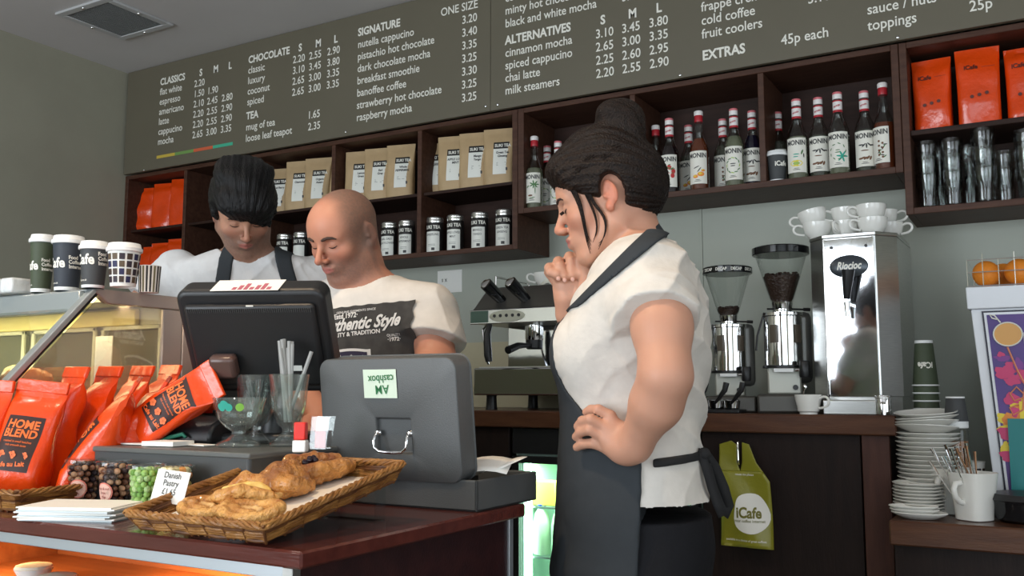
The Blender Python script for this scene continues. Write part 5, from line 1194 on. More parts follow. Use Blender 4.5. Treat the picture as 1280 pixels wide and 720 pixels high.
# ------------------------------------------------------------------ snack pots, leaflets, price card
def pot(px_, y, lbl, kind):
    x = float(at(px_, 610, Y=y)[0]); t = thing('snack_pot', lbl, 'snack pot', (x, y, TZ), 0, 'clear plastic snack pots along the counter'); h, r0, r1 = .074, .021, .029
    MB().lathe([(r0, 0), (r0+.001, .002), (r1, h), (r1+.0015, h+.001)], 28, caps=False).build('pot_wall', m_glass, t)
    MB().lathe([(r1+.001, h-.002), (r1+.004, h-.001), (r1+.004, h+.004), (r1+.001, h+.006), (r1-.003, h+.006), (r1-.004, h+.003), (0, h+.003)], 32, caps=False).build('pot_lid', m_glass, t)
    r_ = random.Random(px_)
    ms = {'nuts': [mat('nut_brown', (.16, .06, .03), .4), mat('raisin', (.03, .012, .014), .4), mat('almond', (.42, .22, .12), .5)], 'peas': [mat('pea_green', (.16, .36, .05), .4), mat('pea_light', (.34, .56, .14), .4), mat('pea_pale', (.45, .62, .26), .45)],
          'fruit': [mat('mango_orange', (.80, .32, .08), .4), mat('melon_yellow', (.78, .62, .16), .4), mat('melon_pale', (.75, .66, .38), .4)]}[kind]
    k = 0; b = MB(); z = .005; sz = {'nuts': .0065, 'peas': .0058, 'fruit': .0095}[kind]
    while z < h-.004:
        R_ = r0+(r1-r0)*z/h-.0015-sz*.7
        n_ = int(2*PI*R_/(sz*1.75))
        for i in range(n_):
            a = 2*PI*i/n_+z*90; q = sz*r_.uniform(.85, 1.12); s3 = (q, q, q) if kind == 'peas' else (q*1.2, q*.8, q*.8)
            b.ball((R_*math.cos(a), R_*math.sin(a), z+r_.uniform(-.001, .001)), s3, 8, 6, mi=r_.randrange(3))
        z += sz*1.5
    for i in range(14): a = r_.uniform(0, 6.28); q = (r1-.008)*r_.random(); b.ball((q*math.cos(a), q*math.sin(a), h-.004), (sz, sz, sz*.8), 8, 6, mi=r_.randrange(3))
    o = b.build({'nuts': 'nuts_and_raisins', 'peas': 'green_peas', 'fruit': 'fruit_chunks'}[kind], ms, t); o['kind'] = 'stuff'
    MB().lathe([(r0*.85, .003), (r0*.6, .01), (r1*.62, h-.008), (0, h-.006)], 16).build('filling', ms[1], t)
    if kind == 'nuts':
        s = MB(); rad = lambda zz: r0+(r1-r0)*zz/h+.0008
        v = [(0, .028)]+[(.0155*math.cos(2*PI*i/24), .028+.0165*math.sin(2*PI*i/24)) for i in range(24)]
        a0 = {104: .55, 144: .12}[px_]; s.add([(rad(z_)*math.sin(a0+x_/.024), -rad(z_)*math.cos(a0+x_/.024), z_) for x_, z_ in v], [(0, i+1, (i+1) % 24+1) for i in range(24)])
        v = [(x_*.86, .028+(z_-.028)*.86) for x_, z_ in v]
        s.add([((rad(z_)+.0004)*math.sin(a0+x_/.024), -(rad(z_)+.0004)*math.cos(a0+x_/.024), z_) for x_, z_ in v], [(0, i+1, (i+1) % 24+1) for i in range(24)], 1)
        s = s.build('round_sticker', [mat('sticker_coral', (.75, .22, .16), .5), mat('sticker_pink', (.80, .48, .38), .5)], t)
        b = MB()
        for w__, z_ in (('fruit & nut', .032), ('mix', .025), ('95p', .018)): text(b, w__, .0062, T(a0*.0245, 0, z_), False, 'CENTER', .9, wrap=lambda zz: rad(zz)+.001)
        b.build('lettering', mat('sticker_ink', (.35, .08, .07), .6), s, smooth=False)
pot(104, 1.085, 'clear pot of nuts and raisins with a round coral sticker, leftmost', 'nuts')
pot(144, 1.075, 'clear pot of nuts and raisins, second from the left', 'nuts')
pot(183, 1.055, 'clear pot of bright green wasabi peas', 'peas')
pot(218, 1.062, 'clear pot of orange and yellow fruit chunks behind the price card', 'fruit')
t = thing('price_card', 'white price card reading Danish Pastry standing in the basket corner', 'price card', (float(at(207, 640, Y=.965)[0]), .965, TZ+.034), (math.radians(-14), math.radians(4), .12))
MB().box(-.031, .031, 0, .001, 0, .048).build('card', m_paper, t)
b = MB(); text(b, 'Danish', .0125, T(0, -.0006, .0365), False, 'CENTER', .95); text(b, 'Pastry', .0125, T(0, -.0006, .0250), False, 'CENTER', .95); text(b, '£1.65', .0125, T(0, -.0006, .0125), False, 'CENTER', .95); b.build('lettering', m_ink, t, smooth=False)
for i in range(9):
    c0 = at(95, 640, Z=TZ+.01); o = MB().box(-.078, .078, -.052, .052, 0, .0022).build('leaflet', m_paper if i % 3 else mat('leaflet_blue', (.60, .68, .70), .6), None, (c0[0]+.004*math.sin(i*2.2), c0[1]+.012+.003*math.cos(i*1.7), TZ+.0003+i*.0024), (0, 0, .38+.05*math.sin(i*1.9)))
    tag(o, 'white folded leaflet in the stack at the counter front' if i < 8 else 'topmost white leaflet of the stack at the counter front', 'leaflet', 'stack of leaflets on the counter')

# ------------------------------------------------------------------ pastry basket
BW, BL = .240, .272
tiltb = math.radians(11.5)
bkt = wicker('shallow wicker basket of danish pastries propped up at its far end', (0, 0, 0), (0, 0, 0), BW, BL, .030, flare=.014, rows=5)
Mb = T(-1.010, .912, TZ+.003) @ RX(tiltb) @ T(0, BL/2, 0); bkt.matrix_world = Mb
def inb(x, y, z=0): return Mb @ Vector((x, y-BL/2, z))
def bthing(o, x, y, z, rz=0):
    o.matrix_world = Mb @ T(x, y-BL/2, z) @ RZ(rz); return o
o = MB().grid(12, 12, lambda u, v: ((u-.5)*.225, (v-.5)*.252, .0008*math.sin(u*9)*math.sin(v*7))).build('paper_liner', mat('greaseproof', (.84, .78, .68), .7), None); o.modifiers.new('s', 'SOLIDIFY').thickness = .0006
bthing(o, 0, BL/2, .010); tag(o, 'cream greaseproof paper lining the pastry basket', 'paper')
t = thing('basket_stand', 'clear acrylic stand propping up the far end of the pastry basket', 'stand', (-.95, 1.175, TZ))
MB().box(-.13, .04, -.012, .012, 0, .003).box(-.13, -.127, -.012, .012, 0, .060).box(.037, .04, -.012, .012, 0, .060).build('acrylic_stand', m_glass, t, smooth=False)
def pastry(n, lbl, x, y, rz, fn, s=1, grp='danish pastries in the wicker basket'):
    t = thing(n, lbl, 'pastry', (0, 0, 0), 0, grp); bthing(t, x*.82-.004, y*.84+.004, .0125, rz); t.scale = (s*.88, s*.88, s*.95); fn(t); return t
# ------------------------------------------------------------------ undercounter fridge seen between counter and apron
t = thing('bottle_fridge', 'lit glass door fridge under the high counter with milk bottles', 'fridge', ((xf0+xf1)/2, CY+.03, 0))
hw = (xf1-xf0)/2-.01
b = MB().box(-hw, -hw+.03, .03, .50, .06, .90).box(hw-.03, hw, .03, .50, .06, .90).box(-hw+.03, hw-.03, .48, .50, .06, .90).box(-hw+.03, hw-.03, .03, .48, .06, .09).box(-hw+.03, hw-.03, .03, .48, .87, .90)
b.build('cabinet', mat('fridge_inside', (.55, .72, .62), .4), t, smooth=False)
MB().box(-hw, hw, .0, .03, .90, .99).build('top_grille', m_black, t); MB().box(-hw, hw, .02, .03, 0, .06).build('plinth', m_black, t)
for x0, x1 in ((-hw, -.003), (.003, hw)):
    d_ = MB().box(x0, x0+.028, -.004, .028, .07, .89).box(x1-.028, x1, -.004, .028, .07, .89).box(x0+.028, x1-.028, -.004, .028, .07, .095).box(x0+.028, x1-.028, -.004, .028, .865, .89).build('door', m_black, t, smooth=False)
    MB().box(x0+.028, x1-.028, .010, .014, .095, .865).build('pane', m_pane, d_)
for z_ in (.30, .52, .70):
    b = MB()
    for i in range(34): x = -hw+.04+i*(2*hw-.08)/33; b.box(x, x+.002, .06, .44, z_, z_+.003)
    b.box(-hw+.03, hw-.03, .055, .059, z_-.002, z_+.005); o = b.build('wire_shelf', m_alu, t, smooth=False); o['kind'] = 'stuff'
MB().box(-hw+.03, -hw+.05, .04, .06, .1, .86).build('light_tube', mat('fridge_tube', (.9, 1, .9), .4, emit=(.55, 1, .72), estr=6), t)
bl = bpy.data.lights.new('fridge_lamp', 'AREA'); bl.shape = 'RECTANGLE'; bl.size = .6; bl.size_y = .04; bl.energy = 6; bl.color = (.6, 1, .75)
o = bpy.data.objects.new('fridge_lamp', bl); C.objects.link(o); o.location = ((xf0+xf1)/2, CY+.10, .862); o.rotation_euler = (0, 0, 0)
m_milk = mat('milk_green_white', (.62, .76, .58), .4); m_capb = mat('cap_blue', (.02, .05, .35), .4)
for i in range(9):
    x = xf0+.075+.078*i
    for z_ in (.093, .526):
        if z_ > .5 and i % 3 == 2: continue
        o = thing('milk_bottle', 'plastic milk bottle on the %s shelf of the fridge' % ('bottom' if z_ < .3 else 'upper'), 'bottle', (x, CY+.135, z_), 0, 'milk bottles in the fridge')
        MB().lathe([(.030, 0), (.034, .006), (.034, .11), (.026, .145), (.015, .165), (.015, .172)], 16).build('bottle_body', m_milk, o)
        MB().lathe([(.017, .166), (.017, .182), (0, .184)], 16).build('cap', m_capb, o)
for x in (-1.66, -1.45):
    o = MB().box(-.05, .05, 0, .06, 0, .09).build('juice_carton', mat('carton_yellow', (.75, .60, .10), .5), None, (x, CY+.12, .704), bevel=.004); tag(o, 'yellow carton on the top shelf of the fridge %s' % ('at the left' if x < -1.5 else 'beside the woman\'s apron'), 'carton', 'yellow cartons in the fridge')

# ------------------------------------------------------------------ implicit modelling of people
class Field:
    def __init__(s, lo, hi, h):
        s.lo = np.array(lo, float); s.h = h; s.n = np.ceil((np.array(hi)-s.lo)/h).astype(int)+1
        s.ax = [s.lo[i]+h*np.arange(s.n[i]) for i in range(3)]
        s.D = np.full(tuple(s.n), 1.0, np.float32)
    def _box(s, a, b):
        i0 = np.maximum(np.floor((np.array(a)-s.lo)/s.h).astype(int), 0); i1 = np.minimum(np.ceil((np.array(b)-s.lo)/s.h).astype(int)+1, s.n)
        if np.any(i1 <= i0): return None
        sl = tuple(slice(i0[i], i1[i]) for i in range(3))
        X = s.ax[0][sl[0]][:, None, None]; Y = s.ax[1][sl[1]][None, :, None]; Z = s.ax[2][sl[2]][None, None, :]
        return sl, X, Y, Z
    def _put(s, sl, d, k, op='add'):
        A = s.D[sl]; d = d.astype(np.float32)
        if op == 'sub': d = -d; s.D[sl] = -smin(-A, -d, k); return
        if op == 'and': s.D[sl] = -smin(-A, -d, k); return
        s.D[sl] = smin(A, d, k)
    def ell(s, c, r, R=None, k=.01, op='add', m=.035):
        """ellipsoid with rows of R as its axes"""
        r = np.array(r, float) if not np.isscalar(r) else np.array([r]*3, float); c = np.array(c, float)
        R = np.eye(3) if R is None else np.array(R, float)
        e = np.sqrt(((R*r[:, None])**2).sum(0))+m; q = s._box(c-e, c+e)
        if q is None: return s
        sl, X, Y, Z = q; X = X-c[0]; Y = Y-c[1]; Z = Z-c[2]
        k0 = 0; k1 = 0
        for i in range(3):
            u = (X*R[i, 0]+Y*R[i, 1]+Z*R[i, 2])/r[i]; k0 = k0+u*u; k1 = k1+(u/r[i])**2
        k0 = np.sqrt(k0); k1 = np.sqrt(k1)+1e-9; s._put(sl, k0*(k0-1)/k1, k, op); return s
    def cap(s, a, b, ra, rb, k=.01, op='add', m=.035):
        a = np.array(a, float); b = np.array(b, float); R = max(ra, rb)+m
        q = s._box(np.minimum(a, b)-R, np.maximum(a, b)+R)
        if q is None: return s
        sl, X, Y, Z = q; d = b-a; L2 = float(d@d)+1e-12
        t = ((X-a[0])*d[0]+(Y-a[1])*d[1]+(Z-a[2])*d[2])/L2; t = np.clip(t, 0, 1)
        dist = np.sqrt((X-a[0]-t*d[0])**2+(Y-a[1]-t*d[1])**2+(Z-a[2]-t*d[2])**2)-(ra+(rb-ra)*t); s._put(sl, dist, k, op); return s
    def chain(s, pts, rs, k=.01, **kw):
        for i in range(len(pts)-1): s.cap(pts[i], pts[i+1], rs[i], rs[i+1], k, **kw)
        return s
    def loft(s, rows, Fv, Lv, k=.02, infl=0, expo=2.3):
        """rows: (z, centre xy, radius forwards, radius sideways)"""
        rows = sorted(rows, key=lambda r: r[0]); z = np.array([r[0] for r in rows])
        Z = s.ax[2]; zi = np.clip(Z, z[0], z[-1])
        ip = lambda v: smoothi(zi, z, np.array(v))
        cx, cy, rf, rl = ip([r[1][0] for r in rows]), ip([r[1][1] for r in rows]), ip([r[2] for r in rows])+infl, ip([r[3] for r in rows])+infl
        X = s.ax[0][:, None, None]-cx[None, None, :]; Y = s.ax[1][None, :, None]-cy[None, None, :]
        f = np.abs(X*Fv[0]+Y*Fv[1])/rf; l = np.abs(X*Lv[0]+Y*Lv[1])/rl
        q = (f**expo+l**expo)**(1/expo); d = (q-1)*np.minimum(rf, rl)*1.05
        over = np.maximum(z[0]-Z, Z-z[-1])[None, None, :]; d = np.maximum(d, over)
        s._put((slice(None),)*3, np.broadcast_to(d, s.D.shape), k); return s
    def sample(s, P):
        P = np.asarray(P, float); g = (P-s.lo)/s.h; i = np.clip(np.floor(g).astype(int), 0, s.n-2); f = np.clip(g-i, 0, 1); out = 0
        for a in (0, 1):
            for b in (0, 1):
                for c in (0, 1):
                    w = (f[..., 0] if a else 1-f[..., 0])*(f[..., 1] if b else 1-f[..., 1])*(f[..., 2] if c else 1-f[..., 2])
                    out = out+w*s.D[i[..., 0]+a, i[..., 1]+b, i[..., 2]+c]
        return out
    def cast(s, P, d, L_=.5, off=0):
        """march points P along d to the surface"""
        P = np.array(P, float).reshape(-1, 3); d = np.array(d, float); d = d/np.linalg.norm(d); t = np.zeros(len(P)); done = np.zeros(len(P), bool)
        for _ in range(int(L_/(s.h*.8))):
            v = s.sample(P+t[:, None]*d)
            done |= v < 0
            if done.all(): break
            t = np.where(done, t, t+s.h*.8)
        for _ in range(3): v = s.sample(P+t[:, None]*d); t = t+np.clip(v, -.004, .004)*.9
        return P+(t-off)[:, None]*d
    def copy(s): c = Field.__new__(Field); c.lo, c.h, c.n, c.ax = s.lo, s.h, s.n, s.ax; c.D = s.D.copy(); return c
    def grid(s): return s.ax[0][:, None, None], s.ax[1][None, :, None], s.ax[2][None, None, :]
    def plane(s, p, n, k=.003):
        """keep the side n points away from"""
        n = np.array(n, float); n = n/np.linalg.norm(n); X, Y, Z = s.grid(); d = (X-p[0])*n[0]+(Y-p[1])*n[1]+(Z-p[2])*n[2]
        s.D = -smin(-s.D, (-d).astype(np.float32), k); return s
    def mesh(s):
        D = s.D; ins = D < 0; nx, ny, nz = D.shape
        c = ins[:-1, :-1, :-1].astype(np.int8)
        for a, b, e in ((1, 0, 0), (0, 1, 0), (0, 0, 1), (1, 1, 0), (1, 0, 1), (0, 1, 1), (1, 1, 1)):
            c = c+ins[a:nx-1+a, b:ny-1+b, e:nz-1+e]
        I = np.argwhere((c > 0) & (c < 8)); idx = np.full(c.shape, -1, np.int32); idx[I[:, 0], I[:, 1], I[:, 2]] = np.arange(len(I))
        cor = [(a, b, e) for a in (0, 1) for b in (0, 1) for e in (0, 1)]
        V = {q: D[I[:, 0]+q[0], I[:, 1]+q[1], I[:, 2]+q[2]] for q in cor}
        acc = np.zeros((len(I), 3)); cnt = np.zeros(len(I))
        for q in cor:
            for ax in range(3):
                if q[ax]: continue
                r = list(q); r[ax] = 1; r = tuple(r); a, b = V[q], V[r]; m = (a < 0) != (b < 0)
                t = np.where(m, a/np.where(m, a-b, 1), 0); p = np.tile(np.array(q, float), (len(I), 1)); p[:, ax] += t
                acc += p*m[:, None]; cnt += m
        v = s.lo+(I+acc/cnt[:, None])*s.h; F_ = []
        for ax in range(3):
            o1, o2 = [(1, 2), (2, 0), (0, 1)][ax]
            A = ins[tuple(slice(0, -1) if i == ax else slice(1, -1) for i in range(3))]; B = ins[tuple(slice(1, None) if i == ax else slice(1, -1) for i in range(3))]
            E = np.argwhere(A != B)
            if not len(E): continue
            flip = A[E[:, 0], E[:, 1], E[:, 2]]; base = E.copy()
            for i in range(3):
                if i != ax: base[:, i] += 1
            def cell(d1, d2): q = base.copy(); q[:, o1] -= d1; q[:, o2] -= d2; return idx[q[:, 0], q[:, 1], q[:, 2]]
            Q = np.stack([cell(1, 1), cell(0, 1), cell(0, 0), cell(1, 0)], 1); Q = np.where(flip[:, None], Q, Q[:, ::-1]); F_.append(Q)
        return v, np.concatenate(F_)
def smin(a, b, k):
    if k <= 0: return np.minimum(a, b)
    h = np.maximum(k-np.abs(a-b), 0)/k; return np.minimum(a, b)-h*h*(k*.25)
def smoothi(x, xp, fp):
    """cubic hermite through the rows"""
    m = np.gradient(fp, xp) if len(xp) > 1 else fp*0
    i = np.clip(np.searchsorted(xp, x)-1, 0, len(xp)-2); h = xp[i+1]-xp[i]; t = (x-xp[i])/h
    return (2*t**3-3*t**2+1)*fp[i]+(t**3-2*t**2+t)*h*m[i]+(-2*t**3+3*t**2)*fp[i+1]+(t**3-t**2)*h*m[i+1]
def field_obj(F_, name, m, par, col=None, relax=1, disp=None):
    v, q = F_.mesh()
    if disp is not None: v = disp(v)
    for _ in range(relax):         # light smoothing
        acc = np.zeros_like(v); cnt = np.zeros(len(v))
        for a in range(4):
            np.add.at(acc, q[:, a], v[q[:, (a+1) % 4]]); np.add.at(cnt, q[:, a], 1); np.add.at(acc, q[:, a], v[q[:, (a-1) % 4]]); np.add.at(cnt, q[:, a], 1)
        v = v*.5+.5*acc/np.maximum(cnt, 1)[:, None]
    me = bpy.data.meshes.new(name); me.vertices.add(len(v)); me.vertices.foreach_set('co', v.astype(np.float32).ravel())
    me.loops.add(q.size); me.loops.foreach_set('vertex_index', q.astype(np.int32).ravel()); me.polygons.add(len(q))
    me.polygons.foreach_set('loop_start', np.arange(0, q.size, 4, dtype=np.int32)); me.polygons.foreach_set('loop_total', np.full(len(q), 4, np.int32))
    me.polygons.foreach_set('use_smooth', np.ones(len(q), bool)); me.update(calc_edges=True); me.validate()
    me.materials.append(m)
    if col is not None and len(me.vertices) == len(v):
        ca = me.color_attributes.new('Col', 'FLOAT_COLOR', 'POINT'); ca.data.foreach_set('color', np.concatenate([col(v), np.ones((len(v), 1))], 1).astype(np.float32).ravel())
    return link(name, me, par)
def mat_attr(name, rough, sub=.1, bump=.05, bs=250, sheen=0, spec=.4):
    m = mat(name, (.5, .5, .5), rough, bump=bump, bscale=bs, sub=sub, spec=spec); N = m.node_tree.nodes; a = N.new('ShaderNodeAttribute'); a.attribute_name = 'Col'
    m.node_tree.links.new(a.outputs['Color'], N['Principled BSDF'].inputs['Base Color']); return m
m_skin = mat_attr('skin', .48, .12, .04, 350)
def cloth_mat(name, c, rough=.85, b=.55, st=(9, 9, 9), var=.04):
    return mat(name, c, rough, var=var, vscale=5, bump=b, bscale=1.6, stretch=st, spec=.2)
m_tee = cloth_mat('white_cotton', (.64, .635, .63)); m_teew = cloth_mat('cream_white_cotton', (.64, .60, .545))
m_apron = cloth_mat('apron_grey', (.038, .043, .048), .8, .2); m_trous = cloth_mat('trousers_black', (.010, .010, .012), .8)
m_hairb = mat('hair_black_brown', (.006, .004, .0035), .45, col2=(.018, .010, .007), vscale=16, stretch=(10, 1.2, 10), bump=.5, bscale=30, spec=.25)
m_hairk = mat('hair_black', (.004, .004, .0045), .42, col2=(.010, .009, .009), vscale=16, stretch=(10, 10, 1.5), bump=.5, bscale=30, spec=.25)
m_lash = mat('lash', (.015, .01, .01), .5); m_brow = mat('brow', (.05, .028, .02), .7); m_lip = mat('lips', (.50, .17, .14), .4); m_eye = mat('eyeball', (.72, .70, .66), .2); m_iris = mat('iris', (.10, .06, .03), .2); m_shoe = mat('shoe_black', (.012, .012, .012), .4); m_nail = mat('nail', (.62, .36, .29), .25)

CY_, SY_ = math.cos(YAW), math.sin(YAW)
class Person:
    """works in a frame at the person's feet: x to the picture's right, y away from the camera, z up"""
    def __init__(s, px_, d, lbl, grp=None):
        p = at(px_, 480, d=d); s.o = np.array([p[0], p[1], 0.]); s.root = thing('person', lbl, 'person', tuple(s.o), YAW, grp)
    def L(s, p):
        q = np.asarray(p, float)-s.o; return np.array([q[0]*CY_+q[1]*SY_, -q[0]*SY_+q[1]*CY_, q[2]])
    def P(s, px_, py_, d): return s.L(at(px_, py_, d=d))
def frame(yaw, pitch, roll=0):
    """rows forward, left, up. yaw 0 looks at the camera, + turns to the picture's right; pitch + looks down"""
    f = np.array([math.sin(yaw)*math.cos(pitch), -math.cos(yaw)*math.cos(pitch), -math.sin(pitch)]); l0 = np.array([math.cos(yaw), math.sin(yaw), 0]); u0 = np.cross(f, l0)
    u0 = -u0 if u0[2] < 0 else u0
    l = l0*math.cos(roll)+u0*math.sin(roll); u = -l0*math.sin(roll)+u0*math.cos(roll); return np.array([f, l, u])
def head(F_, c, R, s, jaw=1.0, nose=1.0, neck=None, ears=(1, 1), lidk=1):
    """c head centre at eye level between the ears; R rows (forward, left, up)"""
    g = lambda f, l, u: c+s*(R[0]*f+R[1]*l+R[2]*u)
    E = lambda p, r, k=.012, op='add', Rr=None: F_.ell(g(*p), np.array(r)*s, R if Rr is None else Rr, k*s, op)
    E((-.012, 0, .032), (.096, .076, .084), .02)
    E((.035, 0, .030), (.060, .064, .062), .03)
    E((.030, 0, -.040), (.056, .056*jaw, .066), .03)
    for q in (-1, 1):
        F_.cap(g(-.012, .052*q*jaw, -.058), g(.058, .022*q, -.103), .017*s, .015*s, .03*s)
        F_.cap(g(-.012, .052*q*jaw, -.055), g(-.012, .056*q, -.01), .015*s, .014*s, .03*s)
        E((.056, .040*q, -.028), (.020, .022, .017), .026)                  # cheekbone
        F_.cap(g(.083, .012*q, .017), g(.070, .044*q, .016), .0085*s, .008*s, .016*s)   # brow ridge
    E((.068, 0, -.104), (.017, .018, .013), .020)                           # chin
    E((.070, 0, -.066), (.020, .028, .018), .020)                           # muzzle
    for q in (-1, 1): E((.094, .031*q, -.001), (.016, .0165, .012), .014, 'sub')
    for q in (-1, 1): E((.0735, .031*q, -.0015), (.0130, .0150, .0125), .004)          # lidded eye
    F_.cap(g(.087, 0, .008), g(.112*nose, 0, -.033), .0065*s, .0085*s, .012*s)
    E((.1095*nose, 0, -.036), (.0105, .0095, .0095), .006)
    for q in (-1, 1): E((.099, .0105*q, -.040), (.0100, .0075, .0070), .007)
    for q in (-1, 1): E((.104, .0065*q, -.0475), (.0045, .0032, .0028), .002, 'sub')
    F_.cap(g(.088, -.018, -.0610), g(.0935, 0, -.0590), .0045*s, .0055*s, .004*s); F_.cap(g(.088, .018, -.0610), g(.0935, 0, -.0590), .0045*s, .0055*s, .004*s)
    F_.cap(g(.086, -.015, -.0700), g(.0905, 0, -.0718), .0048*s, .0068*s, .005*s); F_.cap(g(.086, .015, -.0700), g(.0905, 0, -.0718), .0048*s, .0068*s, .005*s)
    for q, on in zip((-1, 1), ears):
        if not on: continue
        es = on
        Re = np.array([R[0]*.94+R[1]*q*-.30+R[2]*-.12, R[1]*q*.94+R[0]*.34, R[2]]); Re = Re/np.linalg.norm(Re, axis=1)[:, None]
        E((-.016, .0805*q, -.002), tuple(es*x_ for x_ in (.0172, .0072, .0300)), .004, Rr=Re); E((-.013, .0885*q, .002), tuple(es*x_ for x_ in (.0118, .0060, .0225)), .002, 'sub', Rr=Re); E((-.018, .0815*q, .002), tuple(es*x_ for x_ in (.0050, .0050, .0150)), .003, Rr=Re); E((-.004, .0800*q, -.008), (.004, .0055, .006), .003, Rr=Re)
        E((-.008, .0785*q, -.030), (.0090, .0060, .010), .006, Rr=Re)
    return g
def skin_col(c, R, s, base, lips=(.46, .15, .13), stubble=0, scalp=None, blush=.25, hairline=None):
    base = np.array(base); lips = np.array(lips)
    def fn(v):
        q = (v-c)/s; f, l, u = q@R[0], q@R[1], q@R[2]; near = (np.abs(f) < .14) & (np.abs(l) < .12) & (np.abs(u) < .16)
        C_ = np.tile(base, (len(v), 1)); n = .5+.5*np.sin(v[:, 0]*70+np.sin(v[:, 2]*60)*1.5)*np.sin(v[:, 1]*65+v[:, 2]*50); C_ *= (1+.035*(n-.5))[:, None]
        def mix(w, col): w = (w*near)[:, None]; C_[:] = C_*(1-w)+np.array(col)*w
        sg = lambda x: 1/(1+np.exp(-np.clip(x, -30, 30)))
        mix(np.exp(-((np.abs(l)-.043)/.022)**2-((u+.035)/.022)**2)*blush*(f > .03), base*np.array([1.0, .62, .58]))
        mix(np.exp(-(l/.016)**2-((u+.036)/.013)**2)*blush*1.2*(f > .08), base*np.array([1.0, .65, .6]))
        mix(sg((np.abs(l)-.0765)/.002)*sg((.03-np.abs(f+.012))/.004)*(np.abs(u) < .05)*.75, base*np.array([1.0, .6, .52]))
        lip = sg((.0205-np.abs(l))/.0012)*sg((.0088*(1-(np.abs(l)/.024)**2)-np.abs(u+.0655))/.0008)*(f > .07); mix(lip*.85, lips)
        mix(sg((.0190-np.abs(l))/.001)*np.exp(-((u+.0655)/.0012)**2)*(f > .07)*.8, lips*.3)
        if stubble:
            w = sg((-.040-u-.25*np.maximum(0, .05-f))/.007)*sg((f+.012)/.012)*(1-lip)*sg((.16+u)/.02); w = np.maximum(w, sg((.055-np.abs(l-0))/.006)*np.exp(-((u+.052)/.006)**2)*(f > .075)*.9)
            w = np.maximum(w, sg((.010-u)/.012)*np.exp(-((f-.0)/.014)**2)*sg((np.abs(l)-.05)/.005)); w = w*(.75+.25*np.random.default_rng(1).random(len(v)))*sg((.125+u)/.012)
            mix(w*stubble*.8, np.array([.125, .085, .070]))
        if scalp is not None: mix(scalp(f, l, u), np.array([.135, .095, .075]))
        return np.clip(C_, 0, 1)
    return fn
def face_bits(F_, c, R, s, par, brow=m_brow, bt=.0026, lidcol=None, eyes=(1, 1)):
    """brows, lash lines and slivers of eye laid onto the head surface"""
    def on(l, u, off=0): return F_.cast([c+s*(R[0]*.16+R[1]*l+R[2]*u)], -R[0], .2, off)[0]
    for q, e in zip((-1, 1), eyes):
        if not e: continue
        pts = [on(q*l, u, .0006) for l, u in ((.014, .0155), (.022, .0185), (.032, .0205), (.042, .0185), (.050, .0135))]
        MB().tube(pts, [bt*.8, bt*1.15, bt*1.1, bt*.9, bt*.4], 8).build('eyebrow', brow, par)
        pts = [on(q*l, u, .0002) for l, u in ((.0185, -.0065), (.024, -.0085), (.031, -.0095), (.038, -.0082), (.0445, -.0045))]
        MB().tube(pts, [.0006, .0012, .0014, .0013, .0008], 6).build('eyelash_line', m_lash, par)
        pts = [on(q*l, u, .0001) for l, u in ((.019, .006), (.025, .0092), (.032, .0098), (.039, .0078), (.044, .0035))]
        MB().tube(pts, [.0003, .0006, .0007, .0006, .0004], 6).build('eyelid_crease', mat('lid_crease', (.30, .14, .11), .6), par)
def finger(F_, pts, r0, r1, k=.003):
    n = len(pts); F_.chain(pts, [r0+(r1-r0)*i/(n-1) for i in range(n)], k)
def wrinkle(amp, dirs):
    """soft ridged folds: sharp crests along slanted, slightly wandering lines, fading in and out"""
    def fn(v):
        d = 0
        for a, b, c, ph, w in dirs:
            t = v[:, 0]*a+v[:, 1]*b+v[:, 2]*c+ph+1.3*np.sin(v[:, 2]*15+v[:, 0]*19+ph)+.6*np.sin(v[:, 1]*31+ph); m_ = .5+.5*np.sin(v[:, 0]*13+v[:, 2]*11*(1 if c > 0 else -1)+ph*2.3)
            d = d+w*(1-2*np.abs(np.sin(t*.5))**.7)*m_
        return v+np.stack([d*amp, -d*amp*.8, d*0], 1)
    return fn
def shell(src, th, masks, k=.002):
    """a garment piece: the source field inflated by th, kept where every mask distance is negative"""
    G = src.copy(); G.D = src.D-np.float32(th)
    for m_ in masks: G.D = -smin(-G.D, -m_.astype(np.float32), k)
    return G

# ------------------------------------------------------------------ the young woman in profile
w = Person(792, 1.75, 'woman with dark hair in a bun, grey apron and one hand on her hip')
P = w.P; FW, LW = np.array([-math.cos(.20), math.sin(.20), 0]), np.array([-math.sin(.20), -math.cos(.20), 0])
RW = frame(-PI/2-.20, math.radians(13)); HC = P(758, 251, 1.76); HS = .93
SK = Field((-.24, -.36, .93), (.18, .30, 1.70), .003)
rows_px = [(296, 772, 832, .085), (308, 762, 848, .120), (322, 752, 860, .155), (340, 740, 872, .172), (370, 722, 883, .182), (400, 707, 888, .178), (430, 698, 889, .168), (452, 696, 888, .160), (480, 701, 884, .148), (520, 705, 880, .138), (560, 703, 879, .142), (600, 701, 885, .158), (640, 699, 893, .172), (680, 697, 898, .178), (722, 696, 893, .176)]
rows = []
for py_, a, b_, rl in rows_px:
    A, B = P(a, py_, 1.75), P(b_, py_, 1.75); hw_ = (B[0]-A[0])/2; rf = math.sqrt(max(1e-4, hw_**2-(rl*.2)**2))/.98
    rows.append((A[2], (A+B)[:2]/2, rf, rl))
HEAD = head(SK, HC, RW, HS, jaw=.92, nose=.97, ears=(.86, .86))
SK.chain([HC+HS*(RW[0]*-.035+RW[2]*-.03), P(790, 300, 1.76), P(803, 330, 1.76)], [.052, .050, .066], .025)
SK.loft([r for r in rows if r[0] > P(700, 640, 1.75)[2]-.02], FW, LW, .02, infl=-.012)
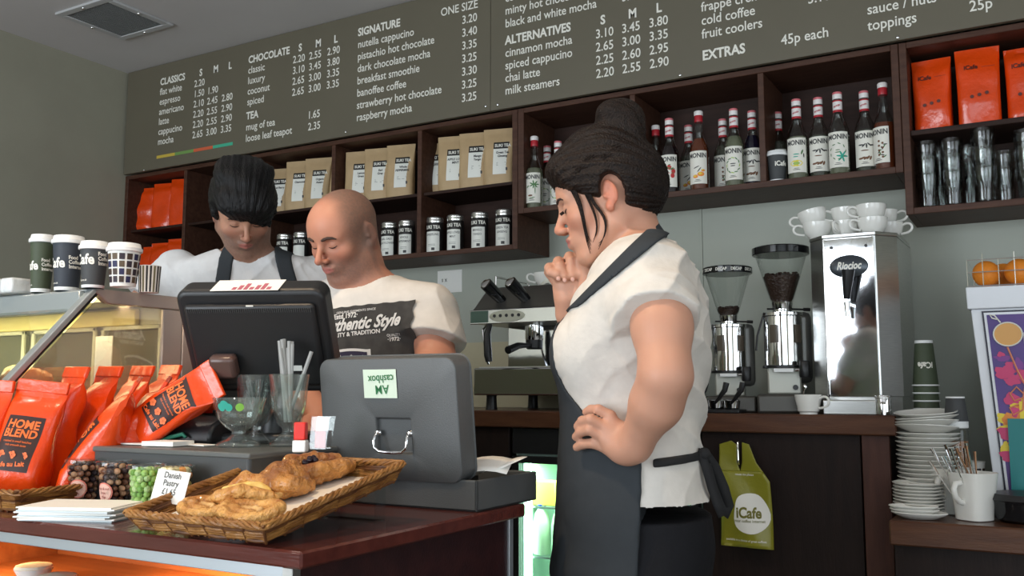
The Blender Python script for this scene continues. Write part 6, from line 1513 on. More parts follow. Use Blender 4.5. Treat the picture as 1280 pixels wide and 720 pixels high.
# near arm, hand on the hip
S0, E0, W0 = P(822, 352, 1.60), P(832, 470, 1.50), P(793, 556, 1.575)
SK.chain([S0, S0*.5+E0*.5+np.array([0, -.004, 0]), E0], [.050, .048, .041], .02)
SK.chain([E0, E0*.62+W0*.38+np.array([.004, -.006, 0]), W0, P(786, 560, 1.582)], [.040, .041, .027, .026], .02)
SK.ell(P(772, 549, 1.592), (.030, .014, .033), frame(-1.45, .3), .018); SK.ell(P(782, 560, 1.588), (.026, .018, .024), None, .018)
for kn, pip, dip, tip in (((763, 520, 1.598), (748, 512, 1.603), (739, 512, 1.618), (733, 515, 1.628)), ((757, 534, 1.594), (738, 524, 1.594), (728, 526, 1.612), (722, 533, 1.626)),
                          ((756, 548, 1.594), (737, 537, 1.594), (726, 540, 1.612), (720, 546, 1.626)), ((760, 561, 1.598), (742, 554, 1.600), (729, 555, 1.616), (721, 559, 1.628))):
    finger(SK, [P(776, 550, 1.592), P(*kn)], .012, .0105, .008); finger(SK, [P(*kn), P(*pip), P(*dip), P(*tip)], .0098, .0078, .003)
finger(SK, [P(785, 548, 1.598), P(794, 534, 1.608), P(803, 522, 1.618), P(809, 512, 1.626)], .0125, .009, .006)
# far arm, loose fist raised to the mouth
S1, E1, W1 = P(812, 352, 1.905), P(748, 478, 1.945), P(713, 392, 1.835)
SK.chain([S1, E1], [.050, .042], .02); SK.chain([E1, E1*.55+W1*.45, W1], [.041, .040, .027], .015)
SK.chain([W1, P(711, 372, 1.825), P(709, 350, 1.825)], [.026, .026, .022], .014); SK.ell(P(708, 354, 1.825), (.026, .018, .032), None, .014); SK.ell(P(722, 362, 1.81), (.014, .014, .022), None, .014)
for i, (mx, my, tx, ty) in enumerate(((687, 335, 697, 350), (698, 327, 706, 352), (712, 321, 716, 351), (722, 321, 723, 349))):
    mp = np.array([mx, my]); finger(SK, [P(mx+12-i*2, my+22, 1.842), P(mx, my+5, 1.842), P(mx, my, 1.822), P(mx+2, my+5, 1.803), P(tx, ty-7, 1.797), P(tx, ty-3, 1.806)], .0115, .0088, .003)
finger(SK, [P(724, 372, 1.805), P(734, 348, 1.793), P(731, 325, 1.785), P(722, 309, 1.782), P(717, 305, 1.782)], .0135, .0088, .006)
colw = skin_col(HC, RW, HS, (.53, .275, .185), (.42, .13, .12), blush=.45)
field_obj(SK, 'body', m_skin, w.root, colw)
face_bits(SK, HC, RW, HS, w.root, mat('brow_dark', (.03, .015, .012), .7), .0023)
for tx, ty, dd in ((698, 348, 1.786), (706, 350, 1.786), (716, 349, 1.786)): MB().ball(tuple(P(tx, ty, dd+.003)), (.0042, .0022, .005), 8, 6).build('fingernail', m_nail, w.root)
# hair
HR = Field((-.19, -.14, 1.38), (.10, .16, 1.72), .003)
cH = P(757, 222, 1.76); HR.ell(cH, (.100, .086, .088), RW, .02); HR.ell(HC+HS*(RW[0]*-.030+RW[2]*.022), np.array((.098, .086, .088))*HS*1.04, RW, .02)
HR.ell(P(716, 218, 1.76), (.050, .062, .044), None, .03); HR.ell(P(800, 240, 1.77), (.032, .060, .040), None, .025); HR.ell(P(752, 184, 1.76), (.060, .060, .036), None, .03)
def px_mask(p0, p1, d, side):
    """signed distance in the picture-parallel direction to the line p0-p1; negative on the kept side"""
    a, b_ = P(*p0, d), P(*p1, d); n = np.array([-(b_-a)[2], 0, (b_-a)[0]]); n /= np.linalg.norm(n); n = n*side
    X, Y, Z = HR.grid(); return (X-a[0])*n[0]+(Z-a[2])*n[2]+0*Y
m1 = px_mask((684, 224), (730, 268), 1.76, -1); m2 = px_mask((716, 248), (815, 276), 1.76, -1)
for mm_, ref in ((m1, P(760, 200, 1.76)), (m2, P(790, 210, 1.76))):
    i = np.round((ref-HR.lo)/HR.h).astype(int)
    if mm_[i[0], 0, i[2]] > 0: mm_ *= -1
    HR.D = -smin(-HR.D, -np.broadcast_to(mm_, HR.D.shape).astype(np.float32), .012)
HR.ell(HC+HS*(RW[0]*-.020+RW[1]*.085+RW[2]*-.004), np.array((.022, .045, .036)), RW, .008, 'sub'); HR.ell(HC+HS*(RW[0]*-.020+RW[1]*-.085+RW[2]*-.004), np.array((.022, .045, .036)), RW, .008, 'sub')
HR.ell(P(776, 152, 1.765), (.046, .046, .043), None, .018); HR.ell(P(763, 142, 1.75), (.026, .030, .022), None, .012); HR.ell(P(790, 166, 1.75), (.024, .03, .028), None, .012)
def hair_disp(v):
    q = v-HC; a = np.arctan2(q[:, 1], q[:, 2]+.001)
    d = .0016*np.sin(a*34+q[:, 0]*50)+.0012*np.sin(a*71+q[:, 0]*90+2); r = np.linalg.norm(q, axis=1)[:, None]; return v+q/r*d[:, None]
field_obj(HR, 'hair', m_hairb, w.root, disp=hair_disp, relax=0)
rs_ = random.Random(9)
def strand(pts, r=.0012, nm='hair_strand'):
    MB().tube(smooth_pts(pts, 2), r, 5).build(nm, m_hairb, w.root)
def sk_on(px_, py_, off=.002):
    a = P(px_, py_, 1.45); b_ = P(px_, py_, 1.46)-a; return SK.cast([a], b_, .5, off)[0]
def taper(pts, r0, r1=.0004):
    pts = smooth_pts(smooth_pts([p for q in zip(pts[:-1], [tuple((np.array(a)+np.array(b))/2) for a, b in zip(pts[:-1], pts[1:])]) for p in q]+[pts[-1]], 2), 1); n = len(pts)
    MB().tube(pts, [r0+(r1-r0)*(i/(n-1))**1.5 for i in range(n)], 6).build('hair_strand', m_hairb, w.root)
for k in range(4):
    o_ = k*1.7
    taper([sk_on(706+o_*2, 226+k*2, .004), sk_on(716+o_, 240, .006), sk_on(724+o_*.7, 257, .005), sk_on(728.5+o_*.5, 276, .004), sk_on(731+o_*.5, 293, .003), sk_on(735+o_*.3, 308-3*k, .003), sk_on(738+o_*.2, 317-5*k, .003)], .0019)
for k in range(3):
    o_ = k*1.3
    taper([sk_on(734+o_, 240, .006), sk_on(742+o_, 258, .006), sk_on(751+o_, 264, .006), sk_on(757+o_*.6, 276, .006), sk_on(757.5+o_*.4, 289, .005), sk_on(753+o_*.3, 301, .004), sk_on(748+o_*.2, 312-4*k, .004)], .0016)
for k in range(2): taper([sk_on(731+k*2, 242, .006), sk_on(738+k*2, 256, .006), sk_on(744+k*1.6, 270, .005), sk_on(747+k, 284, .004), sk_on(744+k, 296, .003), sk_on(741+k, 303-4*k, .003)], .0013)
for k in range(9):      # lashes
    q_ = -.030+.0022*k; MB().tube([HC+HS*(RW[0]*.0865+RW[1]*(.022+.0025*k)+RW[2]*-.007), HC+HS*(RW[0]*.0945+RW[1]*(.021+.0030*k)+RW[2]*-.0105)], [.0007, .0003], 4).build('eyelash', m_lash, w.root)
for k in range(26):
    a = rs_.uniform(0, 1); x0, y0 = 690+38*a, 236-40*a+rs_.uniform(-4, 4); HRc = lambda px_, py_, off: HR.cast([P(px_, py_, 1.45)], P(px_, py_, 1.46)-P(px_, py_, 1.45), .4, off)[0]
    try: strand([HRc(x0+6, y0+3, .001), HRc(x0+22, y0-6-6*a, .0015), HRc(x0+42, y0-20-8*a, .002), HRc(min(775, x0+62), y0-34*(1-a*.6)-6, .001)], .0010)
    except Exception: pass
# shirt
SH = Field((-.24, -.36, .93), (.20, .30, 1.47), .0035)
zhem = P(792, 641, 1.75)[2]
SH.loft([r for r in rows if r[0] > zhem-.03 and r[0] < P(700, 305, 1.75)[2]], FW, LW, .02)
SH.ell(P(740, 440, 1.69), (.058, .062, .062), None, .045); SH.ell(P(738, 440, 1.80), (.058, .062, .062), None, .045)
a_, b_ = P(818, 346, 1.615), P(823, 394, 1.555); SH.chain([a_, b_, b_+(b_-a_)*.6], [.060, .058, .058], .045)
n_ = (b_-a_)/np.linalg.norm(b_-a_); cut = b_+n_*.008
a2, b2 = S1, S1*.55+E1*.45; SH.chain([a2, b2, b2+(b2-a2)*.3], [.060, .060, .060], .04)
X, Y, Z = SH.grid()
def lim(p, n, rad):      # cut the sleeve only near its own axis
    d = (X-p[0])*n[0]+(Y-p[1])*n[1]+(Z-p[2])*n[2]; r = np.sqrt((X-p[0])**2+(Y-p[1])**2+(Z-p[2])**2); inside = r < rad
    SH.D = np.where(inside & (d > -.02), np.maximum(SH.D, d.astype(np.float32)), SH.D)
# limit each sleeve cut to the region outside the trunk
TR = Field(SH.lo, SH.lo+SH.h*(SH.n-1), SH.h); TR.loft([r for r in rows if r[0] > zhem-.03 and r[0] < P(700, 305, 1.75)[2]], FW, LW, 0); TR.ell(P(740, 440, 1.69), (.058, .062, .062), None, .045); TR.ell(P(738, 440, 1.80), (.058, .062, .062), None, .045)
def sleeve_cut(Ff, T_, p, n):
    X, Y, Z = Ff.grid(); d = ((X-p[0])*n[0]+(Y-p[1])*n[1]+(Z-p[2])*n[2]).astype(np.float32); m_ = T_.D[:Ff.D.shape[0], :Ff.D.shape[1], :Ff.D.shape[2]]
    Ff.D = np.minimum(np.maximum(Ff.D, d), np.where(m_ < .004, m_, 1).astype(np.float32)) if False else np.where(d > -.02, np.minimum(np.maximum(Ff.D, d), m_), Ff.D)
sleeve_cut(SH, TR, cut, n_)
SH.plane((0, 0, zhem), (0, 0, -1)); SHB = SH.copy()
nk = P(806, 318, 1.76); SH.D = -smin(-SH.D, (np.sqrt((X-nk[0]-(Z-nk[2])*-.28)**2+((Y-nk[1]))**2)-(.062+.0*Z)).astype(np.float32)+np.where(Z > P(700, 345, 1.75)[2], 0, 1).astype(np.float32), .004)
wd_ = wrinkle(.0042, [(30, 20, 60, .3, 1), (65, -30, 35, 1.1, .8), (20, 40, 105, 2, .7), (80, 10, -70, 4, .8)])
field_obj(SH, 'shirt', m_teew, w.root, disp=wd_)
# sleeve turn-up
sn = P(822, 386, 1.562)
# apron, one piece from bib to hem
zz_ = lambda py_: P(790, py_, 1.75)[2]
tb = sorted([(zz_(a), -(b_-792)/666.) for a, b_ in ((384, 709), (420, 703), (450, 704), (470, 708), (490, 719), (520, 744), (545, 776), (565, 806), (600, 806), (640, 804), (722, 799))])
X, Y, Z = SHB.grid(); AF = X*FW[0]+Y*FW[1]; bot = min(rows, key=lambda r: r[0])
APF = Field((-.24, -.30, .58), (.20, .30, 1.40), .004); APR = list(rows)+[(.80, bot[1], .150, .184), (.60, bot[1], .155, .190)]
APF.loft(APR, FW, LW, .02, infl=.0065); APF.ell(P(740, 440, 1.69), (.0645, .0685, .0685), None, .045); APF.ell(P(738, 440, 1.80), (.0645, .0685, .0685), None, .045)
X, Y, Z = APF.grid(); fb = np.interp(Z, [t_[0] for t_ in tb], [t_[1] for t_ in tb])
APF.D = -smin(-APF.D, -((fb-(X*FW[0]+Y*FW[1]))*.8).astype(np.float32), .003); APF.plane((0, 0, zz_(386)), (0, 0, 1)); APF.plane((0, 0, .60), (0, 0, -1))
def apron_fold(v):
    k = np.clip((zz_(600)-v[:, 2])/.25, 0, 1); d = .0055*np.sin(v[:, 1]*55+v[:, 2]*4+1)*k+.003*np.sin(v[:, 1]*110+2)*k+.0014*np.sin(v[:, 2]*70+v[:, 1]*30)
    return v+np.stack([-np.abs(d)*.6, d*0, d*0], 1)
field_obj(APF, 'apron', m_apron, w.root, disp=apron_fold)
X, Y, Z = SHB.grid()
def strap_mask(Fd, p0, p1, hw_, ylim=None, above=None):
    d = p1-p0; v_ = (p0+p1)/2+w.o*0-np.array([0, 0, 0]); vd = np.array([0, 1., 0]); n = np.cross(d, vd); n /= np.linalg.norm(n); X, Y, Z = Fd.grid()
    return np.abs((X-p0[0])*n[0]+(Y-p0[1])*n[1]+(Z-p0[2])*n[2])-hw_
sp0, sp1 = P(714, 388, 1.75), P(830, 284, 1.75)
SHN = SHB.copy(); SHN.chain([P(788, 296, 1.76), P(803, 330, 1.76)], [.054, .066], .02)
m_s = strap_mask(SHN, sp0, sp1, .014); X, Y, Z = SHN.grid()
tt_ = np.clip((X-sp0[0])/(sp1[0]-sp0[0]), 0, 1); m_s = m_s+.014-(.006+.012*tt_)
ST = shell(SHN, .005, [m_s+0*X+0*Y, (sp0[2]-.004-Z)+0*X+0*Y])
field_obj(ST, 'neck_strap', m_apron, w.root)
tie = np.abs(Z-zz_(567)-.10*(X-P(850, 567, 1.75)[0]))-.0075
TI = shell(SHB, .004, [tie+0*Y, (AF+.04)+0*Z]); field_obj(TI, 'waist_tie', mat('tie_black', (.012, .012, .013), .8), w.root)
def ribbon(pts, wd, nm, m, par):
    pts = smooth_pts(pts, 1); b = MB(); n = len(pts); v = []
    for i, p in enumerate(pts):
        d = np.array(pts[min(i+1, n-1)])-np.array(pts[max(i-1, 0)]); s_ = np.cross(d, [0, 1, 0.]); s_ = s_/(np.linalg.norm(s_)+1e-9)*wd/2; v += [tuple(np.array(p)-s_), tuple(np.array(p)+s_)]
    b.add(v, [(2*i, 2*i+1, 2*i+3, 2*i+2) for i in range(n-1)]); o = b.build(nm, m, par); s2 = o.modifiers.new('s', 'SOLIDIFY'); s2.thickness = .003; return o
mtb = MATS['tie_black']
ribbon([P(872, 566, 1.66), P(882, 564, 1.67), P(893, 580, 1.68), P(906, 612, 1.69), P(914, 636, 1.69), P(910, 646, 1.69), P(900, 640, 1.68), P(890, 610, 1.67), P(882, 580, 1.665)], .018, 'apron_bow', mtb, w.root)
ribbon([P(876, 566, 1.655), P(884, 585, 1.66), P(888, 610, 1.665), P(897, 634, 1.67), P(903, 645, 1.67)], .015, 'apron_bow', mtb, w.root)
MB().ball(tuple(P(880, 567, 1.66)), (.012, .010, .011), 12, 8).build('tie_knot', mtb, w.root)
b = MB(); 
for i, s_ in enumerate(('DECAF', )): pass
# trousers, lower apron and shoes
TRO = Field((-.26, -.26, .05), (.24, .26, zhem+.02), .006)
r640 = [r for r in rows if r[0] <= zhem+.05]; r640 = [(z_, c_, rf*.95, rl*.95) for z_, c_, rf, rl in r640]
hipz = min(r[0] for r in r640); TRO.loft(r640, FW, LW, .02)
hc = r640[-1][1]
for q in (-1, 1):
    h_ = np.array([hc[0], hc[1], hipz-.02])+LW*.085*q; k_ = np.array([hc[0], hc[1], .50])+LW*.09*q+FW*.015; f_ = np.array([hc[0], hc[1], .09])+LW*.095*q-FW*.01
    TRO.chain([h_, k_, f_], [.100, .066, .050], .05)
field_obj(TRO, 'trousers', m_trous, w.root)
for q in (-1, 1):
    f_ = np.array([hc[0], hc[1], 0])+LW*.095*q-FW*.01; S_ = Field(f_-.2, f_+.22, .006); S_.ell(f_+FW*.055+np.array([0, 0, .032]), (.115, .042, .034), np.array([FW, LW, [0, 0, 1]]), .02); S_.cap(f_+np.array([0, 0, .05]), f_+np.array([0, 0, .09]), .044, .045, .02); S_.plane((0, 0, .0015), (0, 0, -1)); field_obj(S_, 'shoe', m_shoe, w.root)

# ------------------------------------------------------------------ the two men
def man(px_, d, lbl, body_yaw, cpx, rows_px, sc, headpx, hyaw, hpitch, hroll, hs, base, arms, tee, stub, scalp=None, lean=.0, low=.93, hair=None, neckr=.058, step=.0036):
    m_ = Person(px_, d, lbl); P = m_.P; Rb = frame(body_yaw, 0); FB, LB = Rb[0], Rb[1]; R = frame(hyaw, hpitch, hroll); c = P(*headpx)
    lo = np.array([-.42, -.44, low]); hi = np.array([.36, .22, c[2]+.17]); K = Field(lo, hi, step)
    rows = []
    for py_, rf, rl, sh in rows_px: q = P(cpx, py_, d); rows.append((q[2], q[:2]+FB[:2]*sh, rf, rl))
    head(K, c, R, hs, jaw=1.06, nose=1.03)
    nb = P(cpx, rows_px[0][0]+8, d)+FB*rows_px[0][3]
    K.chain([c+hs*(R[0]*-.030+R[2]*-.035), c*.45+nb*.55+np.array([0, .0, 0]), nb-np.array([0, 0, .03])], [neckr, neckr*.98, neckr*1.25], .025)
    K.loft(rows, FB, LB, .02, infl=-.012)
    T_ = Field(lo, hi, step); T_.loft(rows, FB, LB, 0)
    S_ = Field(lo, hi, step); S_.loft(rows, FB, LB, .02)
    for a in arms:
        pts = [P(*q) for q in a['pts']]; K.chain(pts, a['r'], .02)
        hp = pts[-1]; dv = pts[-1]-pts[-2]; dv /= np.linalg.norm(dv); sd = np.cross(dv, [0, 0, 1.]); sd /= np.linalg.norm(sd)
        K.ell(hp+dv*.045, (.045, .042, .016), np.array([dv, sd, np.cross(dv, sd)]), .02)
        for i in range(4): b0 = hp+dv*.075+sd*(-.03+.02*i); finger(K, [b0, b0+dv*.035, b0+dv*.06+np.array([0, 0, -.012])], .0095, .008)
        b0 = hp+dv*.02-sd*.035*a.get('th', 1); finger(K, [b0, b0+dv*.03-sd*.015*a.get('th', 1), b0+dv*.055-sd*.015*a.get('th', 1)], .012, .009)
        e = a['sleeve']; p0, p1 = pts[0], pts[0]*(1-e)+pts[1]*e; S_.chain([p0, p1, p1+(p1-p0)*.4], [a['r'][0]+.008, a['r'][0]+.008, a['r'][0]+.008], .05); n = (p1-p0)/np.linalg.norm(p1-p0); sleeve_cut(S_, T_, p1, n)
    X, Y, Z = S_.grid(); nk = nb; hole = np.sqrt(((X-nk[0])+(Z-nk[2])*0)**2+(Y-nk[1]-FB[1]*.012)**2+((Z-nk[2]-.035)*.9)**2)-sc
    SHB = S_.copy(); S_.D = -smin(-S_.D, hole.astype(np.float32), .004)
    field_obj(K, 'body', m_skin, m_.root, skin_col(c, R, hs, base, stubble=stub, scalp=scalp, blush=.35))
    face_bits(K, c, R, hs, m_.root, bt=.0034)
    field_obj(S_, 'shirt', tee, m_.root, disp=wrinkle(.0034, [(45, 20, 60, .3, 1), (85, -30, 40, 1.1, .9), (50, 40, -85, 2, .8)]))
    # trousers and shoes
    bz_ = rows[-1]; c0 = bz_[1]; Tm = Field((-.30, -.28, .05), (.30, .26, bz_[0]+.10), .008)
    Tm.loft([(bz_[0]+.08, c0, bz_[2]*.93, bz_[3]*.93), (bz_[0]-.02, c0, .125, .17), (bz_[0]-.12, c0, .12, .17)], FB, LB, .02)
    for q in (-1, 1):
        h_ = np.array([c0[0], c0[1], bz_[0]-.10])+LB*.085*q; f_ = np.array([c0[0], c0[1], .09])+LB*.11*q; Tm.chain([h_, (h_+f_)/2+FB*.02, f_], [.092, .068, .052], .05)
        f_ = f_*np.array([1, 1, 0]); Sh = Field(f_-.2, f_+.22, .008); Sh.ell(f_+FB*.06+np.array([0, 0, .035]), (.13, .047, .036), np.array([FB, LB, [0, 0, 1]]), .02); Sh.cap(f_+np.array([0, 0, .05]), f_+np.array([0, 0, .09]), .05, .05, .02); Sh.plane((0, 0, .0015), (0, 0, -1)); field_obj(Sh, 'shoe', m_shoe, m_.root)
    field_obj(Tm, 'trousers', m_trous, m_.root)
    return m_, K, SHB, c, R, FB, LB, nb
sg_ = lambda x: 1/(1+np.exp(-np.clip(x, -30, 30)))
bald_scalp = lambda f, l, u: .85*(.8+.2*np.random.default_rng(3).random(len(f)))*np.maximum(sg_((.040-f-.10*(u-.03))/.008)*sg_((u+.052)/.010), sg_((np.abs(l)-.047+.25*np.maximum(0, u-.07))/.006)*sg_((.056-f)/.008)*sg_((u+.035)/.010))
mb, KB, SB, cB, RB, FB_, LB_, nb_ = man(455, 2.26, 'bald man in a cream T-shirt with a dark printed panel, looking down', math.radians(-20), 462,
    [(342, .062, .070, .02), (350, .076, .100, .01), (360, .094, .150, 0), (374, .110, .186, 0), (398, .122, .200, 0), (440, .125, .192, .0), (500, .118, .176, 0), (570, .118, .172, 0), (600, .118, .172, 0)], .085,
    (430, 293, 2.20), math.radians(-35), math.radians(27), math.radians(-4), .895, (.52, .235, .150),
    [dict(pts=[(537, 388, 2.18), (546, 455, 2.12), (500, 520, 1.90)], r=[.054, .043, .030], sleeve=.72, th=1), dict(pts=[(376, 392, 2.32), (352, 462, 2.22), (400, 520, 2.0)], r=[.054, .043, .030], sleeve=.7, th=-1)], m_teew, .95, bald_scalp, neckr=.056)
# printed panel on his chest, laid on the cloth
def on_chest(Fd, nb, FBv, LBv, l, z, off): return Fd.cast([nb+LBv*a+np.array([0, 0, b_])+FBv*.30 for a, b_ in zip(l, z)], -FBv, .4, off)
def chest(mbx, verts, faces, off, mi=0):
    v = np.array(verts); Q = on_chest(SB, nb_, FB_, LB_, v[:, 0], v[:, 1], off); mbx.add([tuple(q) for q in Q], faces, mi)
def zc(py_): return mb.P(462, py_, 2.05)[2]-nb_[2]
z1, z0 = zc(373), zc(500); l0, l1 = -.115, .166
m_print = mat('shirt_print_dark', (.050, .047, .043), .9, var=.3, vscale=30); b = MB(); nU, nV = 40, 36
top = lambda u: z1-.018+.022*u-.006*abs(math.sin(u*25))*.4; side = lambda v: .003*math.sin(v*40)
pts = [((l0+(l1-l0)*i/(nU-1))+side(j/(nV-1))*(i in (0, nU-1)), z0+(top(i/(nU-1))-z0)*j/(nV-1)) for i in range(nU) for j in range(nV)]
chest(b, pts, [(i*nV+j, (i+1)*nV+j, (i+1)*nV+j+1, i*nV+j+1) for i in range(nU-1) for j in range(nV-1)], .0060); b.build('chest_print', m_print, mb.root)
b = MB(); sl_ = .085
def ct(s_, size, l, py_, bold=True, xs=.9, shear=0):
    v, f = text_data(s_, size, bold, 'CENTER', xs, shear); zq = zc(py_); chest(b, [(l+p[0], zq+p[1]+p[0]*sl_) for p in v], f, .0082)
ct('·Estd 1972·', .016, .004, 394, True, .9); ct('Authentic Style', .0385, .038, 408, True, .80, .45); ct('QUALITY & TRADITION', .0130, .020, 417, True, 1.0); ct('·1972·', .012, .118, 424); ct('QUALITY', .008, .118, 418, False)
ct('GENUINE GARMENTS SINCE', .007, .03, 386, False, 1.1)
b.build('chest_lettering', mat('print_white', (.66, .64, .60), .8), mb.root)
b = MB(); n = 24
arc = lambda x, q: zc(437)-.5*(x-.02)**2*9*.5+q+max(0, (x-.05))**2*14
pts = [(-.08+.145*i/(n-1), arc(-.08+.145*i/(n-1), q)) for i in range(n) for q in (-.030, .006)]
chest(b, pts, [(2*i, 2*i+2, 2*i+3, 2*i+1) for i in range(n-1)], .0076); pts = [(-.075+.132*i/(n-1), arc(-.075+.132*i/(n-1), q)) for i in range(n) for q in (-.034, .0)]
chest(b, pts, [(2*i, 2*i+2, 2*i+3, 2*i+1) for i in range(n-1)], .0086, 1)
for k in range(9):
    cx_, cz_ = -.065+.014*k, arc(-.065+.014*k, -.011-.010*(k % 2)); st5 = [(cx_+(.004 if i % 2 == 0 else .0016)*math.sin(i*PI/5), cz_+(.004 if i % 2 == 0 else .0016)*math.cos(i*PI/5)) for i in range(10)]; chest(b, st5, [tuple(range(10))], .0096)
b.build('star_band_print', [MATS['print_white'], mat('print_navy', (.03, .025, .05), .9)], mb.root)

md, KD, SD, cD, RD, FD_, LD_, nd_ = man(318, 2.62, 'dark haired man in white T-shirt and grey apron, head bowed behind the till', math.radians(8), 315,
    [(313, .060, .078, .03), (320, .078, .125, .02), (329, .098, .175, .01), (342, .112, .205, 0), (370, .122, .208, -.01), (410, .122, .192, -.02), (470, .118, .178, -.02), (540, .118, .172, -.02), (585, .118, .172, -.02)], .085,
    (304, 264, 2.52), math.radians(24), math.radians(36), math.radians(5), .92, (.46, .235, .155),
    [dict(pts=[(222, 340, 2.62), (178, 385, 2.57), (205, 470, 2.49)], r=[.056, .045, .030], sleeve=.85, th=-1), dict(pts=[(405, 345, 2.64), (412, 430, 2.62), (370, 500, 2.45)], r=[.056, .045, .030], sleeve=.7, th=1)], m_tee, .95, neckr=.053)
# fringe and crown of black hair
HK = Field(cD-np.array([.16, .16, .16]), cD+np.array([.16, .16, .17]), .0035); gD = lambda f, l, u: cD+RD[0]*f*.93+RD[1]*l*.93+RD[2]*u*.93
HK.ell(gD(-.018, 0, .042), (.108, .088, .092), RD, .02); HK.ell(gD(.045, .0, .066), (.062, .074, .044), RD, .03); HK.ell(gD(-.05, 0, -.01), (.066, .076, .068), RD, .03)
X, Y, Z = HK.grid(); q = [((X-cD[0])*RD[i][0]+(Y-cD[1])*RD[i][1]+(Z-cD[2])*RD[i][2])/.93 for i in range(3)]
hl = .036-q[2]-np.where(q[0] < .03, 1.1*(.03-q[0]), 0)-.30*np.clip(q[1], -.03, .07)
HK.D = -smin(-HK.D, -hl.astype(np.float32), .010)
for k in range(12):
    l_ = -.058+.0105*k; drop = .030-.42*max(0, l_+.01)-.05*abs(math.sin(k*1.9))*.25; fr_ = .096-.16*abs(l_)-(5.5*max(0, abs(l_)-.03)**2*2)
    HK.chain([gD(.060, l_*.8-.004, .072), gD(fr_-.002, l_, .052), gD(fr_-.001, l_+.008, drop)], [.020, .014, .004], .016)
for q_ in (-1, 1): HK.chain([gD(.018, .072*q_, .04), gD(.012, .077*q_, .004), gD(.016, .075*q_, -.016)], [.018, .011, .005], .014)
for k in range(5): a = k*1.3; HK.ell(gD(-.02+.05*math.cos(a), .045*math.sin(a), .118+.004*math.sin(k*2.1)), (.04, .04, .024), RD, .025)
def hd2(v):
    q = v-cD; a = np.arctan2(q@RD[1], q@RD[2]+.02); d = .0012*np.sin(a*30+(q@RD[0])*30)+.0009*np.sin(a*67+(q@RD[0])*50+1); return v+q/np.linalg.norm(q, axis=1)[:, None]*d[:, None]
field_obj(HK, 'hair', m_hairk, md.root, disp=hd2, relax=0)
def mstrap(nm, p0, p1, hw_):
    d = p1-p0; n = np.cross(d, [0, 1., 0]); n /= np.linalg.norm(n); X, Y, Z = SD.grid(); m1_ = np.abs((X-p0[0])*n[0]+(Z-p0[2])*n[2])-hw_+0*Y; fr_ = ((Y-nd_[1])-.03)+0*X+0*Z; bt_ = (p1[2]-Z)+0*X+0*Y
    field_obj(shell(SD, .005, [m1_, fr_, bt_]), nm, m_apron, md.root)
mstrap('apron_strap', md.P(287, 305, 2.52), md.P(272, 372, 2.48), .019); mstrap('apron_strap', md.P(346, 300, 2.52), md.P(361, 372, 2.48), .019)
X, Y, Z = SD.grid(); bt = (Z-md.P(315, 370, 2.4)[2])+0*X+0*Y; sd = np.abs(X-nd_[0]+.0)-.115+0*Y+0*Z; fr_ = ((Y-nd_[1])-.0)+0*X+0*Z
field_obj(shell(SD, .006, [bt, sd, fr_]), 'apron_bib', m_apron, md.root)

# ------------------------------------------------------------------ danish pastries, modelled as lumpy dough
def dough(seed, amp=.0009):
    r = np.random.default_rng(seed); K_ = r.uniform(-1, 1, (7, 3))*np.array([110, 180, 260, 340, 420, 500, 600])[:, None]; ph = r.uniform(0, 6, 7)
    def fn(v):
        d = sum(np.sin(v@K_[i]+ph[i])/(1+.35*i) for i in range(7)); c = v.mean(0); n = v-c; n /= np.linalg.norm(n, axis=1)[:, None]+1e-9; rg = 1-2*np.abs(np.sin(v[:, 0]*K_[1][0]*1.2+v[:, 1]*170+1.5*np.sin(v[:, 1]*90+ph[0])))**.6; return v+n*(d*amp+rg*amp*.9)[:, None]
    return fn
def pf(w_=.075, l_=.06, h_=.06): return Field((-w_, -l_, -.004), (w_, l_, h_), .0021)
m_pastry = mat('pastry_flaky', (.40, .135, .022), .42, col2=(.80, .44, .13), vscale=34, bump=.9, bscale=120, coat=.25, detail=8); m_pastryd = mat('pastry_flaky_dark', (.20, .055, .012), .38, col2=(.66, .29, .065), vscale=30, bump=1.0, bscale=110, coat=.3, detail=8)
m_cust = mat('custard_yellow', (.80, .50, .10), .35, col2=(.84, .60, .22), vscale=30, bump=.3, bscale=70)
m_fill = mat('pastry_cream', (.52, .25, .07), .5, col2=(.78, .50, .20), vscale=30, bump=.6, bscale=90)
def coil(t, seed):
    Fq = pf(); P_ = [(.045*math.cos(a), .030*math.sin(a), .014+.003*math.sin(2*a+1)) for a in np.linspace(-2.6, 3.3, 40)]
    P_ += [(.030*math.cos(a)+.002, .016*math.sin(a), .014) for a in np.linspace(-2.9, -1.2, 8)]
    Fq.chain(P_, [.0078+.0010*math.sin(i*.8) for i in range(len(P_))], .004); Fq.plane((0, 0, .001), (0, 0, -1)); field_obj(Fq, 'pastry_ring', m_pastry, t, disp=dough(seed, .0004))
    Fq = pf(); Fq.ell((0, 0, .006), (.038, .023, .010), None, .004); Fq.cap((-.022, .004, .014), (.022, -.004, .016), .005, .006, .006); Fq.plane((0, 0, .002), (0, 0, -1)); field_obj(Fq, 'filling', m_fill, t, disp=dough(seed+3, .0010))
def knot(t, seed):
    Fq = pf(); r_ = random.Random(seed)
    for q in range(3):
        P_ = [(-.045+.011*i, -.022+.020*q+.010*math.sin(i*.8+q*2), .013+.017*math.sin(PI*i/8)+.006*math.cos(i*.8+q*2)) for i in range(9)]
        Fq.chain(P_, [.008+.008*math.sin(PI*i/8) for i in range(9)], .004)
    Fq.chain([(-.02, -.034, .016), (.0, -.012, .036), (.014, .016, .040), (.024, .036, .018)], [.010, .013, .012, .009], .004); Fq.ell((0, 0, .008), (.045, .034, .012), None, .01)
    Fq.plane((0, 0, .001), (0, 0, -1)); field_obj(Fq, 'dough', m_pastryd, t, disp=dough(seed, .0011))
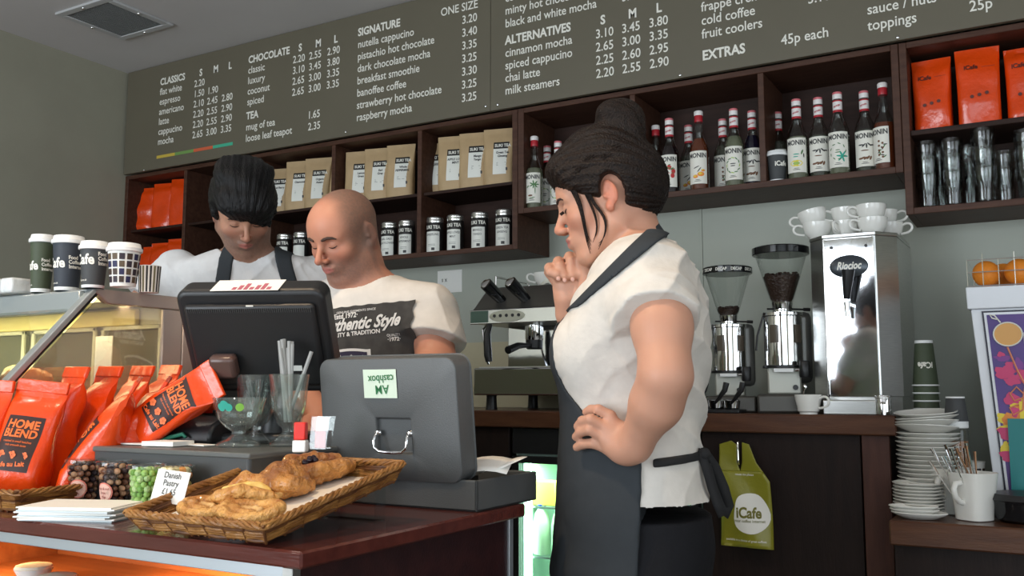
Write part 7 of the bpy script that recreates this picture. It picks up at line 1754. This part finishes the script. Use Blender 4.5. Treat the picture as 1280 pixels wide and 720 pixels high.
def custard_fold(t, seed):
    Fq = pf(.08); Fq.ell((0, 0, .008), (.055, .034, .011), None, .004)
    Fq.chain([(-.055, -.012, .010), (-.030, -.026, .022), (.005, -.024, .028), (.045, -.012, .016)], [.008, .011, .011, .008], .004); Fq.chain([(-.045, .018, .012), (-.01, .026, .032), (.03, .020, .026), (.052, .006, .012)], [.009, .013, .011, .007], .004)
    Fq.plane((0, 0, .001), (0, 0, -1)); field_obj(Fq, 'dough', m_pastry, t, disp=dough(seed, .0010))
    Fq = pf(); Fq.ell((0, -.002, .020), (.044, .020, .015), None, .004); field_obj(Fq, 'custard', m_cust, t, disp=dough(seed+2, .0010))
def berry_danish(t, seed):
    Fq = pf(.085, .062); Fq.ell((0, 0, .010), (.066, .036, .015), None, .006)
    Fq.chain([(-.062, -.004, .014), (-.03, -.026, .026), (.010, -.030, .026), (.045, -.022, .022), (.066, 0, .014)], [.011, .013, .012, .013, .010], .005); Fq.chain([(-.060, .008, .016), (-.025, .026, .032), (.015, .028, .030), (.05, .020, .024)], [.012, .015, .013, .011], .005)
    Fq.ell((.0, 0, .040), (.020, .018, .012), None, .004, 'sub'); Fq.ell((-.042, 0, .020), (.022, .020, .016), None, .01)
    Fq.plane((0, 0, .001), (0, 0, -1)); field_obj(Fq, 'dough', m_pastryd, t, disp=dough(seed, .0011))
    r_ = random.Random(4)
    for i in range(12): MB().ball((r_.uniform(-.012, .012), r_.uniform(-.010, .010), .035+r_.uniform(-.001, .004)), .0050, 10, 7).build('dark_berry', mat('berry', (.012, .006, .012), .12), t)
pz = .0125
def pastry2(lbl, x, y, rz, fn, seed, s=1):
    t = thing('danish_pastry', lbl, 'pastry', (0, 0, 0), 0, 'danish pastries in the wicker basket'); bthing(t, x, y, pz, rz); t.scale = (s, s, s); fn(t, seed)
pastry2('coiled oval pastry at the near right corner of the basket', .055, .042, .05, coil, 1, .98)
pastry2('coiled oval pastry right beside the price card', -.035, .045, -.1, coil, 5, .92)
pastry2('pale folded pastry with yellow custard behind the two coiled ones', -.012, .098, .35, custard_fold, 8, .95)
pastry2('knotted golden pastry in the middle of the basket', .012, .148, .5, knot, 12, .95)
pastry2('long golden danish topped with dark berries at the far side', .008, .213, 1.0, berry_danish, 15, .95)
